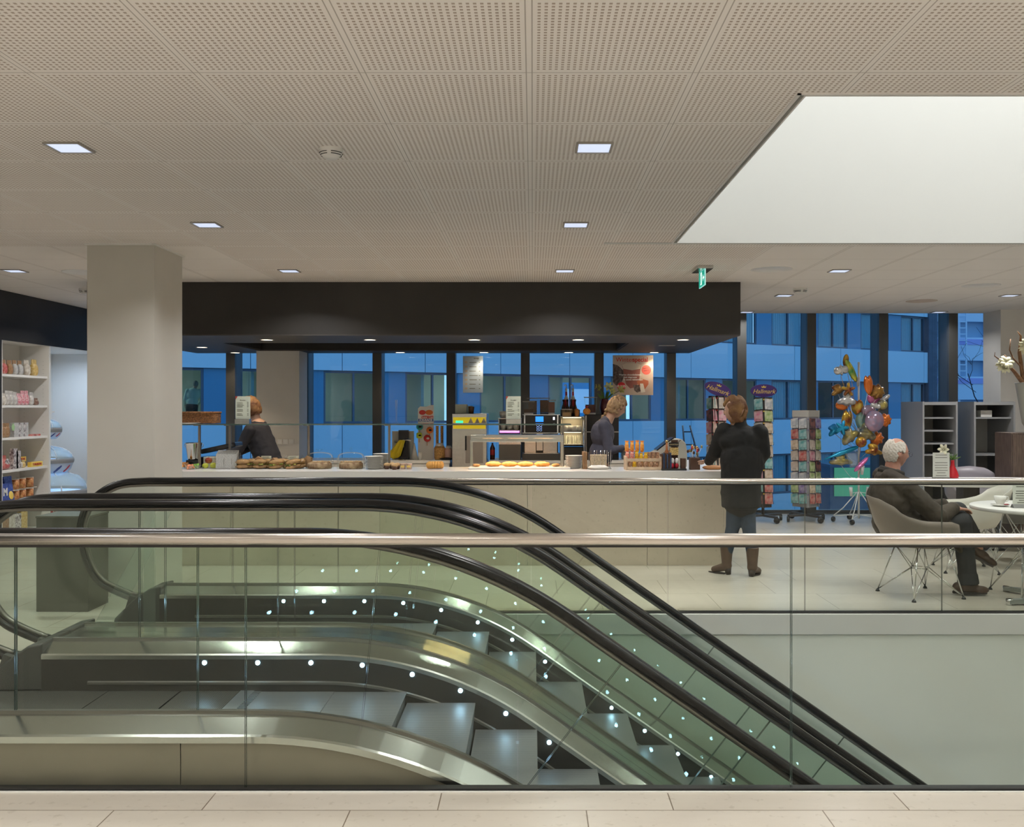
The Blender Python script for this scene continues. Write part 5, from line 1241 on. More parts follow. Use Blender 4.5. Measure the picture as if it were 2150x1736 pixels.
# stepladder by the window
e = empty('stepladder', (X(1465, 13.1), 13.12, 0), 'slim blue-grey stepladder leaning before the window beside the card racks', 'ladder'); m_lad = mat('ladder_blue', (.05, .10, .18), .4, .4)  # dark blue of the backlit ladder is put into its colour
def pt(px, py): return Vector((X(px, 13.1) - X(1465, 13.1), 0, Z(py, 13.1)))
MB().tube([pt(1434, 893), pt(1449, 1088)], .012, 8).build('rail', m_lad, e); MB().tube([pt(1449, 893), pt(1500, 1088)], .012, 8).build('rail', m_lad, e)
for k in range(7):
    t_ = (k + .5) / 7.2; a = pt(1434 + 15 * t_, 893 + 195 * t_); c = pt(1449 + 51 * t_, 893 + 195 * t_); MB().tube([a, c], .009, 6).build('rung', m_lad, e)
# ------------------------------------------------------------------ shop shelves in the left wall
random.seed(21)
SX = LW - .01       # front plane of the shelves
e = empty('shelving_unit', (SX, 11.25, 0), 'tall white shelving unit full of packets in the black left wall', 'shelves')
y0, y1 = -.54, .53; dp = .36
Bx('side_panel', -dp, 0, y0, y0 + .022, 0, 2.345, m_white, e); Bx('side_panel', -dp, .012, y1 - .04, y1, 0, 2.345, m_white, e)
Bx('back_panel', -dp - .012, -dp, y0, y1, 0, 2.345, m_white, e); Bx('top_panel', -dp - .012, .0, y0, y1, 2.3455, 2.36, m_white, e)
SHZ = [1.960, 1.595, 1.213, .832, .45, .06]
for z in SHZ: Bx('shelf', -dp + .002, -.006, y0 + .024, y1 - .042, z - .028, z, m_white, e)
b = MB()
for z in [.3 + .05 * k for k in range(38)]:
    for xx in (-.06, -.30): b.cyl((xx, y1 - .0405, z), (xx, y1 - .0425, z), .003, n=6)
o = b.build('peg_hole', mat('hole_grey', (.3, .28, .26), .8), e); o['kind'] = 'stuff'
def good(nm, lab, cat, yy, z, w_, d, h, m, grp, shape='box', face=None, dx=.05, tilt=0):
    """one packet on the shelf, front facing the room (+x)"""
    e = empty(nm, (SX - dx - d / 2, yy, z + .001), lab, cat, grp)
    if tilt: e.rotation_euler = (0, R(tilt), 0)
    if shape == 'box': Bx('carton', -d / 2, d / 2, -w_ / 2, w_ / 2, 0, h, m, e, .002)
    elif shape == 'bag':
        sg = lambda v, a: math.copysign(abs(v) ** a, v)
        MB().ell((0, 0, h * .38), 1, nu=20, nv=12, fn=lambda q, p: Vector((sg(q.x, .7) * d / 2 * (1 - .35 * max(0, q.z)), sg(q.y, .55) * w_ / 2, sg(q.z, .6) * h * .38))).build('pouch', m, e)
        MB().prism([(-w_ * .47, h * .70), (w_ * .47, h * .70), (w_ * .45, h), (-w_ * .45, h)], 'x', -.004, .004).build('bag_top', face or m, e)
    elif shape == 'can':
        MB().lathe([(0, 0), (w_ / 2, 0), (w_ / 2, h), (0, h)], n=20, caps=False).build('tin', m, e); MB().lathe([(0, h), (w_ / 2 * 1.02, h), (w_ / 2 * 1.02, h + .006), (0, h + .007)], n=20, caps=False).build('lid', m_china, e)
    if face and shape == 'box':
        Bx('printed_front', d / 2 + .0002, d / 2 + .0015, -w_ * .40, w_ * .40, h * .25, h * .8, face, e)
    return e
mm = lambda n, c, c2=None, sc=40, r=.4: mat(n, c, r, color2=c2, vscale=sc)
k_red = mm('pack_red', (.50, .04, .04), (.62, .30, .25)); k_kraft = mm('pack_kraft', (.32, .15, .06), (.42, .28, .15)); k_grey = mm('pack_grey', (.42, .42, .42), (.6, .58, .55)); k_white = mm('pack_white', (.72, .69, .62), (.45, .38, .30), 25)
k_gold = mm('pack_gold', (.60, .38, .08), (.75, .60, .3)); k_pink = mm('pack_pink', (.55, .10, .14), (.7, .55, .55)); k_clear = mm('pack_clear', (.42, .38, .34), (.62, .6, .56), 30, .2); k_blue = mm('pack_blue', (.03, .05, .26), (.1, .15, .45)); k_yel = mm('pack_yellow', (.80, .52, .05), (.85, .65, .15), 8)
k_tin = mm('pack_tin', (.40, .10, .03), (.65, .38, .15), 50); k_choc = mm('pack_choc', (.14, .06, .04), (.3, .2, .15)); k_bw = mm('pack_comic', (.75, .72, .70), (.12, .08, .08), 35)
def posY(px): return SX * -1 * F / (1118 - px)
# row 1: paper bags
r1 = [(22, .085, .17, k_red, 'red boxed gift bag'), (34, .08, .17, k_kraft, 'brown kraft gift bag'), (45, .07, .175, k_grey, 'grey and brown gift bag'), (56, .07, .175, k_grey, 'second grey gift bag'), (70, .095, .19, k_white, 'white gift bag with a dark print'), (86, .095, .205, k_gold, 'white and gold gift bag')]
for px, w_, h, m, nm in r1:
    good('gift_bag', nm + ' on the top shelf of the white shelves', 'gift bag', posY(px), SHZ[0], w_ * 1.25, .08, h, m, 'gift bags on the top shelf', 'bag', k_kraft if m in (k_red, k_grey) else m)
for k, (px, m) in enumerate(((20, k_white), (28, k_clear), (36, k_clear), (44, k_clear), (52, k_pink), (60, k_pink), (68, k_pink), (78, k_clear), (88, k_choc))):
    good('sweet_packet', ['pale', 'clear', 'clear', 'clear', 'pink topped', 'pink heart', 'pink topped', 'clear', 'dark'][k] + ' sweet packet on the second shelf, ' + ['first from the black panel', 'second', 'third', 'fourth', 'fifth, beside the hearts', 'sixth, in the middle of the pinks', 'seventh', 'last but one', 'at the right end'][k], 'sweets', posY(px), SHZ[1], .085, .06, random.uniform(.13, .19) if k != 8 else .09, m, 'sweet packets on the second shelf', 'bag')
for k, (px, m) in enumerate(((19, k_kraft), (27, k_kraft), (41, k_grey), (46, k_grey), (51, k_bw), (56, k_grey), (61, k_bw), (66, k_grey))):
    good('sweet_packet', ['brown', 'brown with green tag', 'slim silver', 'slim silver', 'slim patterned', 'slim silver', 'slim patterned', 'slim silver'][k] + ' packet on the third shelf, ' + ['first', 'second', 'third', 'fourth', 'fifth', 'sixth', 'seventh', 'eighth'][k] + ' from the black panel', 'sweets', posY(px), SHZ[2], .10 if k < 2 else .052, .05, .17, m, 'packets on the third shelf', 'bag' if k < 2 else 'box')
tag(MB().prism([(0, 0), (.04, .0), (.055, .05), (.02, .09), (-.015, .05)], 'x', -.002, .002).build('gift_tag', mat('tag_green', (.35, .55, .28), .7), loc=(SX - .03, posY(31), SHZ[2] + .08)), 'pale green paper tag hanging before the brown packets on the third shelf', 'tag')
for k, px in enumerate((79, 88)): good('chocolate_bar', 'small dark red flat bar lying on the third shelf, ' + ['left one', 'right one'][k], 'chocolate bar', posY(px), SHZ[2], .13, .08, .022, k_red, 'flat bars on the third shelf')
good('gift_tin', 'large round red gift tin with a white oval on the fourth shelf', 'tin', posY(24), SHZ[3], .20, .14, .17, k_red, None, 'bag'); 
o = MB().ell((0, 0, 0), (.01, .05, .04)).build('white_oval', k_bw, [q for q in bpy.data.objects if q.name.startswith('gift_tin')][-1]); o.location = (.062, .02, .09)
for k, px in enumerate((42, 48)): good('comic_box', 'tall white and black patterned box on the fourth shelf, ' + ['left one', 'leaning right one'][k], 'box', posY(px), SHZ[3], .10, .05, .245 - .03 * k, k_bw, 'patterned tall boxes on the fourth shelf')
for k, (px, h, m) in enumerate(((54, .10, k_white), (60, .095, k_gold))): good('biscuit_bag', ['pale', 'golden'][k] + ' small biscuit bag on the fourth shelf beside the yellow bars', 'biscuits', posY(px), SHZ[3], .10, .05, h, m, None, 'bag')
for k, (px, z, dx) in enumerate(((67, .07, .14), (83, 0, .03))):
    t = good('chocolate_bar', 'yellow triangular chocolate bar with red letters, ' + ['upper rear one', 'lower front one'][k], 'chocolate bar', posY(px), SHZ[3] + z, .26, .05, .06, k_yel, 'yellow triangular bars on the fourth shelf', dx=dx)
    text('TOBLERONE', .036, (.027, 0, .03), mat('letter_red', (.45, .03, .02), .5), t, rot=(PI / 2, 0, PI / 2), bold=.001)
tag(Bx('bar_support', -.03, .03, -.11, .11, 0, .066, k_choc, loc=(SX - .165, posY(67), SHZ[3] + .002)), 'dark carton under the rear yellow bar on the fourth shelf', 'box')
for k, (px, w_, h, m, nm) in enumerate(((20, .13, .22, k_blue, 'dark blue box with a white M'), (32, .16, .30, k_blue, 'large blue and yellow snack box'))):
    g = good('snack_box', nm + ' on the fifth shelf', 'box', posY(px), SHZ[4], w_, .06, h, m, 'blue snack boxes on the fifth shelf', tilt=-8 if k else 0)
    if k == 0: text('M', .12, (.032, 0, .12), m_gloss_white, g, rot=(PI / 2, 0, PI / 2), bold=.006)
    else: MB().ell((.032, .02, .07), (.006, .05, .05)).build('yellow_disc', k_yel, g)
n_ = 0
for r_ in range(2):
    for k, px in enumerate((48, 62, 78)):
        good('snack_tin', 'small orange brown food tin on the fifth shelf, ' + ['lower', 'upper'][r_] + ' row, ' + ['left', 'middle', 'right'][k], 'tin', posY(px), SHZ[4] + r_ * .135, .105, .105, .115, k_tin, 'food tins on the fifth shelf', 'can')
    if r_ == 0: tag(Bx('cardboard_divider', -.055, .055, -.26, .26, 0, .006, k_white, loc=(SX - .105, posY(62), SHZ[4] + .125)), 'white card divider between the two rows of food tins', 'divider')
for k, px in enumerate((21, 34, 47, 60)): good('gift_box', 'brown and white biscuit gift box on the bottom shelf, ' + ['first', 'second', 'third', 'fourth'][k] + ' from the black panel', 'box', posY(px), SHZ[5], .14, .10, .23 + .02 * (k == 3), [k_kraft, k_white, k_bw, k_gold][k], 'gift boxes on the bottom shelf')

# second bay with lit display domes and ice cream sign
e = empty('display_bay', (SX, 12.6, 0), 'white back wall bay beside the shelves, lit bluish', 'wall bay')
Bx('back_panel', -.92, -.90, -.82, 1.0, 0, 2.345, m_white, e); Bx('side_panel', -.90, .0, .98, 1.0, 0, 2.345, m_white, e); Bx('top_panel', -.92, -.0, -.82, 1.0, 2.346, 2.36, m_white, e); Bx('shelf', -.899, -.05, -.80, -.60, 1.50, 1.52, m_white, e)
m_dome = glassmat('lamp_dome', (.75, .85, .95), haze=.35); m_bowl = mat('bowl_white_blue', (.55, .62, .72), .3); m_rimg = mat('rim_grey', (.25, .25, .25), .4)
tag(Bx('olive_bag', -.03, .03, -.05, .05, 0, .24, mat('olive_pack', (.25, .24, .06), .6), bevel=.01, loc=(SX - .14, 11.86, 1.521)), 'olive yellow bag on the small shelf of the white bay', 'bag') if False else None
for k, (zc, r) in enumerate(((1.27, .17), (.865, .31), (.455, .48))):
    yc = 12.30
    e = empty('display_dome', (SX - .30, yc, zc), 'round ice cream display bowl with clear lid, ' + ['smallest and topmost', 'middle one', 'largest and lowest'][k], 'display bowl', 'round display bowls stacked in the white bay')
    hd = max(.12, r * .55)
    MB().lathe([(r, .02), (r * .96, hd * .45), (r * .78, hd * .78), (r * .45, hd * .96), (0, hd)], n=32, caps=False).build('clear_lid', m_dome, e)
    b = MB(); [b.tube([(r * math.cos(t) * math.cos(a), r * math.cos(t) * math.sin(a), .02 + hd * math.sin(t)) for t in [PI * q / 16 for q in range(17)]], .008, 5) for a in (.3, 1.35, 2.4)]; b.build('lid_rib', mat('lid_rib_white', (.7, .75, .8), .4), e)
    MB().lathe([(r * 1.02, -.03), (r * 1.04, 0), (r * 1.02, .03), (r * .98, .03), (r * .98, -.03)], n=32, caps=False).build('rim', m_rimg, e)
    hb_ = min(.20, r * .7); bo = MB().lathe([(r, -.03), (r * .9, -hb_ * .6), (r * .62, -hb_), (0, -hb_ * 1.03)], n=32, caps=False).build('bowl', m_bowl, e)
    MB().lathe([(r * .90, .0), (0, .03)], n=24, caps=False).build('lit_floor', mat('ice_glow', (.6, .8, 1), .5, emit=(.40, .65, 1.0), es=1.0), bo)
    for q in range(3):
        a = -1.15 + q * .5; MB().ell((0, 0, 0), (.008, r * .06, hb_ * .34), Matrix.Rotation(a, 3, 'Z') @ Matrix.Rotation(R(22), 3, 'Y') @ Matrix.Rotation(-.75, 3, 'X')).build('leaf_print', mat('leaf_print_red', (.50, .05, .08), .5) if q != 1 else mat('leaf_print_blue', (.05, .08, .25), .5), bo, loc=(math.cos(a) * r * .90, math.sin(a) * r * .90, -hb_ * .52))
    if k < 2: MB().cyl((-r * .9, 0, -.02), (-.60, 0, -.02), .02, n=10).build('wall_bracket', m_rimg, e)
area('display_dome_lamp', (SX - .30, 12.9, 2.25), .35, 9, (.62, .78, 1.0)); area('display_dome_lamp', (SX - .32, 12.30, .84), .3, 1.5, (.45, .68, 1.0), rot=(PI, 0, 0))  # added fill lights without fittings, standing in for window daylight in the bay
e = empty('ice_cream_freezer', (SX - .30, 12.2, 0), 'white ice cream freezer with a red heart sign at its front', 'freezer')
Bx('body', -.28, .20, -.36, .50, .04, .235, m_white, e, .01); Bx('plinth', -.26, .18, -.36, .48, 0, .039, m_dark, e)
sg = MB().prism([(-.28, .0), (.02, .0), (.08, .12), (.09, .22), (-.28, .22)], 'x', .205, .215).build('red_sign', mat('freezer_red', (.55, .06, .07), .5), e); sg.location = (0, 0.02, .12)
hb = MB(); pts = []
for t in range(40):
    a = t / 39 * 2 * PI; pts.append((.217, -.12 + .085 * (16 * math.sin(a) ** 3) / 17, (.11) + .075 * (13 * math.cos(a) - 5 * math.cos(2 * a) - 2 * math.cos(3 * a) - math.cos(4 * a)) / 17))
hb.tube(pts, .007, 6, closed=True); hb.tube([(.217, -.12 + (p[1] + .12) * .5, .11 + (p[2] - .11) * .5) for p in pts[3:36]], .006, 6); hb.build('heart_logo', m_gloss_white, sg)
e = tag(Bx('crisp_packet', -.02, .02, -.12, .12, 0, .12, k_pink, loc=(SX - .12, 12.75, .236)), 'red and white packet lying behind the heart sign on the freezer', 'packet')
# ------------------------------------------------------------------ card racks
random.seed(33)
def cardmat(n, c1, c2, sc): return mat('card_' + n, c1, .5, color2=c2, vscale=sc)
CM = [cardmat('teal', (.10, .35, .36), (.45, .6, .58), 14), cardmat('red', (.45, .06, .06), (.55, .35, .30), 16), cardmat('cream', (.68, .63, .55), (.45, .35, .28), 10), cardmat('white', (.72, .71, .68), (.30, .34, .40), 12),
      cardmat('pink', (.60, .20, .28), (.65, .50, .50), 15), cardmat('green', (.25, .38, .12), (.60, .62, .40), 15), cardmat('dark', (.05, .04, .05), (.30, .12, .10), 14), cardmat('violet', (.20, .14, .38), (.5, .45, .55), 15), cardmat('sand', (.5, .38, .25), (.7, .6, .5), 18)]
PROTO = {}
def card(loc, rz, m, lab, grp, w_=.105, h=.15, tilt=-10):
    key = (m.name, w_, h)
    if key not in PROTO:
        me_o = MB().box(-w_ / 2, w_ / 2, -.002, .002, 0, h).build('greeting_card', m); PROTO[key] = me_o.data; bpy.data.objects.remove(me_o)
    o = bpy.data.objects.new('greeting_card', PROTO[key]); COL.objects.link(o); o.location = loc; o.rotation_mode = 'ZXY' ; o.rotation_euler = (R(tilt), 0, rz); tag(o, lab, 'greeting card', grp); return o
m_rackm = mat('rack_dark', (.05, .045, .045), .45); m_rackg = mat('rack_grey', (.36, .36, .38), .45); m_redp = mat('price_strip_red', (.50, .05, .05), .5); m_yelp = mat('price_strip_yellow', (.75, .55, .10), .5); m_vio = mat('price_strip_violet', (.16, .13, .30), .5)
ROWN = ['top row', 'second row', 'third row', 'fourth row', 'fifth row', 'sixth row', 'seventh row', 'eighth row', 'ninth row', 'tenth row', 'bottom row']
def base(e, r=.30, n=4, rot=.4):
    for k in range(n):
        a = rot + 2 * PI * k / n; c = Vector((math.cos(a), math.sin(a), 0)); l = MB().box(0, r, -.02, .02, .07, .10, Matrix.Rotation(a, 4, 'Z')).build('foot', m_rackm, e)
        w_ = MB().lathe([(.0, -.018), (.038, -.018), (.042, -.01), (.042, .01), (.038, .018), (0, .018)], n=18, caps=False, M=Matrix.Translation(c * r + Vector((0, 0, .043))) @ Matrix.Rotation(a + 1, 4, 'Z') @ Matrix.Rotation(PI / 2, 4, 'X')).build('caster', m_black, e)
def rack(px, Y, ztop, rows, sides, side_r, cols_, lab, rn, strip, sign=None, body=m_rackm, cw=.125, header=False, box=False):
    x = X(px, Y); e = empty('card_rack', (x, Y, 0), lab, 'card rack', None)
    base(e)
    MB().cyl((0, 0, .08), (0, 0, ztop + (.02 if not sign else .10)), .02, n=12).build('pole', m_rackm, e)
    pitch = (ztop - .26) / rows
    for si, (ang, sn, show) in enumerate(sides):
        M_ = Matrix.Rotation(ang, 4, 'Z'); wd = cols_ * cw
        b = MB(); b.box(-wd / 2, wd / 2, -side_r + .035, -side_r + .05, .20, ztop, M_); b.build('side_panel', body, e)
        b = MB()
        for r_ in range(rows):
            z = ztop - .03 - (r_ + 1) * pitch + .02
            for c_ in range(cols_):
                xc = (c_ - (cols_ - 1) / 2) * cw
                b.tube([M_ @ Vector((xc - .04, -side_r + .03, z)), M_ @ Vector((xc - .04, -side_r - .012, z)), M_ @ Vector((xc + .04, -side_r - .012, z)), M_ @ Vector((xc + .04, -side_r + .03, z))], .002, 4)
                b.tube([M_ @ Vector((xc - .03, -side_r - .014, z)), M_ @ Vector((xc - .03, -side_r - .016, z + .035)), M_ @ Vector((xc + .03, -side_r - .016, z + .035)), M_ @ Vector((xc + .03, -side_r - .014, z))], .0018, 4)
        b.build('card_pockets', m_rackm, e)
        for r_ in range(rows):
            b = MB(); z = ztop - .03 - (r_ + 1) * pitch + pitch - .01; b.box(-wd / 2 + .004, wd / 2 - .004, -side_r + .026, -side_r + .034, z, z + .018, M_)
            b.build('price_strip', strip, e)
        if header: Bx('header_panel', -wd / 2, wd / 2, -side_r + .030, -side_r + .05, ztop, ztop + .09, mat('header_grey', (.52, .50, .46), .5), e).rotation_euler = (0, 0, ang)
        if show:
            for r_ in range(rows):
                for c_ in range(cols_):
                    xc = (c_ - (cols_ - 1) / 2) * cw; z = ztop - .03 - (r_ + 1) * pitch + .022
                    p = M_ @ Vector((xc, -side_r - .004 + .0, z)) + Vector((x, Y, 0)); mcol = random.choice(CM)
                    cn = '' if cols_ == 1 else (', left column' if c_ == 0 else ', right column')
                    card(p, ang + random.uniform(-.03, .03), mcol, '%s card on the %s, %s%s, %s' % (mcol.name[5:], rn, sn, cn, ROWN[r_]), 'cards on the ' + rn, cw - .018, min(pitch - .012, .155))
    if sign:
        ang, dz = sign; s = empty('sign', (0, -.032, ztop + .09), None); s.parent = e; s.name = 'sign_topper'
        pts = [(.185 * math.cos(t), .088 * math.sin(t)) for t in [2 * PI * k / 36 for k in range(36)]]
        Mz = Matrix.Rotation(ang, 4, 'Z') @ Matrix.Rotation(dz, 4, 'Y')
        MB().prism(pts, 'y', -.008, .008, Mz).build('sign_oval', mat('purple_oval', (.055, .02, .16), .4), s)
        mgold = mat('gold_script', (.75, .55, .12), .4)
        q = text('Hallmark', .085, (0, 0, 0), mgold, s, shear=.35); q.matrix_local = Mz @ Matrix.Translation((0, -.0095, -.012)) @ Matrix.Rotation(PI / 2, 4, 'X')
        b = MB(); b.prism([(-.028, .04), (.028, .04), (.034, .066), (.016, .052), (0, .072), (-.016, .052), (-.034, .066)], 'y', -.0105, -.0085, Mz); b.build('crown_mark', mgold, s)
    return e
rack(1506, 12.55, Z(831, 12.55), 9, [(R(8), 'broad front side', True), (R(-62), 'narrow left side', True), (R(100), 'far side', False)], .105, 1, 'dark spinner card rack with a tilted purple oval sign beside the bar end', 'tilted sign rack', m_redp, sign=(R(-5), R(20)), cw=.20)
rack(1602, 12.75, Z(834, 12.75), 9, [(R(22), 'middle side', True), (R(-40), 'left side', True), (R(75), 'right side', True), (R(160), 'far side', False)], .13, 1, 'dark spinner card rack with a level purple oval sign behind the customer', 'level sign rack', m_yelp, sign=(R(4), 0), cw=.145)
rack(1692, 12.8, Z(875, 12.8), 8, [(R(38), 'right side', True), (R(-52), 'left side', True), (R(128), 'far side', False)], .155, 2, 'grey square card rack without sign between the purple sign racks and balloons', 'grey square rack', m_vio, body=m_rackg, header=True, cw=.135)

# ------------------------------------------------------------------ balloon stand
BYY = 12.6; bx = X(1803, BYY)
e = empty('balloon_stand', (bx, BYY, 0), 'white metal balloon stand on casters with clear cups on its pole', 'balloon stand')
m_wm = mat('white_metal', (.75, .75, .74), .35)
MB().cyl((0, 0, .06), (0, 0, Z(760, BYY)), .014, n=12).build('pole', m_wm, e)
for k in range(5):
    a = .35 + 2 * PI * k / 5; c = Vector((math.cos(a), math.sin(a), 0)); MB().tube([c * .02 + Vector((0, 0, .42)), c * .20 + Vector((0, 0, .2)), c * .33 + Vector((0, 0, .085))], .007, 6).build('leg', m_wm, e); MB().tube([c * .02 + Vector((0, 0, .11)), c * .33 + Vector((0, 0, .085))], .006, 6).build('lower_brace', m_wm, e)
    MB().lathe([(0, -.016), (.034, -.016), (.038, 0), (.034, .016), (0, .016)], n=16, caps=False, M=Matrix.Translation(c * .33 + Vector((0, 0, .04))) @ Matrix.Rotation(a + 1, 4, 'Z') @ Matrix.Rotation(PI / 2, 4, 'X')).build('caster', m_black, e)
m_cup = glassmat('cup_plastic', (.9, .92, .93), haze=.25)
for (px, py) in ((1786, 1030), (1818, 1030), (1805, 890), (1800, 800), (1808, 985)):
    x = X(px, BYY) - bx; z = Z(py, BYY); MB().cyl((x, -.03, z - .07), (x * 1.15, -.05, z + .05), .018, .024, 12).build('stick_holder', m_wm, e); MB().tube([(0, 0, z - .02), (x, -.03, z - .03)], .005, 5).build('arm', m_wm, e)
o = MB().cyl((X(1788, BYY) - bx, -.08, Z(978, BYY)), (X(1782, BYY) - bx, -.10, Z(948, BYY)), .05, .085, 18, caps=False).build('clear_bucket', m_cup, e)
def foil(n, c, c2=None, sc=12): return mat('foil_' + n, c, .16, .45, color2=c2, vscale=sc)
BF = {'gold': foil('gold', (.75, .50, .05), (.22, .05, .03), 7), 'white': foil('white', (.62, .62, .62)), 'brown': foil('brown', (.16, .05, .03), (.5, .28, .06), 8), 'orange': foil('orange', (.75, .20, .04)), 'blue': foil('blue', (.01, .12, .38), (.02, .3, .5), 8),
      'pink': foil('pink', (.70, .20, .45)), 'grey': foil('grey', (.22, .23, .27), (.5, .42, .12), 8), 'lilac': foil('lilac', (.38, .34, .50), (.5, .3, .4), 14), 'teal': foil('teal', (.25, .48, .50), (.35, .5, .4), 20), 'red': foil('red', (.60, .06, .04), (.8, .6, .1), 9), 'yellow': foil('yellow', (.80, .62, .04), (.05, .35, .12), 7), 'silver': foil('silver', (.6, .6, .6)), 'cyan': foil('cyan', (.02, .35, .60))}
def balloon(px, py, wpx, hpx, shape, c, lab, ang=0, dy=0, turn=0):
    Y = BYY + dy - .12; s = Y / F; w_ = wpx * s / 2 * 1.14; h = hpx * s / 2 * 1.14; px_ = X(px, Y)
    e = empty('balloon', (px_, Y, Z(py, Y)), lab, 'balloon', 'foil balloons on the white stand')
    outs = {'disc': lambda t: 1.0, 'star': lambda t: .72 + .28 * math.cos(5 * t), 'heart': lambda t: (.62 + .38 * abs(math.sin(t / 2 - PI / 4)) ** .6) if False else 1 - .35 * math.exp(-((t - PI / 2) / .35) ** 2) + .12 * math.exp(-((t + PI / 2) / .3) ** 2),
            'fish': lambda t: .55 + .30 * abs(math.cos(t)) + (.5 * math.exp(-((abs(t) - PI) / .25) ** 2)), 'bone': lambda t: .62 + .3 * math.cos(2 * t) + .15 * math.cos(4 * t), 'bird': lambda t: .75 + .18 * math.cos(3 * t + .6) + .12 * math.cos(5 * t), 'leafy': lambda t: .85 + .10 * math.cos(8 * t)}
    f = outs[shape]; b = MB(); N = 40; Mx = Matrix.Rotation(turn, 4, 'Z') @ Matrix.Rotation(-ang, 4, 'Y'); th = min(w_, h) * .55
    rings = {}
    for sgn in (-1, 1):
        for j, (q, dd) in enumerate(((1.0, 0), (.93, .30), (.8, .62), (.55, .88), (.28, .98))):
            ring = []
            for i in range(N):
                t = -PI + 2 * PI * i / N; rr = f(t)
                if j == 0 and sgn == 1: ring = rings[(-1, 0)]; break
                wr = 1 + (.02 * math.cos(t * 14) if j in (1, 2) else 0)
                ring.append(b.bm.verts.new(Mx @ Vector((w_ * rr * q * math.cos(t), sgn * th * dd * (1 if j else 0) * wr, h * rr * q * math.sin(t)))))
            rings[(sgn, j)] = ring
        top = b.bm.verts.new(Mx @ Vector((0, sgn * th, 0)))
        for j in range(4):
            A, B_ = rings[(sgn, j)], rings[(sgn, j + 1)]
            for i in range(N): b._f([A[i], A[(i + 1) % N], B_[(i + 1) % N], B_[i]], True)
        A = rings[(sgn, 4)]
        for i in range(N): b._f([A[i], A[(i + 1) % N], top], True)
    b.build('foil_body', BF[c], e)
    tgt = Vector((bx - px_, BYY - Y, random.uniform(-.35, -.12) + min(0, Z(900, BYY) - Z(py, Y)) * .6)); 
    zt = max(tgt.z + e.location.z, .5) - e.location.z
    MB().tube([(0, .0, -h * .5), (tgt.x * .5, tgt.y * .5 + .02, zt * .6 - h * .2), (tgt.x * .95, tgt.y, zt)], .0035, 5).build('stick', m_loaf if random.random() < .4 else m_wm, e)
    return e
BL = [(1766, 777, 26, 44, 'bone', 'white', 'white balloon at the very top left of the bunch', .15), (1787, 778, 13, 46, 'disc', 'yellow', 'slim green and yellow balloon beside the topmost white one', .45), (1776, 757, 11, 24, 'disc', 'gold', 'small gold balloon crowning the bunch', -.1),
      (1759, 818, 36, 26, 'bird', 'brown', 'dark brown and gold balloon below the topmost white one', .2), (1781, 818, 26, 28, 'star', 'gold', 'crinkled gold balloon behind the pole near the top', .3), (1778, 838, 34, 38, 'bird', 'white', 'white balloon with orange below the dark brown one', -.4), (1768, 851, 24, 18, 'disc', 'orange', 'small orange balloon under the white one at the left', 0),
      (1800, 853, 22, 30, 'heart', 'red', 'red and gold balloon on the pole in the upper middle', 0), (1823, 806, 18, 38, 'heart', 'orange', 'orange balloon standing upright right of the pole top', .1), (1841, 822, 36, 32, 'leafy', 'brown', 'round brown balloon at the upper right', -.2), (1835, 836, 26, 24, 'disc', 'pink', 'pink balloon tucked under the round brown one', 0),
      (1858, 836, 28, 14, 'fish', 'white', 'white pointed balloon sticking out at the right', .5), (1838, 852, 18, 26, 'bone', 'silver', 'silver balloon below the pink one', -.3), (1852, 850, 20, 20, 'disc', 'grey', 'dark grey balloon behind the silver one', .3), (1824, 862, 26, 22, 'disc', 'lilac', 'lilac and yellow balloon right of the pole', 0), (1812, 882, 30, 38, 'disc', 'teal', 'round pale teal balloon on the pole', 0),
      (1836, 884, 40, 40, 'disc', 'lilac', 'large round lilac balloon in the middle right', 0), (1858, 882, 30, 28, 'leafy', 'orange', 'orange brown balloon at the middle right edge', .2), (1778, 882, 22, 44, 'heart', 'gold', 'tall shiny gold balloon at the middle left', -.15), (1752, 902, 34, 26, 'bird', 'blue', 'deep blue balloon at the left edge', .3), (1768, 898, 26, 30, 'star', 'cyan', 'bright blue balloon beside the deep blue one', 0),
      (1782, 913, 40, 44, 'bird', 'grey', 'grey and yellow balloon in the lower left middle', .3), (1819, 908, 42, 44, 'bird', 'grey', 'large grey balloon in the lower right middle', -.5), (1840, 920, 30, 30, 'leafy', 'orange', 'orange and white striped balloon beside the seated man', -.7), (1808, 928, 20, 20, 'disc', 'gold', 'small gold balloon on the lower pole', 0), (1834, 945, 42, 28, 'bird', 'gold', 'gold and brown balloon low at the right', -.3),
      (1774, 948, 62, 15, 'fish', 'cyan', 'long blue fish-shaped balloon low at the left', .38), (1764, 965, 46, 32, 'bird', 'grey', 'grey and olive balloon under the long blue one', -.2), (1808, 975, 34, 22, 'bone', 'pink', 'pink and blue dog-like balloon lowest at the pole', .8)]
for k, (px, py, w_, h, sh, c, lb, a) in enumerate(BL): balloon(px, py, w_, h, sh, c, lb, a, dy=-.10 + .07 * (k % 4), turn=random.uniform(-.4, .4))

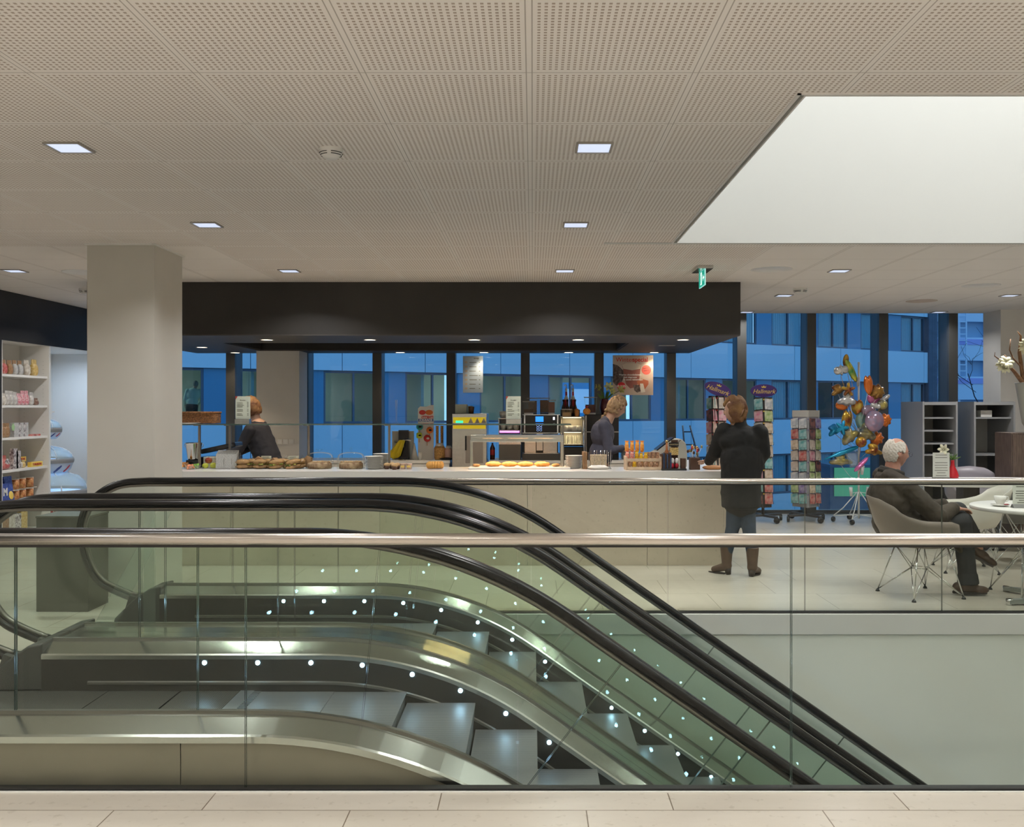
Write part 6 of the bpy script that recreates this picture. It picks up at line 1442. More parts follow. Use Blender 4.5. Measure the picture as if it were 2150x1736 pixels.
# ------------------------------------------------------------------ empty grey display shelves
m_shg = mat('shelf_grey', (.34, .35, .36), .5); m_shi = mat('shelf_inner', (.78, .77, .70), .6)
def dshelf(px0, px1, Yf, depth, ztop, lab, zs):
    x0, x1 = X(px0, Yf), X(px1, Yf); e = empty('display_shelf', ((x0 + x1) / 2, Yf, 0), lab, 'shelving', 'empty grey display shelves at the windows'); w2 = (x1 - x0) / 2
    for s_ in (-1, 1): Bx('side_panel', s_ * w2 - .012, s_ * w2 + .012, 0, depth, 0, ztop, m_shg, e)
    Bx('back_panel', -w2 + .013, w2 - .013, depth - .02, depth, 0, ztop - .01, m_shi, e); Bx('top_rail', -w2 + .013, w2 - .013, 0, depth - .021, ztop - .045, ztop - .005, m_shg, e); Bx('side_upright', -w2 + .013, -w2 + .03, .05, depth - .03, .1, ztop - .05, m_shi, e)
    for z in zs: Bx('shelf', -w2 + .031, w2 - .013, .06, depth - .021, z - .022, z, m_shg, e)
    Bx('bottom_panel', -w2 + .013, w2 - .013, .02, depth - .021, .02, .10, m_shi, e); return e
dshelf(1939, 2009, 12.2, .72, Z(843, 12.2), 'empty grey display shelf unit, left one, behind the seated man', [1.44, 1.27, 1.10, .95, .6, .3])
dshelf(2047, 2130, 12.2, .72, Z(843, 12.2), 'grey display shelf unit, right one, half hidden by the white column', [1.44, .95, .6, .3])
thingbox('storage_box', 'white box on the upper shelf of the right grey unit', 'box', X(2052, 12.4), X(2075, 12.4), 12.30, 12.6, 1.441, 1.53, m_white)

# ------------------------------------------------------------------ cafe tables and chairs
def white_table(cx, cy_, r, zt, lab):
    e = empty('cafe_table', (cx, cy_, 0), lab, 'table'); return e
e = white_table(X(2075, 10.4), 10.4, .75, .745, 'long white cafe table on a dark square pedestal behind the far railing')
b = MB(); pts = [(.92 * math.copysign(abs(math.cos(t)) ** .6, math.cos(t)), .55 * math.copysign(abs(math.sin(t)) ** .6, math.sin(t))) for t in [2 * PI * k / 48 for k in range(48)]]
b.prism(pts, 'z', .715, .745); b.build('tabletop', m_white, e, bevel=.003); Bx('pedestal', -.32, -.14, -.09, .09, .02, .714, m_rackm, e); Bx('foot_plate', -.5, .06, -.25, .25, 0, .019, m_rackm, e)
e2 = e
ct = empty('coffee_table', (4.20, 7.73, 0), 'round white table on crossed wire legs with a coffee cup on it', 'table')
MB().lathe([(0, .715), (.50, .715), (.503, .72), (.503, .741), (.50, .745), (0, .745)], n=56, caps=False).build('tabletop', m_white, ct)
def wire_base(e, r_top, r_foot, ztop, rod=.0055, caps=True, waist=.55, n=4, rot=PI / 4):
    nd = []
    for k in range(n):
        a = rot + 2 * PI * k / n; T = Vector((math.cos(a) * r_top, math.sin(a) * r_top, ztop)); Fo = Vector((math.cos(a) * r_foot, math.sin(a) * r_foot, .018))
        a2 = a + PI / n; a3 = a - PI / n
        W1 = Vector((math.cos(a2) * r_top * .42, math.sin(a2) * r_top * .42, ztop * waist)); W2 = Vector((math.cos(a3) * r_top * .42, math.sin(a3) * r_top * .42, ztop * waist))
        b = MB()
        b.tube([T + Vector((.012, 0, 0)), Fo], rod, 6); b.tube([W1, Fo], rod * .85, 6); b.tube([W2, Fo], rod * .85, 6)
        b.tube([T, W1, ], rod * .8, 6); b.tube([T, W2], rod * .8, 6)
        W3 = Vector((W1.x, W1.y, ztop)); b.tube([W1, W2], rod * .8, 6)
        l = b.build('leg', m_chrome, e)
        if caps: MB().lathe([(0, .0), (.019, 0), (.017, .008), (.008, .022), (0, .024)], (Fo.x, Fo.y, .0), 14, caps=False).build('foot_cap', m_black, l)
wire_base(ct, .26, .36, .714)
m_shell = mat('taupe_shell', (.22, .185, .155), .38, spec=.4); m_shellw = mat('cream_shell', (.66, .65, .58), .38)
def tub(e, m):
    b = MB(); NU, NV = 48, 14; G = []
    def rim(ph):   # ph 0 = back, pi = front
        a = abs(ph); 
        pts = [(0, .83), (.55, .815), (.85, .77), (1.15, .69), (1.5, .655), (2.1, .645), (2.35, .62), (2.6, .50), (2.85, .452), (PI, .445)]
        for (a0, z0), (a1, z1) in zip(pts, pts[1:]):
            if a0 <= a <= a1:
                t = (a - a0) / (a1 - a0); t = t * t * (3 - 2 * t) if abs(z1 - z0) > .05 else t; return z0 + (z1 - z0) * t
        return .445
    for j in range(NV + 1):
        row = []
        for i in range(NU):
            ph = -PI + 2 * PI * i / NU; zr = rim(ph); rx, ry = .292, .30
            t = j / NV
            base_r = min(1, t / .55); z = .425 - .012 * math.sin(base_r * PI) 
            if t > .55:
                u = (t - .55) / .45; hgt = zr - .425; z = .425 + hgt * (u ** 1.35); out_ = 1 + (.10 * u) * min(1, hgt / .2); rr = .86 + .14 * min(1, u * 2.2)
                rr *= out_
            else: rr = base_r * .86
            back = math.cos(ph); lean = .0
            x = -math.cos(ph) * rx * rr * 1.05 - (max(0, z - .45) * .24 if abs(ph) < 1.4 else max(0, z - .45) * .24 * max(0, (2.0 - abs(ph)) / .6) if abs(ph) < 2.0 else 0); y = math.sin(ph) * ry * rr
            row.append(b.bm.verts.new((x, y, z)))
            if j == 0: break
        G.append(row)
    for j in range(NV):
        A, B_ = G[j], G[j + 1]
        for i in range(NU):
            k = (i + 1) % NU
            if len(A) == 1: b._f([A[0], B_[i], B_[k]], True)
            else: b._f([A[i], B_[i], B_[k], A[k]], True)
    o = b.build('seat_shell', m, e); s = o.modifiers.new('t', 'SOLIDIFY'); s.thickness = .006; return o
def chair(x, y, rz, lab, m, wr=PI / 4):
    e = empty('armchair', (x, y, 0), lab, 'chair', rz=rz); tub(e, m); wire_base(e, .20, .335, .418, rot=wr); return e
chair(3.24, 7.75, R(-6), 'taupe plastic armchair on chrome wire legs with the elderly person in it', m_shell, R(66))
chair(4.18, 8.95, R(170), 'cream plastic armchair on wire legs across the table from the seated man', m_shellw)
chair(5.36, 11.27, R(250), 'grey shell armchair behind the long white table', mat('grey_shell', (.25, .23, .26), .4))
chair(X(2122, 9.35), 9.35, R(170), 'dark grey shell armchair under the long white table at the frame edge', mat('dark_shell', (.11, .11, .10), .4))
# cross foot of another table at the frame edge
e = empty('side_table', (4.38, 7.38, 0), 'table with flat grey metal cross foot at the right frame edge', 'table')
for (dx, dy, ) in ((-.60, -.02), (.5, .2), (-.35, .52), (.3, -.5)):
    a = math.atan2(dy, dx); L_ = math.hypot(dx, dy); MB().prism([(0, .03), (L_, .012), (L_, .042), (0, .075)], 'y', -.028, .028, Matrix.Rotation(a, 4, 'Z')).build('foot_arm', mat('cast_aluminium', (.42, .46, .46), .3, .8), e)
    MB().cyl((dx * .985, dy * .985, .0), (dx * .985, dy * .985, .048), .026, n=18).build('foot_glide', m_chrome, e)
MB().cyl((0, 0, .06), (0, 0, .30), .03, n=18).build('column', m_chrome, e) if False else MB().cyl((0, 0, .06), (0, 0, .12), .035, n=18).build('hub', m_chrome, e)
# things on the tables
cup = empty('coffee_cup', (X(2100, 7.72), 7.72, .746), 'white coffee cup on a saucer on the round table', 'cup')
MB().lathe([(0, .018), (.024, .018), (.028, .02), (.044, .05), (.049, .085), (.046, .085), (.040, .05), (.022, .024), (0, .024)], n=28, caps=False).build('cup_bowl', m_china, cup)
MB().tube([(.044, 0, .078), (.066, 0, .076), (.070, 0, .058), (.058, 0, .042), (.040, 0, .044)], .005, 8).build('handle', m_china, cup)
tag(MB().lathe([(0, 0), (.035, 0), (.05, .006), (.072, .014), (.074, .017), (.05, .010), (0, .008)], n=32, caps=False).build('saucer', m_china, loc=(X(2100, 7.72), 7.72, .746)), 'white saucer under the coffee cup on the round table', 'saucer')
tag(MB().ell((0, 0, .010), (.022, .010, .006)).build('sugar_wrapper', mat('wrapper_red', (.40, .04, .06), .3), loc=(X(2113, 7.66), 7.66, .757)), 'small red wrapper lying on the saucer edge', 'wrapper')
def sheet_stand(px, Y, z, w_, h, lab, wedge=True):
    e = empty('notice_stand', (X(px, Y), Y, z), lab, 'notice stand')
    p = Bx('notice_sheet', -w_ / 2, w_ / 2, -.001, .001, .008, h, mat('notice_paper', (.60, .62, .56), .7), e)
    MB().box(-w_ / 2 - .004, w_ / 2 + .004, .002, .005, .006, h + .004).build('clear_holder', g_clear, e)
    b = MB(); random.seed(5)
    for k in range(9):
        if k == 2: continue
        wd = random.uniform(.5, .8) * w_; zz = h - .03 - k * (h - .05) / 9; b.box(-wd / 2, wd / 2, -.0018, -.0011, zz, zz + .006)
    b.build('printed_lines', m_ink, p)
    MB().prism([(-.03, 0), (.035, 0), (.012, .03), (-.002, .03)], 'x', -w_ / 2 - .003, w_ / 2 + .003).build('base', mat('wedge_base', (.14, .14, .13), .35), e); return e
sheet_stand(1976, 10.5, .746, .19, .31, 'upright notice sheet in a holder on the long white table beside the red vase')
sheet_stand(2152, 7.60, .746, .20, .22, 'clear notice stand with grey wedge base on the round table at the frame edge')
e = empty('red_vase', (X(2000, 10.55), 10.55, .746), 'red teardrop vase with one cream flower on the long white table', 'vase')
MB().lathe([(0, 0), (.045, 0), (.062, .02), (.066, .05), (.05, .10), (.022, .16), (.018, .21), (.022, .222), (.014, .21), (0, .20)], n=28, caps=False).build('vase_body', mat('red_glaze', (.50, .02, .03), .15), e)
vx = X(2000, 10.55); flower(e, (X(1982, 10.55) - vx, -.02, Z(944, 10.55) - .746), (-.7, -.7, .15), .055, m_petal2, (0, 0, .2), m_leaf)
b = MB()
for k in range(12):
    a = 2 * PI * k / 12; b.prism([(-.005, 0), (.005, 0), (.007, .05), (0, .10), (-.007, .05)], 'y', -.001, .001, Matrix.Translation((0, 0, .23)) @ Matrix.Rotation(a, 4, 'Z') @ Matrix.Rotation(random.uniform(.5, 1.3), 4, 'Y'))
b.build('leaves', m_leaf, e)
# cabinet with the big vase of branches
e = empty('wood_cabinet', (X(2124, 11.0) + .45, 11.2, 0), 'brown wood-grain cabinet carrying the tall vase of branches', 'cabinet')
m_wood = mat('wenge_veneer', (.16, .115, .09), .5, color2=(.09, .062, .05), vscale=7, stretch=(12, 12, 1)); Bx('body', -.45, .45, -.2, .2, .0, Z(909, 11.0), m_wood, e, .003); Bx('door', -.44, -.004, -.215, -.2005, .05, Z(909, 11.0) - .02, m_wood, e, .002); Bx('door', .004, .44, -.215, -.2005, .05, Z(909, 11.0) - .02, m_wood, e, .002)
vz = Z(909, 11.0); vx = X(2185, 11.05)
e = empty('tall_vase', (vx, 11.05, vz), 'tall grey-white tapering vase with brown branches and cream blossoms', 'vase')
MB().lathe([(0, 0), (.13, 0), (.20, .12), (.27, .58), (.28, .60), (.265, .6), (.19, .14), (0, .05)], n=40, caps=False).build('vase_body', mat('vase_grey', (.42, .42, .37), .5), e)
m_branch = mat('branch_brown', (.20, .10, .045), .8, var=.3, vscale=30)
def P3(px, py, y=0): return Vector((X(px, 11.05) - vx, y, Z(py, 11.05) - vz))
MB().tube([P3(2185, 850), P3(2140, 800, -.05), P3(2122, 778, -.06), P3(2112, 768, -.06)], [.035, .026, .02, .014], 8).build('branch', m_branch, e)
MB().tube([P3(2116, 772, -.06), P3(2100, 768, -.08), P3(2092, 756, -.08), P3(2081, 748, -.08), P3(2082, 740, -.08)], [.014, .010, .008, .006, .003], 6).build('branch', m_branch, e)
MB().tube([P3(2112, 772, -.06), P3(2112, 758, -.06), P3(2104, 746, -.05)], [.016, .014, .012], 6).build('branch', m_branch, e)
MB().tube([P3(2160, 840), P3(2140, 768, -.02), P3(2124, 752, -.03), P3(2117, 735, -.03), P3(2119, 712, -.03)], [.02, .010, .008, .008, .005], 6).build('branch', m_branch, e)
MB().tube([P3(2170, 850), P3(2150, 790, .03), P3(2143, 740, .03), P3(2146, 705, .03), P3(2138, 695, .02)], [.03, .024, .022, .012, .004], 8).build('branch', m_branch, e)
MB().tube([P3(2190, 850), P3(2200, 760, .0), P3(2230, 690, .02)], [.03, .02, .008], 8).build('branch', m_branch, e)
for (px, py) in ((2098, 772), (2104, 762), (2150, 735), (2144, 728)):
    f0 = P3(px, py, -.09)
    b = MB()
    for k in range(7):
        a = 2 * PI * k / 7; M_ = Matrix.Translation(f0) @ Matrix.Rotation(R(70 + 20 * math.sin(px)), 4, 'X') @ Matrix.Rotation(a, 4, 'Z'); vs = [b.bm.verts.new(M_ @ Vector(v)) for v in ((0, -.012, 0), (.05, -.03, .02), (.095, -.015, .012), (.085, 0, .03), (.095, .018, .005), (.05, .03, .02), (0, .012, 0))]; b._f(vs, True)
    o = b.build('blossom', mat('cream_blossom', (.72, .70, .48), .7), e); md = o.modifiers.new('t', 'SOLIDIFY'); md.thickness = .002
# ------------------------------------------------------------------ people
random.seed(5)
def headfn(d, p):
    """skull with brow, nose, chin; face towards +y"""
    x, y, z = p; q = Vector(p)
    if d.z < 0: q.x *= 1 - .22 * (-d.z) ** 1.2; q.y *= (1 - .10 * (-d.z)) if d.y > 0 else (1 - .30 * (-d.z))
    if d.y > .2:
        q.y += .024 * math.exp(-((d.x / .13) ** 2) - ((d.z + .16) / .17) ** 2)          # nose
        q.y += .007 * math.exp(-((d.x / .5) ** 2) - ((d.z - .18) / .10) ** 2)            # brow
        q.y -= .010 * math.exp(-(((abs(d.x) - .34) / .14) ** 2) - ((d.z - .02) / .10) ** 2)  # sockets
        q.y += .009 * math.exp(-((d.x / .22) ** 2) - ((d.z + .52) / .08) ** 2)           # lips
        q.y += .012 * math.exp(-((d.x / .25) ** 2) - ((d.z + .82) / .14) ** 2)           # chin
    return q
def head_into(b, c, M3, s=1.0):
    b.ell(c, (.076 * s, .096 * s, .118 * s), M3, nu=40, nv=32, fn=lambda d, p: headfn(d, p / s) * s)
    for sg in (-1, 1): b.ell(Vector(c) + M3 @ Vector((sg * .076 * s, -.008 * s, -.012 * s)), (.010 * s, .018 * s, .030 * s), M3, nu=12, nv=8)
def eyes(par, c, M3, s=1.0):
    for sg in (-1, 1): MB().ell(Vector(c) + M3 @ Vector((sg * .030 * s, .082 * s, .006 * s)), (.011 * s, .008 * s, .007 * s), M3, nu=12, nv=8).build('eye', mat('eye_white', (.5, .48, .45), .2), par); MB().ell(Vector(c) + M3 @ Vector((sg * .030 * s, .0885 * s, .006 * s)), (.0045 * s, .003 * s, .0045 * s), M3, nu=8, nv=6).build('pupil', m_black, par)
    for sg in (-1, 1): MB().ell(Vector(c) + M3 @ Vector((sg * .030 * s, .089 * s, .022 * s)), (.016 * s, .004 * s, .003 * s), M3, nu=10, nv=6).build('eyebrow', mat('eyebrow_brown', (.16, .10, .06), .8), par)
def hand_into(b, w_, d, up, s=1.0, curl=.5, left=False):
    """palm + four fingers + thumb; w_ wrist point, d pointing direction, up = back of hand"""
    w_ = Vector(w_); d = Vector(d).normalized(); up = (Vector(up) - d * Vector(up).dot(d)).normalized(); sd = d.cross(up) * (1 if left else -1)
    b.cap(w_, w_ + d * .03 * s, .022 * s, .024 * s, 10)
    for k, off in enumerate((-.030, -.010, .010, .029)): b.cap(w_ + d * .02 * s + sd * off * .6 * s, w_ + d * .085 * s + sd * off * s, .015 * s, .012 * s, 10)
    for k, (off, L_) in enumerate(((-.030, .062), (-.010, .074), (.011, .078), (.031, .070))):
        p = w_ + d * .090 * s + sd * off * s; d1 = (d - up * curl * .5).normalized(); d2 = (d - up * curl * 1.3).normalized(); d3 = (d - up * curl * 2.2).normalized()
        q = p + d1 * L_ * .45 * s; r = q + d2 * L_ * .32 * s; t = r + d3 * L_ * .25 * s
        b.cap(p, q, .0095 * s, .0088 * s, 8); b.cap(q, r, .0088 * s, .008 * s, 8); b.cap(r, t, .008 * s, .0068 * s, 8)
    p = w_ + d * .035 * s + sd * .030 * s; q = p + (d * .6 + sd * .8).normalized() * .038 * s; r = q + (d * .9 + sd * .35 - up * curl * .4).normalized() * .030 * s
    b.cap(p, q, .013 * s, .011 * s, 8); b.cap(q, r, .011 * s, .008 * s, 8)
m_skin = mat('skin_tone', (.50, .30, .21), .5, var=.1, vscale=12); m_skin_old = mat('skin_tone_older', (.52, .28, .20), .5, color2=(.46, .22, .16), vscale=16)

# seated man, facing right and a little away
MX = X(1888, 7.85); MY = 7.85
person = empty('person', (MX, MY, 0), 'elderly white-haired person in a dark brown jacket sitting in the taupe armchair', 'person')
def mp(px, py, dy=0.0): return Vector((X(px, MY) - MX, dy, Z(py, MY)))
H = mp(1881, 951); yaw = R(-84); Mh = (Matrix.Rotation(yaw, 3, 'Z') @ Matrix.Rotation(R(-6), 3, 'X'))
b = MB(); head_into(b, H, Mh, 1.06)
neck = mp(1872, 995); b.cap(H + Vector((-.02, 0, -.06)), neck, .062, .066)
hipn, hipf = mp(1900, 1118, -.09), mp(1900, 1118, .09)
sh_n, sh_f = mp(1884, 1020, -.17), mp(1884, 1020, .17)
b.ell(mp(1882, 1050), (.125, .17, .20)); b.ell(mp(1892, 1105), (.14, .17, .12)); b.cap(neck, mp(1884, 1035), .08, .13)
knee_n, knee_f = mp(2008, 1092, -.10), mp(2018, 1075, .06); ank_n, ank_f = mp(2018, 1219, -.10), mp(2052, 1150, -.02)
for h_, k_, a_ in ((hipn, knee_n, ank_n), (hipf, knee_f, ank_f)): b.cap(h_, k_, .085, .062); b.cap(k_, a_, .056, .038)
elb_n, elb_f = mp(1945, 1078, -.23), mp(1950, 1075, .22); wr_n, wr_f = mp(1992, 1064, -.12), mp(1996, 1062, .10)
for s_, e_, w_ in ((sh_n, elb_n, wr_n), (sh_f, elb_f, wr_f)): b.cap(s_, e_, .052, .042); b.cap(e_, w_, .040, .028)
hand_into(b, wr_n, (1, .25, -.1), (0, 0, 1), 1, .5); hand_into(b, wr_f, (1, -.3, -.1), (0, 0, 1), 1, .5, True)
body = remeshed(b.build('body', m_skin_old, person), .0065, 3)
eyes(person, H, Mh, 1.06)
# ring of white hair
b = MB()
def hairfn(d, p):
    q = headfn(d, p) if False else Vector(p)
    if d.z < 0: q.x *= 1 - .1 * (-d.z); q.y *= (1 - .2 * (-d.z))
    return q * (1 + .05 * mnoise.noise(d * 6))
NH = 420
for k in range(NH):
    zz = 1 - 2 * (k + .5) / NH; rr = math.sqrt(1 - zz * zz); a = k * 2.399963
    d = Vector((rr * math.cos(a), rr * math.sin(a), zz)); p = Vector((d.x * .077, d.y * .097, d.z * .119))
    if d.z < 0: p.y *= (1 - .30 * (-d.z)) if d.y < 0 else 1
    if d.y > .42 or (d.y > -.22 and d.z < .10) or d.z < -.62: continue            # face and ears stay free
    if d.z > .62 and d.y > -.50 and abs(d.x) < .62: continue                          # bald crown
    r0 = .0125 + .0015 * math.sin(k * 1.7)
    b.ell(H + Mh @ (p * 1.07), (r0, r0, r0), nu=8, nv=6)
remeshed(b.build('hair', mat('white_hair', (.62, .58, .52), .9, color2=(.50, .45, .38), vscale=50, bump=.3, bscale=60), person), .0045, 8)
# glasses
b = MB()
for sg in (-1, 1):
    b.tube([H + Mh @ (Vector((sg * .034 + .021 * math.cos(t), .108 , .000 + .017 * math.sin(t))) * 1.06) for t in [2 * PI * k / 16 for k in range(16)]], .0013, 5, closed=True)
    b.tube([H + Mh @ (Vector((sg * .056, .104, .004)) * 1.06), H + Mh @ (Vector((sg * .078, .06, .008)) * 1.06), H + Mh @ (Vector((sg * .082, -.008, .006)) * 1.06)], .0012, 5)
b.tube([H + Mh @ (Vector((-.012, .110, .004)) * 1.06), H + Mh @ (Vector((.012, .110, .004)) * 1.06)], .0013, 5); b.build('glasses', m_rackm, person)
# jacket
m_jack = mat('brown_jacket', (.050, .037, .024), .75, color2=(.034, .026, .018), vscale=5, bump=.25, bscale=25)
b = MB()
b.cap(mp(1868, 1012, -.0), mp(1878, 1060), .135, .19); b.ell(mp(1872, 1048), (.20, .235, .22)); b.ell(mp(1886, 1098), (.215, .24, .16))
b.cap(sh_n, elb_n, .088, .078); b.cap(elb_n, wr_n + Vector((-.02, 0, 0)), .078, .056); b.cap(sh_f, elb_f, .085, .075); b.cap(elb_f, wr_f + Vector((-.02, 0, 0)), .073, .054)
b.cap(mp(1858, 1000, -.10), mp(1884, 1022, -.175), .07, .09); b.cap(mp(1858, 1000, .10), mp(1884, 1022, .175), .07, .09)
b.cap(mp(1925, 1100, -.10), mp(1985, 1102, -.12), .10, .075); b.cap(mp(1975, 1110, -.13), mp(2000, 1150, -.15), .05, .025); b.cap(mp(1990, 1105, -.13), mp(2010, 1140, -.15), .03, .02)
remeshed(b.build('jacket', m_jack, person), .009, 6, disp=(.02, .09))
b = MB()
ring = []
for k in range(25):
    t = -2.5 + 5.0 * k / 24; c = mp(1870, 985); ring.append(c + Vector((-.085 * math.cos(t) + .012, .095 * math.sin(t), .015 * math.cos(t) - .02 * (abs(t) / 2.5) - .0)))
b.tube(ring, [.020] * 25, 8); b.tube([p + Vector((-.006, 0, -.02)) for p in ring], .026, 8); remeshed(b.build('collar', mat('collar_dark', (.030, .026, .020), .8), person), .006, 2)
m_trou = mat('dark_trousers', (.020, .022, .024), .8, bump=.2, bscale=20)
b = MB()
b.ell(mp(1897, 1112), (.16, .18, .11)); b.cap(hipn, knee_n, .10, .082); b.cap(knee_n, mp(2020, 1205, -.10), .080, .074); b.cap(hipf, knee_f, .10, .08); b.cap(knee_f, mp(2048, 1135, -.01), .078, .066)
b.cyl(mp(2020, 1200, -.10), mp(2021, 1221, -.10), .080, .086, 20)
remeshed(b.build('trousers', m_trou, person), .009, 6, disp=(.012, .12))
m_shoe = mat('brown_leather_shoe', (.085, .045, .028), .45, var=.2, vscale=15); m_sole = mat('shoe_sole', (.035, .025, .02), .7)
def shoe(par, ankle, d, up, L_=.28, m=m_shoe, s=1.):
    d = Vector(d).normalized(); up = Vector(up).normalized(); sd = d.cross(up); b = MB(); a = Vector(ankle)
    M3 = Matrix((d, sd, up)).transposed()
    heel = a - d * .05 - up * .055
    b.ell(heel + up * .02, (.05, .040, .048), M3); b.ell(heel + d * .09 + up * .018, (.085, .043, .046), M3); b.ell(heel + d * .17 + up * .004, (.075, .050, .034), M3); b.ell(a - up * .02, (.045, .040, .045), M3)
    o = remeshed(b.build('shoe', m, par), .006, 4)
    pts = [(heel + d * (u * .27 - .045) + sd * (w_ * .046 * (math.sin(min(1, max(0, u)) * PI) ** .35 if 0 < u < 1 else .3)) - up * .03) for u, w_ in [(k / 12, 1) for k in range(13)] + [(k / 12, -1) for k in range(12, -1, -1)]]
    b = MB(); A = [b.bm.verts.new(p) for p in pts]; B_ = [b.bm.verts.new(p + up * .018) for p in pts]; b._f(A); b._f(B_[::-1]); n = len(pts)
    for i in range(n): b._f([A[i], B_[i], B_[(i + 1) % n], A[(i + 1) % n]])
    b.build('sole', m_sole, o); return o
shoe(person, (mp(2014, 1219, -.10).x, -.10, .098), (1, -.12, 0), (0, 0, 1)); shoe(person, mp(2050, 1150, -.02), (.75, -.35, -.42), (.5, .0, .8))

# customer in the black coat
CX_ = X(1553, 8.72); CYY = 8.66
person = empty('person', (CX_, CYY, 0), 'standing person in a long black coat, jeans and brown boots at the bar end', 'person')
def cp(px, py, dy=0.0): return Vector((X(px, CYY) - CX_, dy, Z(py, CYY)))
H = cp(1543, 862); Mh = Matrix.Rotation(R(62), 3, 'Z')
b = MB(); head_into(b, H, Mh, 1.0); b.cap(H + Vector((0, 0, -.06)), cp(1552, 905), .055, .06)
b.ell(cp(1556, 950), (.16, .12, .22)); b.ell(cp(1557, 1020), (.16, .13, .16))
kn1, kn2 = cp(1540, 1105, .02), cp(1570, 1105, -.04); an1, an2 = cp(1528, 1180, .05), cp(1577, 1180, -.05)
for h_, k_, a_ in ((cp(1545, 1030, .0), kn1, an1), (cp(1566, 1030, .0), kn2, an2)): b.cap(h_, k_, .085, .058); b.cap(k_, a_, .054, .036)
s1, s2 = cp(1522, 905, .02), cp(1592, 908, -.03); e1, e2 = cp(1512, 955, .02), cp(1604, 952, .02); w1, w2 = cp(1497, 974, .40), cp(1590, 990, .18)
e1 = cp(1508, 950, .14); w1 = cp(1500, 972, .36)
for s_, e_, w_ in ((s1, e1, w1), (s2, e2, w2)): b.cap(s_, e_, .048, .040); b.cap(e_, w_, .038, .027)
hand_into(b, w1, (-.3, 1, -.1), (0, 0, 1), .9, .5); hand_into(b, w2, (-.9, .3, -.3), (0, 1, .3), .9, .9, True)
remeshed(b.build('body', m_skin, person), .007, 3); eyes(person, H, Mh)
b = MB()
for k in range(200):
    a = random.uniform(-PI, PI); zz = random.uniform(-.10, .125); rr = math.sqrt(max(.0, 1 - (zz / .132) ** 2)); p = Vector((.082 * rr * math.cos(a), .10 * rr * math.sin(a), zz))
    if p.y > .035 and zz < .055: continue
    b.ell(H + Mh @ p, (.024, .024, .028), nu=8, nv=6)
remeshed(b.build('hair', mat('auburn_hair', (.10, .035, .015), .7, color2=(.28, .15, .05), vscale=7, bump=.6, bscale=60), person), .008, 2)
m_coat = mat('black_coat', (.007, .0072, .007), .85, bump=.2, bscale=12)
b = MB(); b.cap(cp(1552, 893), cp(1554, 925), .075, .14); b.ell(cp(1556, 925), (.215, .145, .15)); b.ell(cp(1557, 970), (.205, .165, .24)); b.cap(cp(1556, 960), cp(1556, 1046), .185, .185); b.ell(cp(1556, 1035), (.195, .165, .12))
b.lathe([(0, Z(1064, CYY)), (.185, Z(1064, CYY)), (.18, Z(1000, CYY)), (.0, Z(1000, CYY))], (cp(1556, 1000).x, 0, 0), 28, caps=False)
b.cap(s1, e1, .082, .068); b.cap(e1, w1 + Vector((.01, -.03, 0)), .066, .048); b.cap(s2, e2, .085, .07); b.cap(e2, w2, .068, .05)
remeshed(b.build('coat', m_coat, person), .010, 6, disp=(.02, .12))
b = MB()
for h_, k_, a_ in ((cp(1545, 1050, .0), kn1, an1), (cp(1566, 1050, .0), kn2, an2)): b.cap(h_, k_, .088, .068); b.cap(k_, a_ + Vector((0, 0, .07)), .066, .052)
remeshed(b.build('jeans', mat('blue_jeans', (.035, .055, .085), .85, var=.2, vscale=20), person), .009, 4)
m_boot = mat('brown_boot', (.10, .060, .040), .5, var=.2, vscale=10)
for an, d in ((an1, (-.75, .6, 0)), (an2, (.55, .7, 0))):
    b = MB(); d = Vector(d).normalized(); fl = Vector((an.x, an.y, 0)); b.cyl(fl + Vector((0, 0, .10)), fl + Vector((0, 0, .27)), .046, .062, 18); b.ell(fl + Vector((0, 0, .085)), (.05, .05, .05)); b.cap(fl + Vector((0, 0, .075)), fl + d * .13 + Vector((0, 0, .035)), .042, .030)
    o = remeshed(b.build('boot', m_boot, person), .007, 3)
    MB().cyl(fl - d * .02 + Vector((0, 0, .0)), fl - d * .01 + Vector((0, 0, .06)), .022, .036, 12).build('heel', m_sole, o)
    MB().prism([(-.02, 0), (.02, 0), (.03, .08), (.0, .17), (-.03, .08)], 'z', .0, .012, Matrix.Translation(fl + d * .02) @ Matrix.Rotation(math.atan2(d.y, d.x) - PI / 2, 4, 'Z')).build('sole', m_sole, o)

# barista
BXX, BYB = X(1278, 10.4), 10.4
person = empty('person', (BXX, BYB, 0), 'young person with a blond braid and navy shirt working behind the bar', 'person')
def bp(px, py, dy=0.0): return Vector((X(px, BYB) - BXX, dy, Z(py, BYB)))
H = bp(1295, 855); Mh = Matrix.Rotation(R(-76), 3, 'Z') @ Matrix.Rotation(R(-24), 3, 'X')
b = MB(); head_into(b, H, Mh, 1.0); b.cap(H + Vector((-.05, 0, -.05)), bp(1274, 890), .050, .056)
b.ell(bp(1266, 915), (.12, .17, .17)); b.ell(bp(1262, 960), (.12, .16, .16)); b.ell(bp(1264, 1000), (.12, .17, .14))
for sg in (-1, 1): b.cap(bp(1264, 1010, sg * .09), bp(1266, 1090, sg * .09), .09, .06); b.cap(bp(1266, 1090, sg * .09), bp(1262, 1134, sg * .09), .055, .045); b.cap(bp(1262, 1134, sg * .09), bp(1264, 1145, sg * .09), .045, .04)
arms = []
for sg in (-1, 1):
    s_ = bp(1266, 893, sg * .17); e_ = bp(1276, 944, sg * .20); w_ = bp(1308, 941 + sg * 2, sg * .08 - .12); arms.append((s_, e_, w_)); b.cap(s_, e_, .046, .038); b.cap(e_, w_, .036, .025); hand_into(b, w_, (1, -sg * -.15, -.15), (0, 0, 1), .85, .6, sg > 0)
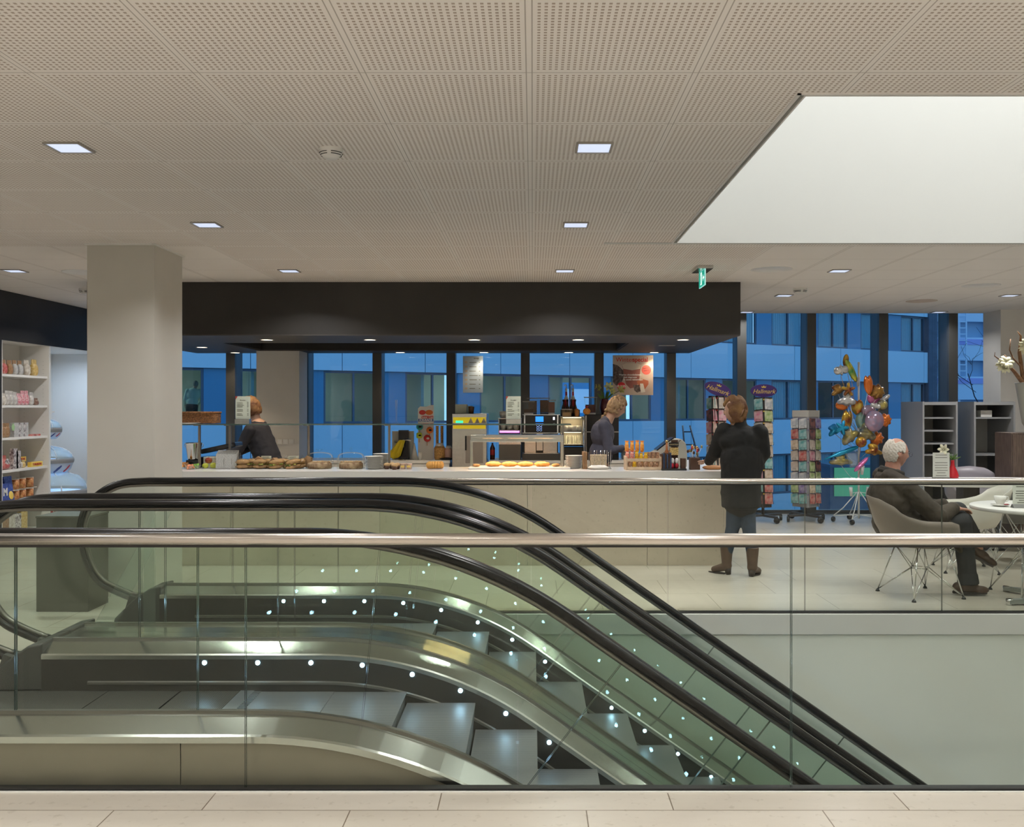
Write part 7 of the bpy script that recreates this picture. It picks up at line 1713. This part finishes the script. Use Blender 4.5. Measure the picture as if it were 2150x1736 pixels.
remeshed(b.build('body', m_skin, person), .0065, 3); eyes(person, H, Mh)
b = MB()
for k in range(230):
    a = random.uniform(-PI, PI); zz = random.uniform(-.075, .125); rr = math.sqrt(max(.0, 1 - (zz / .128) ** 2)); p = Vector((.080 * rr * math.cos(a), .100 * rr * math.sin(a), zz))
    if p.y > .045 and zz < .07: continue
    if p.y > .01 and zz < .0: continue
    b.ell(H + Mh @ p, (.019, .019, .022), nu=8, nv=6)
pts = [H + Mh @ Vector((0, -.095, -.035)), bp(1268, 872), bp(1260, 884, -.02), bp(1254, 892, -.05), bp(1251, 900, -.07)]
for k in range(11):
    t = k / 10 * (len(pts) - 1); i = min(int(t), len(pts) - 2); p = pts[i].lerp(pts[i + 1], t - i); b.ell(p + Vector((.006 * (-1) ** k, 0, 0)), (.022 - k * .0012, .020 - k * .001, .020), nu=10, nv=6)
remeshed(b.build('hair', mat('blond_hair', (.34, .22, .11), .6, color2=(.20, .12, .06), vscale=14, bump=.6, bscale=70), person), .0055, 1)
b = MB(); b.cap(bp(1272, 886), bp(1268, 905), .07, .12); b.ell(bp(1265, 912), (.135, .19, .17)); b.ell(bp(1261, 955), (.135, .175, .18))
for s_, e_, w_ in arms: b.cap(s_, e_, .068, .056); b.cap(e_, w_ + Vector((-.03, 0, 0)), .054, .038)
remeshed(b.build('shirt', mat('navy_shirt', (.045, .048, .075), .8, bump=.2, bscale=20), person), .009, 4, disp=(.014, .09))
b = MB(); b.ell(bp(1263, 995), (.135, .18, .12))
for sg in (-1, 1): b.cap(bp(1264, 1000, sg * .09), bp(1266, 1090, sg * .09), .10, .075); b.cap(bp(1266, 1090, sg * .09), bp(1262, 1135, sg * .09), .072, .06)
remeshed(b.build('trousers', mat('black_trousers', (.012, .012, .013), .8), person), .010, 4)
for sg in (-1, 1): shoe(person, (bp(1262, 1000).x, sg * .09, .098), (1, 0, 0), (0, 0, 1), m=m_black)

# worker bending down behind the left of the bar
WX, WY = X(555, 10.9), 10.9
person = empty('person', (WX, WY, 0), 'auburn-haired person in dark clothes bending forward behind the left of the bar', 'person')
def wp(px, py, dy=0.0): return Vector((X(px, WY) - WX, dy, Z(py, WY)))
H = wp(528, 856); Mh = Matrix.Rotation(R(70), 3, 'Z') @ Matrix.Rotation(R(-30), 3, 'X')
b = MB(); head_into(b, H, Mh, 1.0); b.cap(H + Vector((.03, 0, -.05)), wp(540, 890), .052, .06); b.cap(wp(540, 900), wp(560, 950), .13, .12); b.ell(wp(566, 985), (.15, .17, .15))
for sg in (-1, 1): b.cap(wp(568, 1000, sg * .09), wp(560, 1070, sg * .09), .09, .06); b.cap(wp(560, 1070, sg * .09), wp(563, 1117, sg * .09), .055, .04); b.cap(wp(563, 1117, sg * .09), wp(561, 1124, sg * .09), .04, .04)
arms = []
for sg in (-1, 1):
    s_ = wp(533, 902, sg * .17); e_ = wp(514, 940, sg * .19); w_ = wp(494, 952, sg * .1 - .15); arms.append((s_, e_, w_)); b.cap(s_, e_, .046, .038); b.cap(e_, w_, .036, .025); hand_into(b, w_, (-1, -.1, -.2), (0, 0, 1), .85, .5, sg < 0)
remeshed(b.build('body', m_skin, person), .007, 3); eyes(person, H, Mh)
b = MB()
for k in range(200):
    a = random.uniform(-PI, PI); zz = random.uniform(-.09, .125); rr = math.sqrt(max(.0, 1 - (zz / .130) ** 2)); p = Vector((.082 * rr * math.cos(a), .10 * rr * math.sin(a), zz))
    if p.y > .035 and zz < .055: continue
    b.ell(H + Mh @ p, (.024, .024, .028), nu=8, nv=6)
remeshed(b.build('hair', MATS['auburn_hair'], person), .008, 2)
m_dkc = mat('charcoal_clothes', (.028, .028, .036), .85, bump=.2, bscale=15)
b = MB(); b.cap(wp(540, 892), wp(540, 905), .07, .15); b.cap(wp(540, 908), wp(562, 960), .16, .155); b.ell(wp(566, 975), (.165, .19, .15))
for s_, e_, w_ in arms: b.cap(s_, e_, .068, .056); b.cap(e_, w_ + Vector((.03, 0, 0)), .054, .038)
remeshed(b.build('sweater', m_dkc, person), .010, 4, disp=(.02, .09))
b = MB(); b.ell(wp(567, 992), (.155, .18, .12))
for sg in (-1, 1): b.cap(wp(568, 1000, sg * .09), wp(560, 1070, sg * .09), .10, .075); b.cap(wp(560, 1070, sg * .09), wp(563, 1119, sg * .09), .072, .058)
remeshed(b.build('trousers', MATS['black_trousers'], person), .010, 4)
for sg in (-1, 1): shoe(person, (wp(563, 1100).x, sg * .09, .098), (-1, 0, 0), (0, 0, 1), m=m_black)

# person in the office across the street
uu, dd = -26.5, 1.3
pw = P0 + Vector((math.cos(FA) * uu - math.sin(FA) * dd, math.sin(FA) * uu + math.cos(FA) * dd, .70))
person = empty('person', pw, 'person in a pale shirt and dark trousers inside the office window across the street', 'person', rz=FA)
b = MB(); H = Vector((.09, 0, 1.60)); Mh = Matrix.Rotation(R(-30), 3, 'Z'); head_into(b, H, Mh, 1.); b.cap(H + Vector((-.02, 0, -.07)), (.05, 0, 1.45), .055, .06); b.ell((.0, 0, 1.25), (.19, .13, .24)); b.ell((-.03, 0, .98), (.16, .13, .15))
for sg in (-1, 1): b.cap((-.03 + sg * .09, 0, .92), (-.03 + sg * .1, 0, .5), .085, .06); b.cap((-.03 + sg * .1, 0, .5), (-.03 + sg * .1, 0, .05), .055, .04); b.cap((sg * .19 + .03, 0, 1.40), (sg * .26 + .03, .05, 1.12), .05, .04); b.cap((sg * .26 + .03, .05, 1.12), (sg * .2, .2, .95), .038, .028); hand_into(b, (sg * .2, .2, .95), (0, .6, -.6), (sg, 0, .2), .9, .4, sg > 0)
remeshed(b.build('body', m_skin, person), .010, 3)
b = MB(); b.ell(H + Vector((-.01, -.02, .03)), (.09, .10, .10)); remeshed(b.build('hair', mat('grey_hair', (.25, .24, .22), .9), person), .015, 1)
b = MB(); b.ell((.01, 0, 1.28), (.215, .15, .22)); b.ell((-.02, 0, 1.05), (.19, .15, .17))
for sg in (-1, 1): b.cap((sg * .19 + .03, 0, 1.40), (sg * .26 + .03, .05, 1.12), .07, .06); b.cap((sg * .26 + .03, .05, 1.12), (sg * .21, .18, .98), .055, .04)
remeshed(b.build('shirt', mat('pale_green_shirt', (.50, .60, .50), .8), person), .012, 4)
b = MB(); b.ell((-.03, 0, .92), (.18, .145, .13))
for sg in (-1, 1): b.cap((-.03 + sg * .09, 0, .9), (-.03 + sg * .1, 0, .5), .10, .075); b.cap((-.03 + sg * .1, 0, .5), (-.03 + sg * .1, 0, .03), .07, .055)
remeshed(b.build('trousers', MATS['dark_trousers'], person), .012, 4)
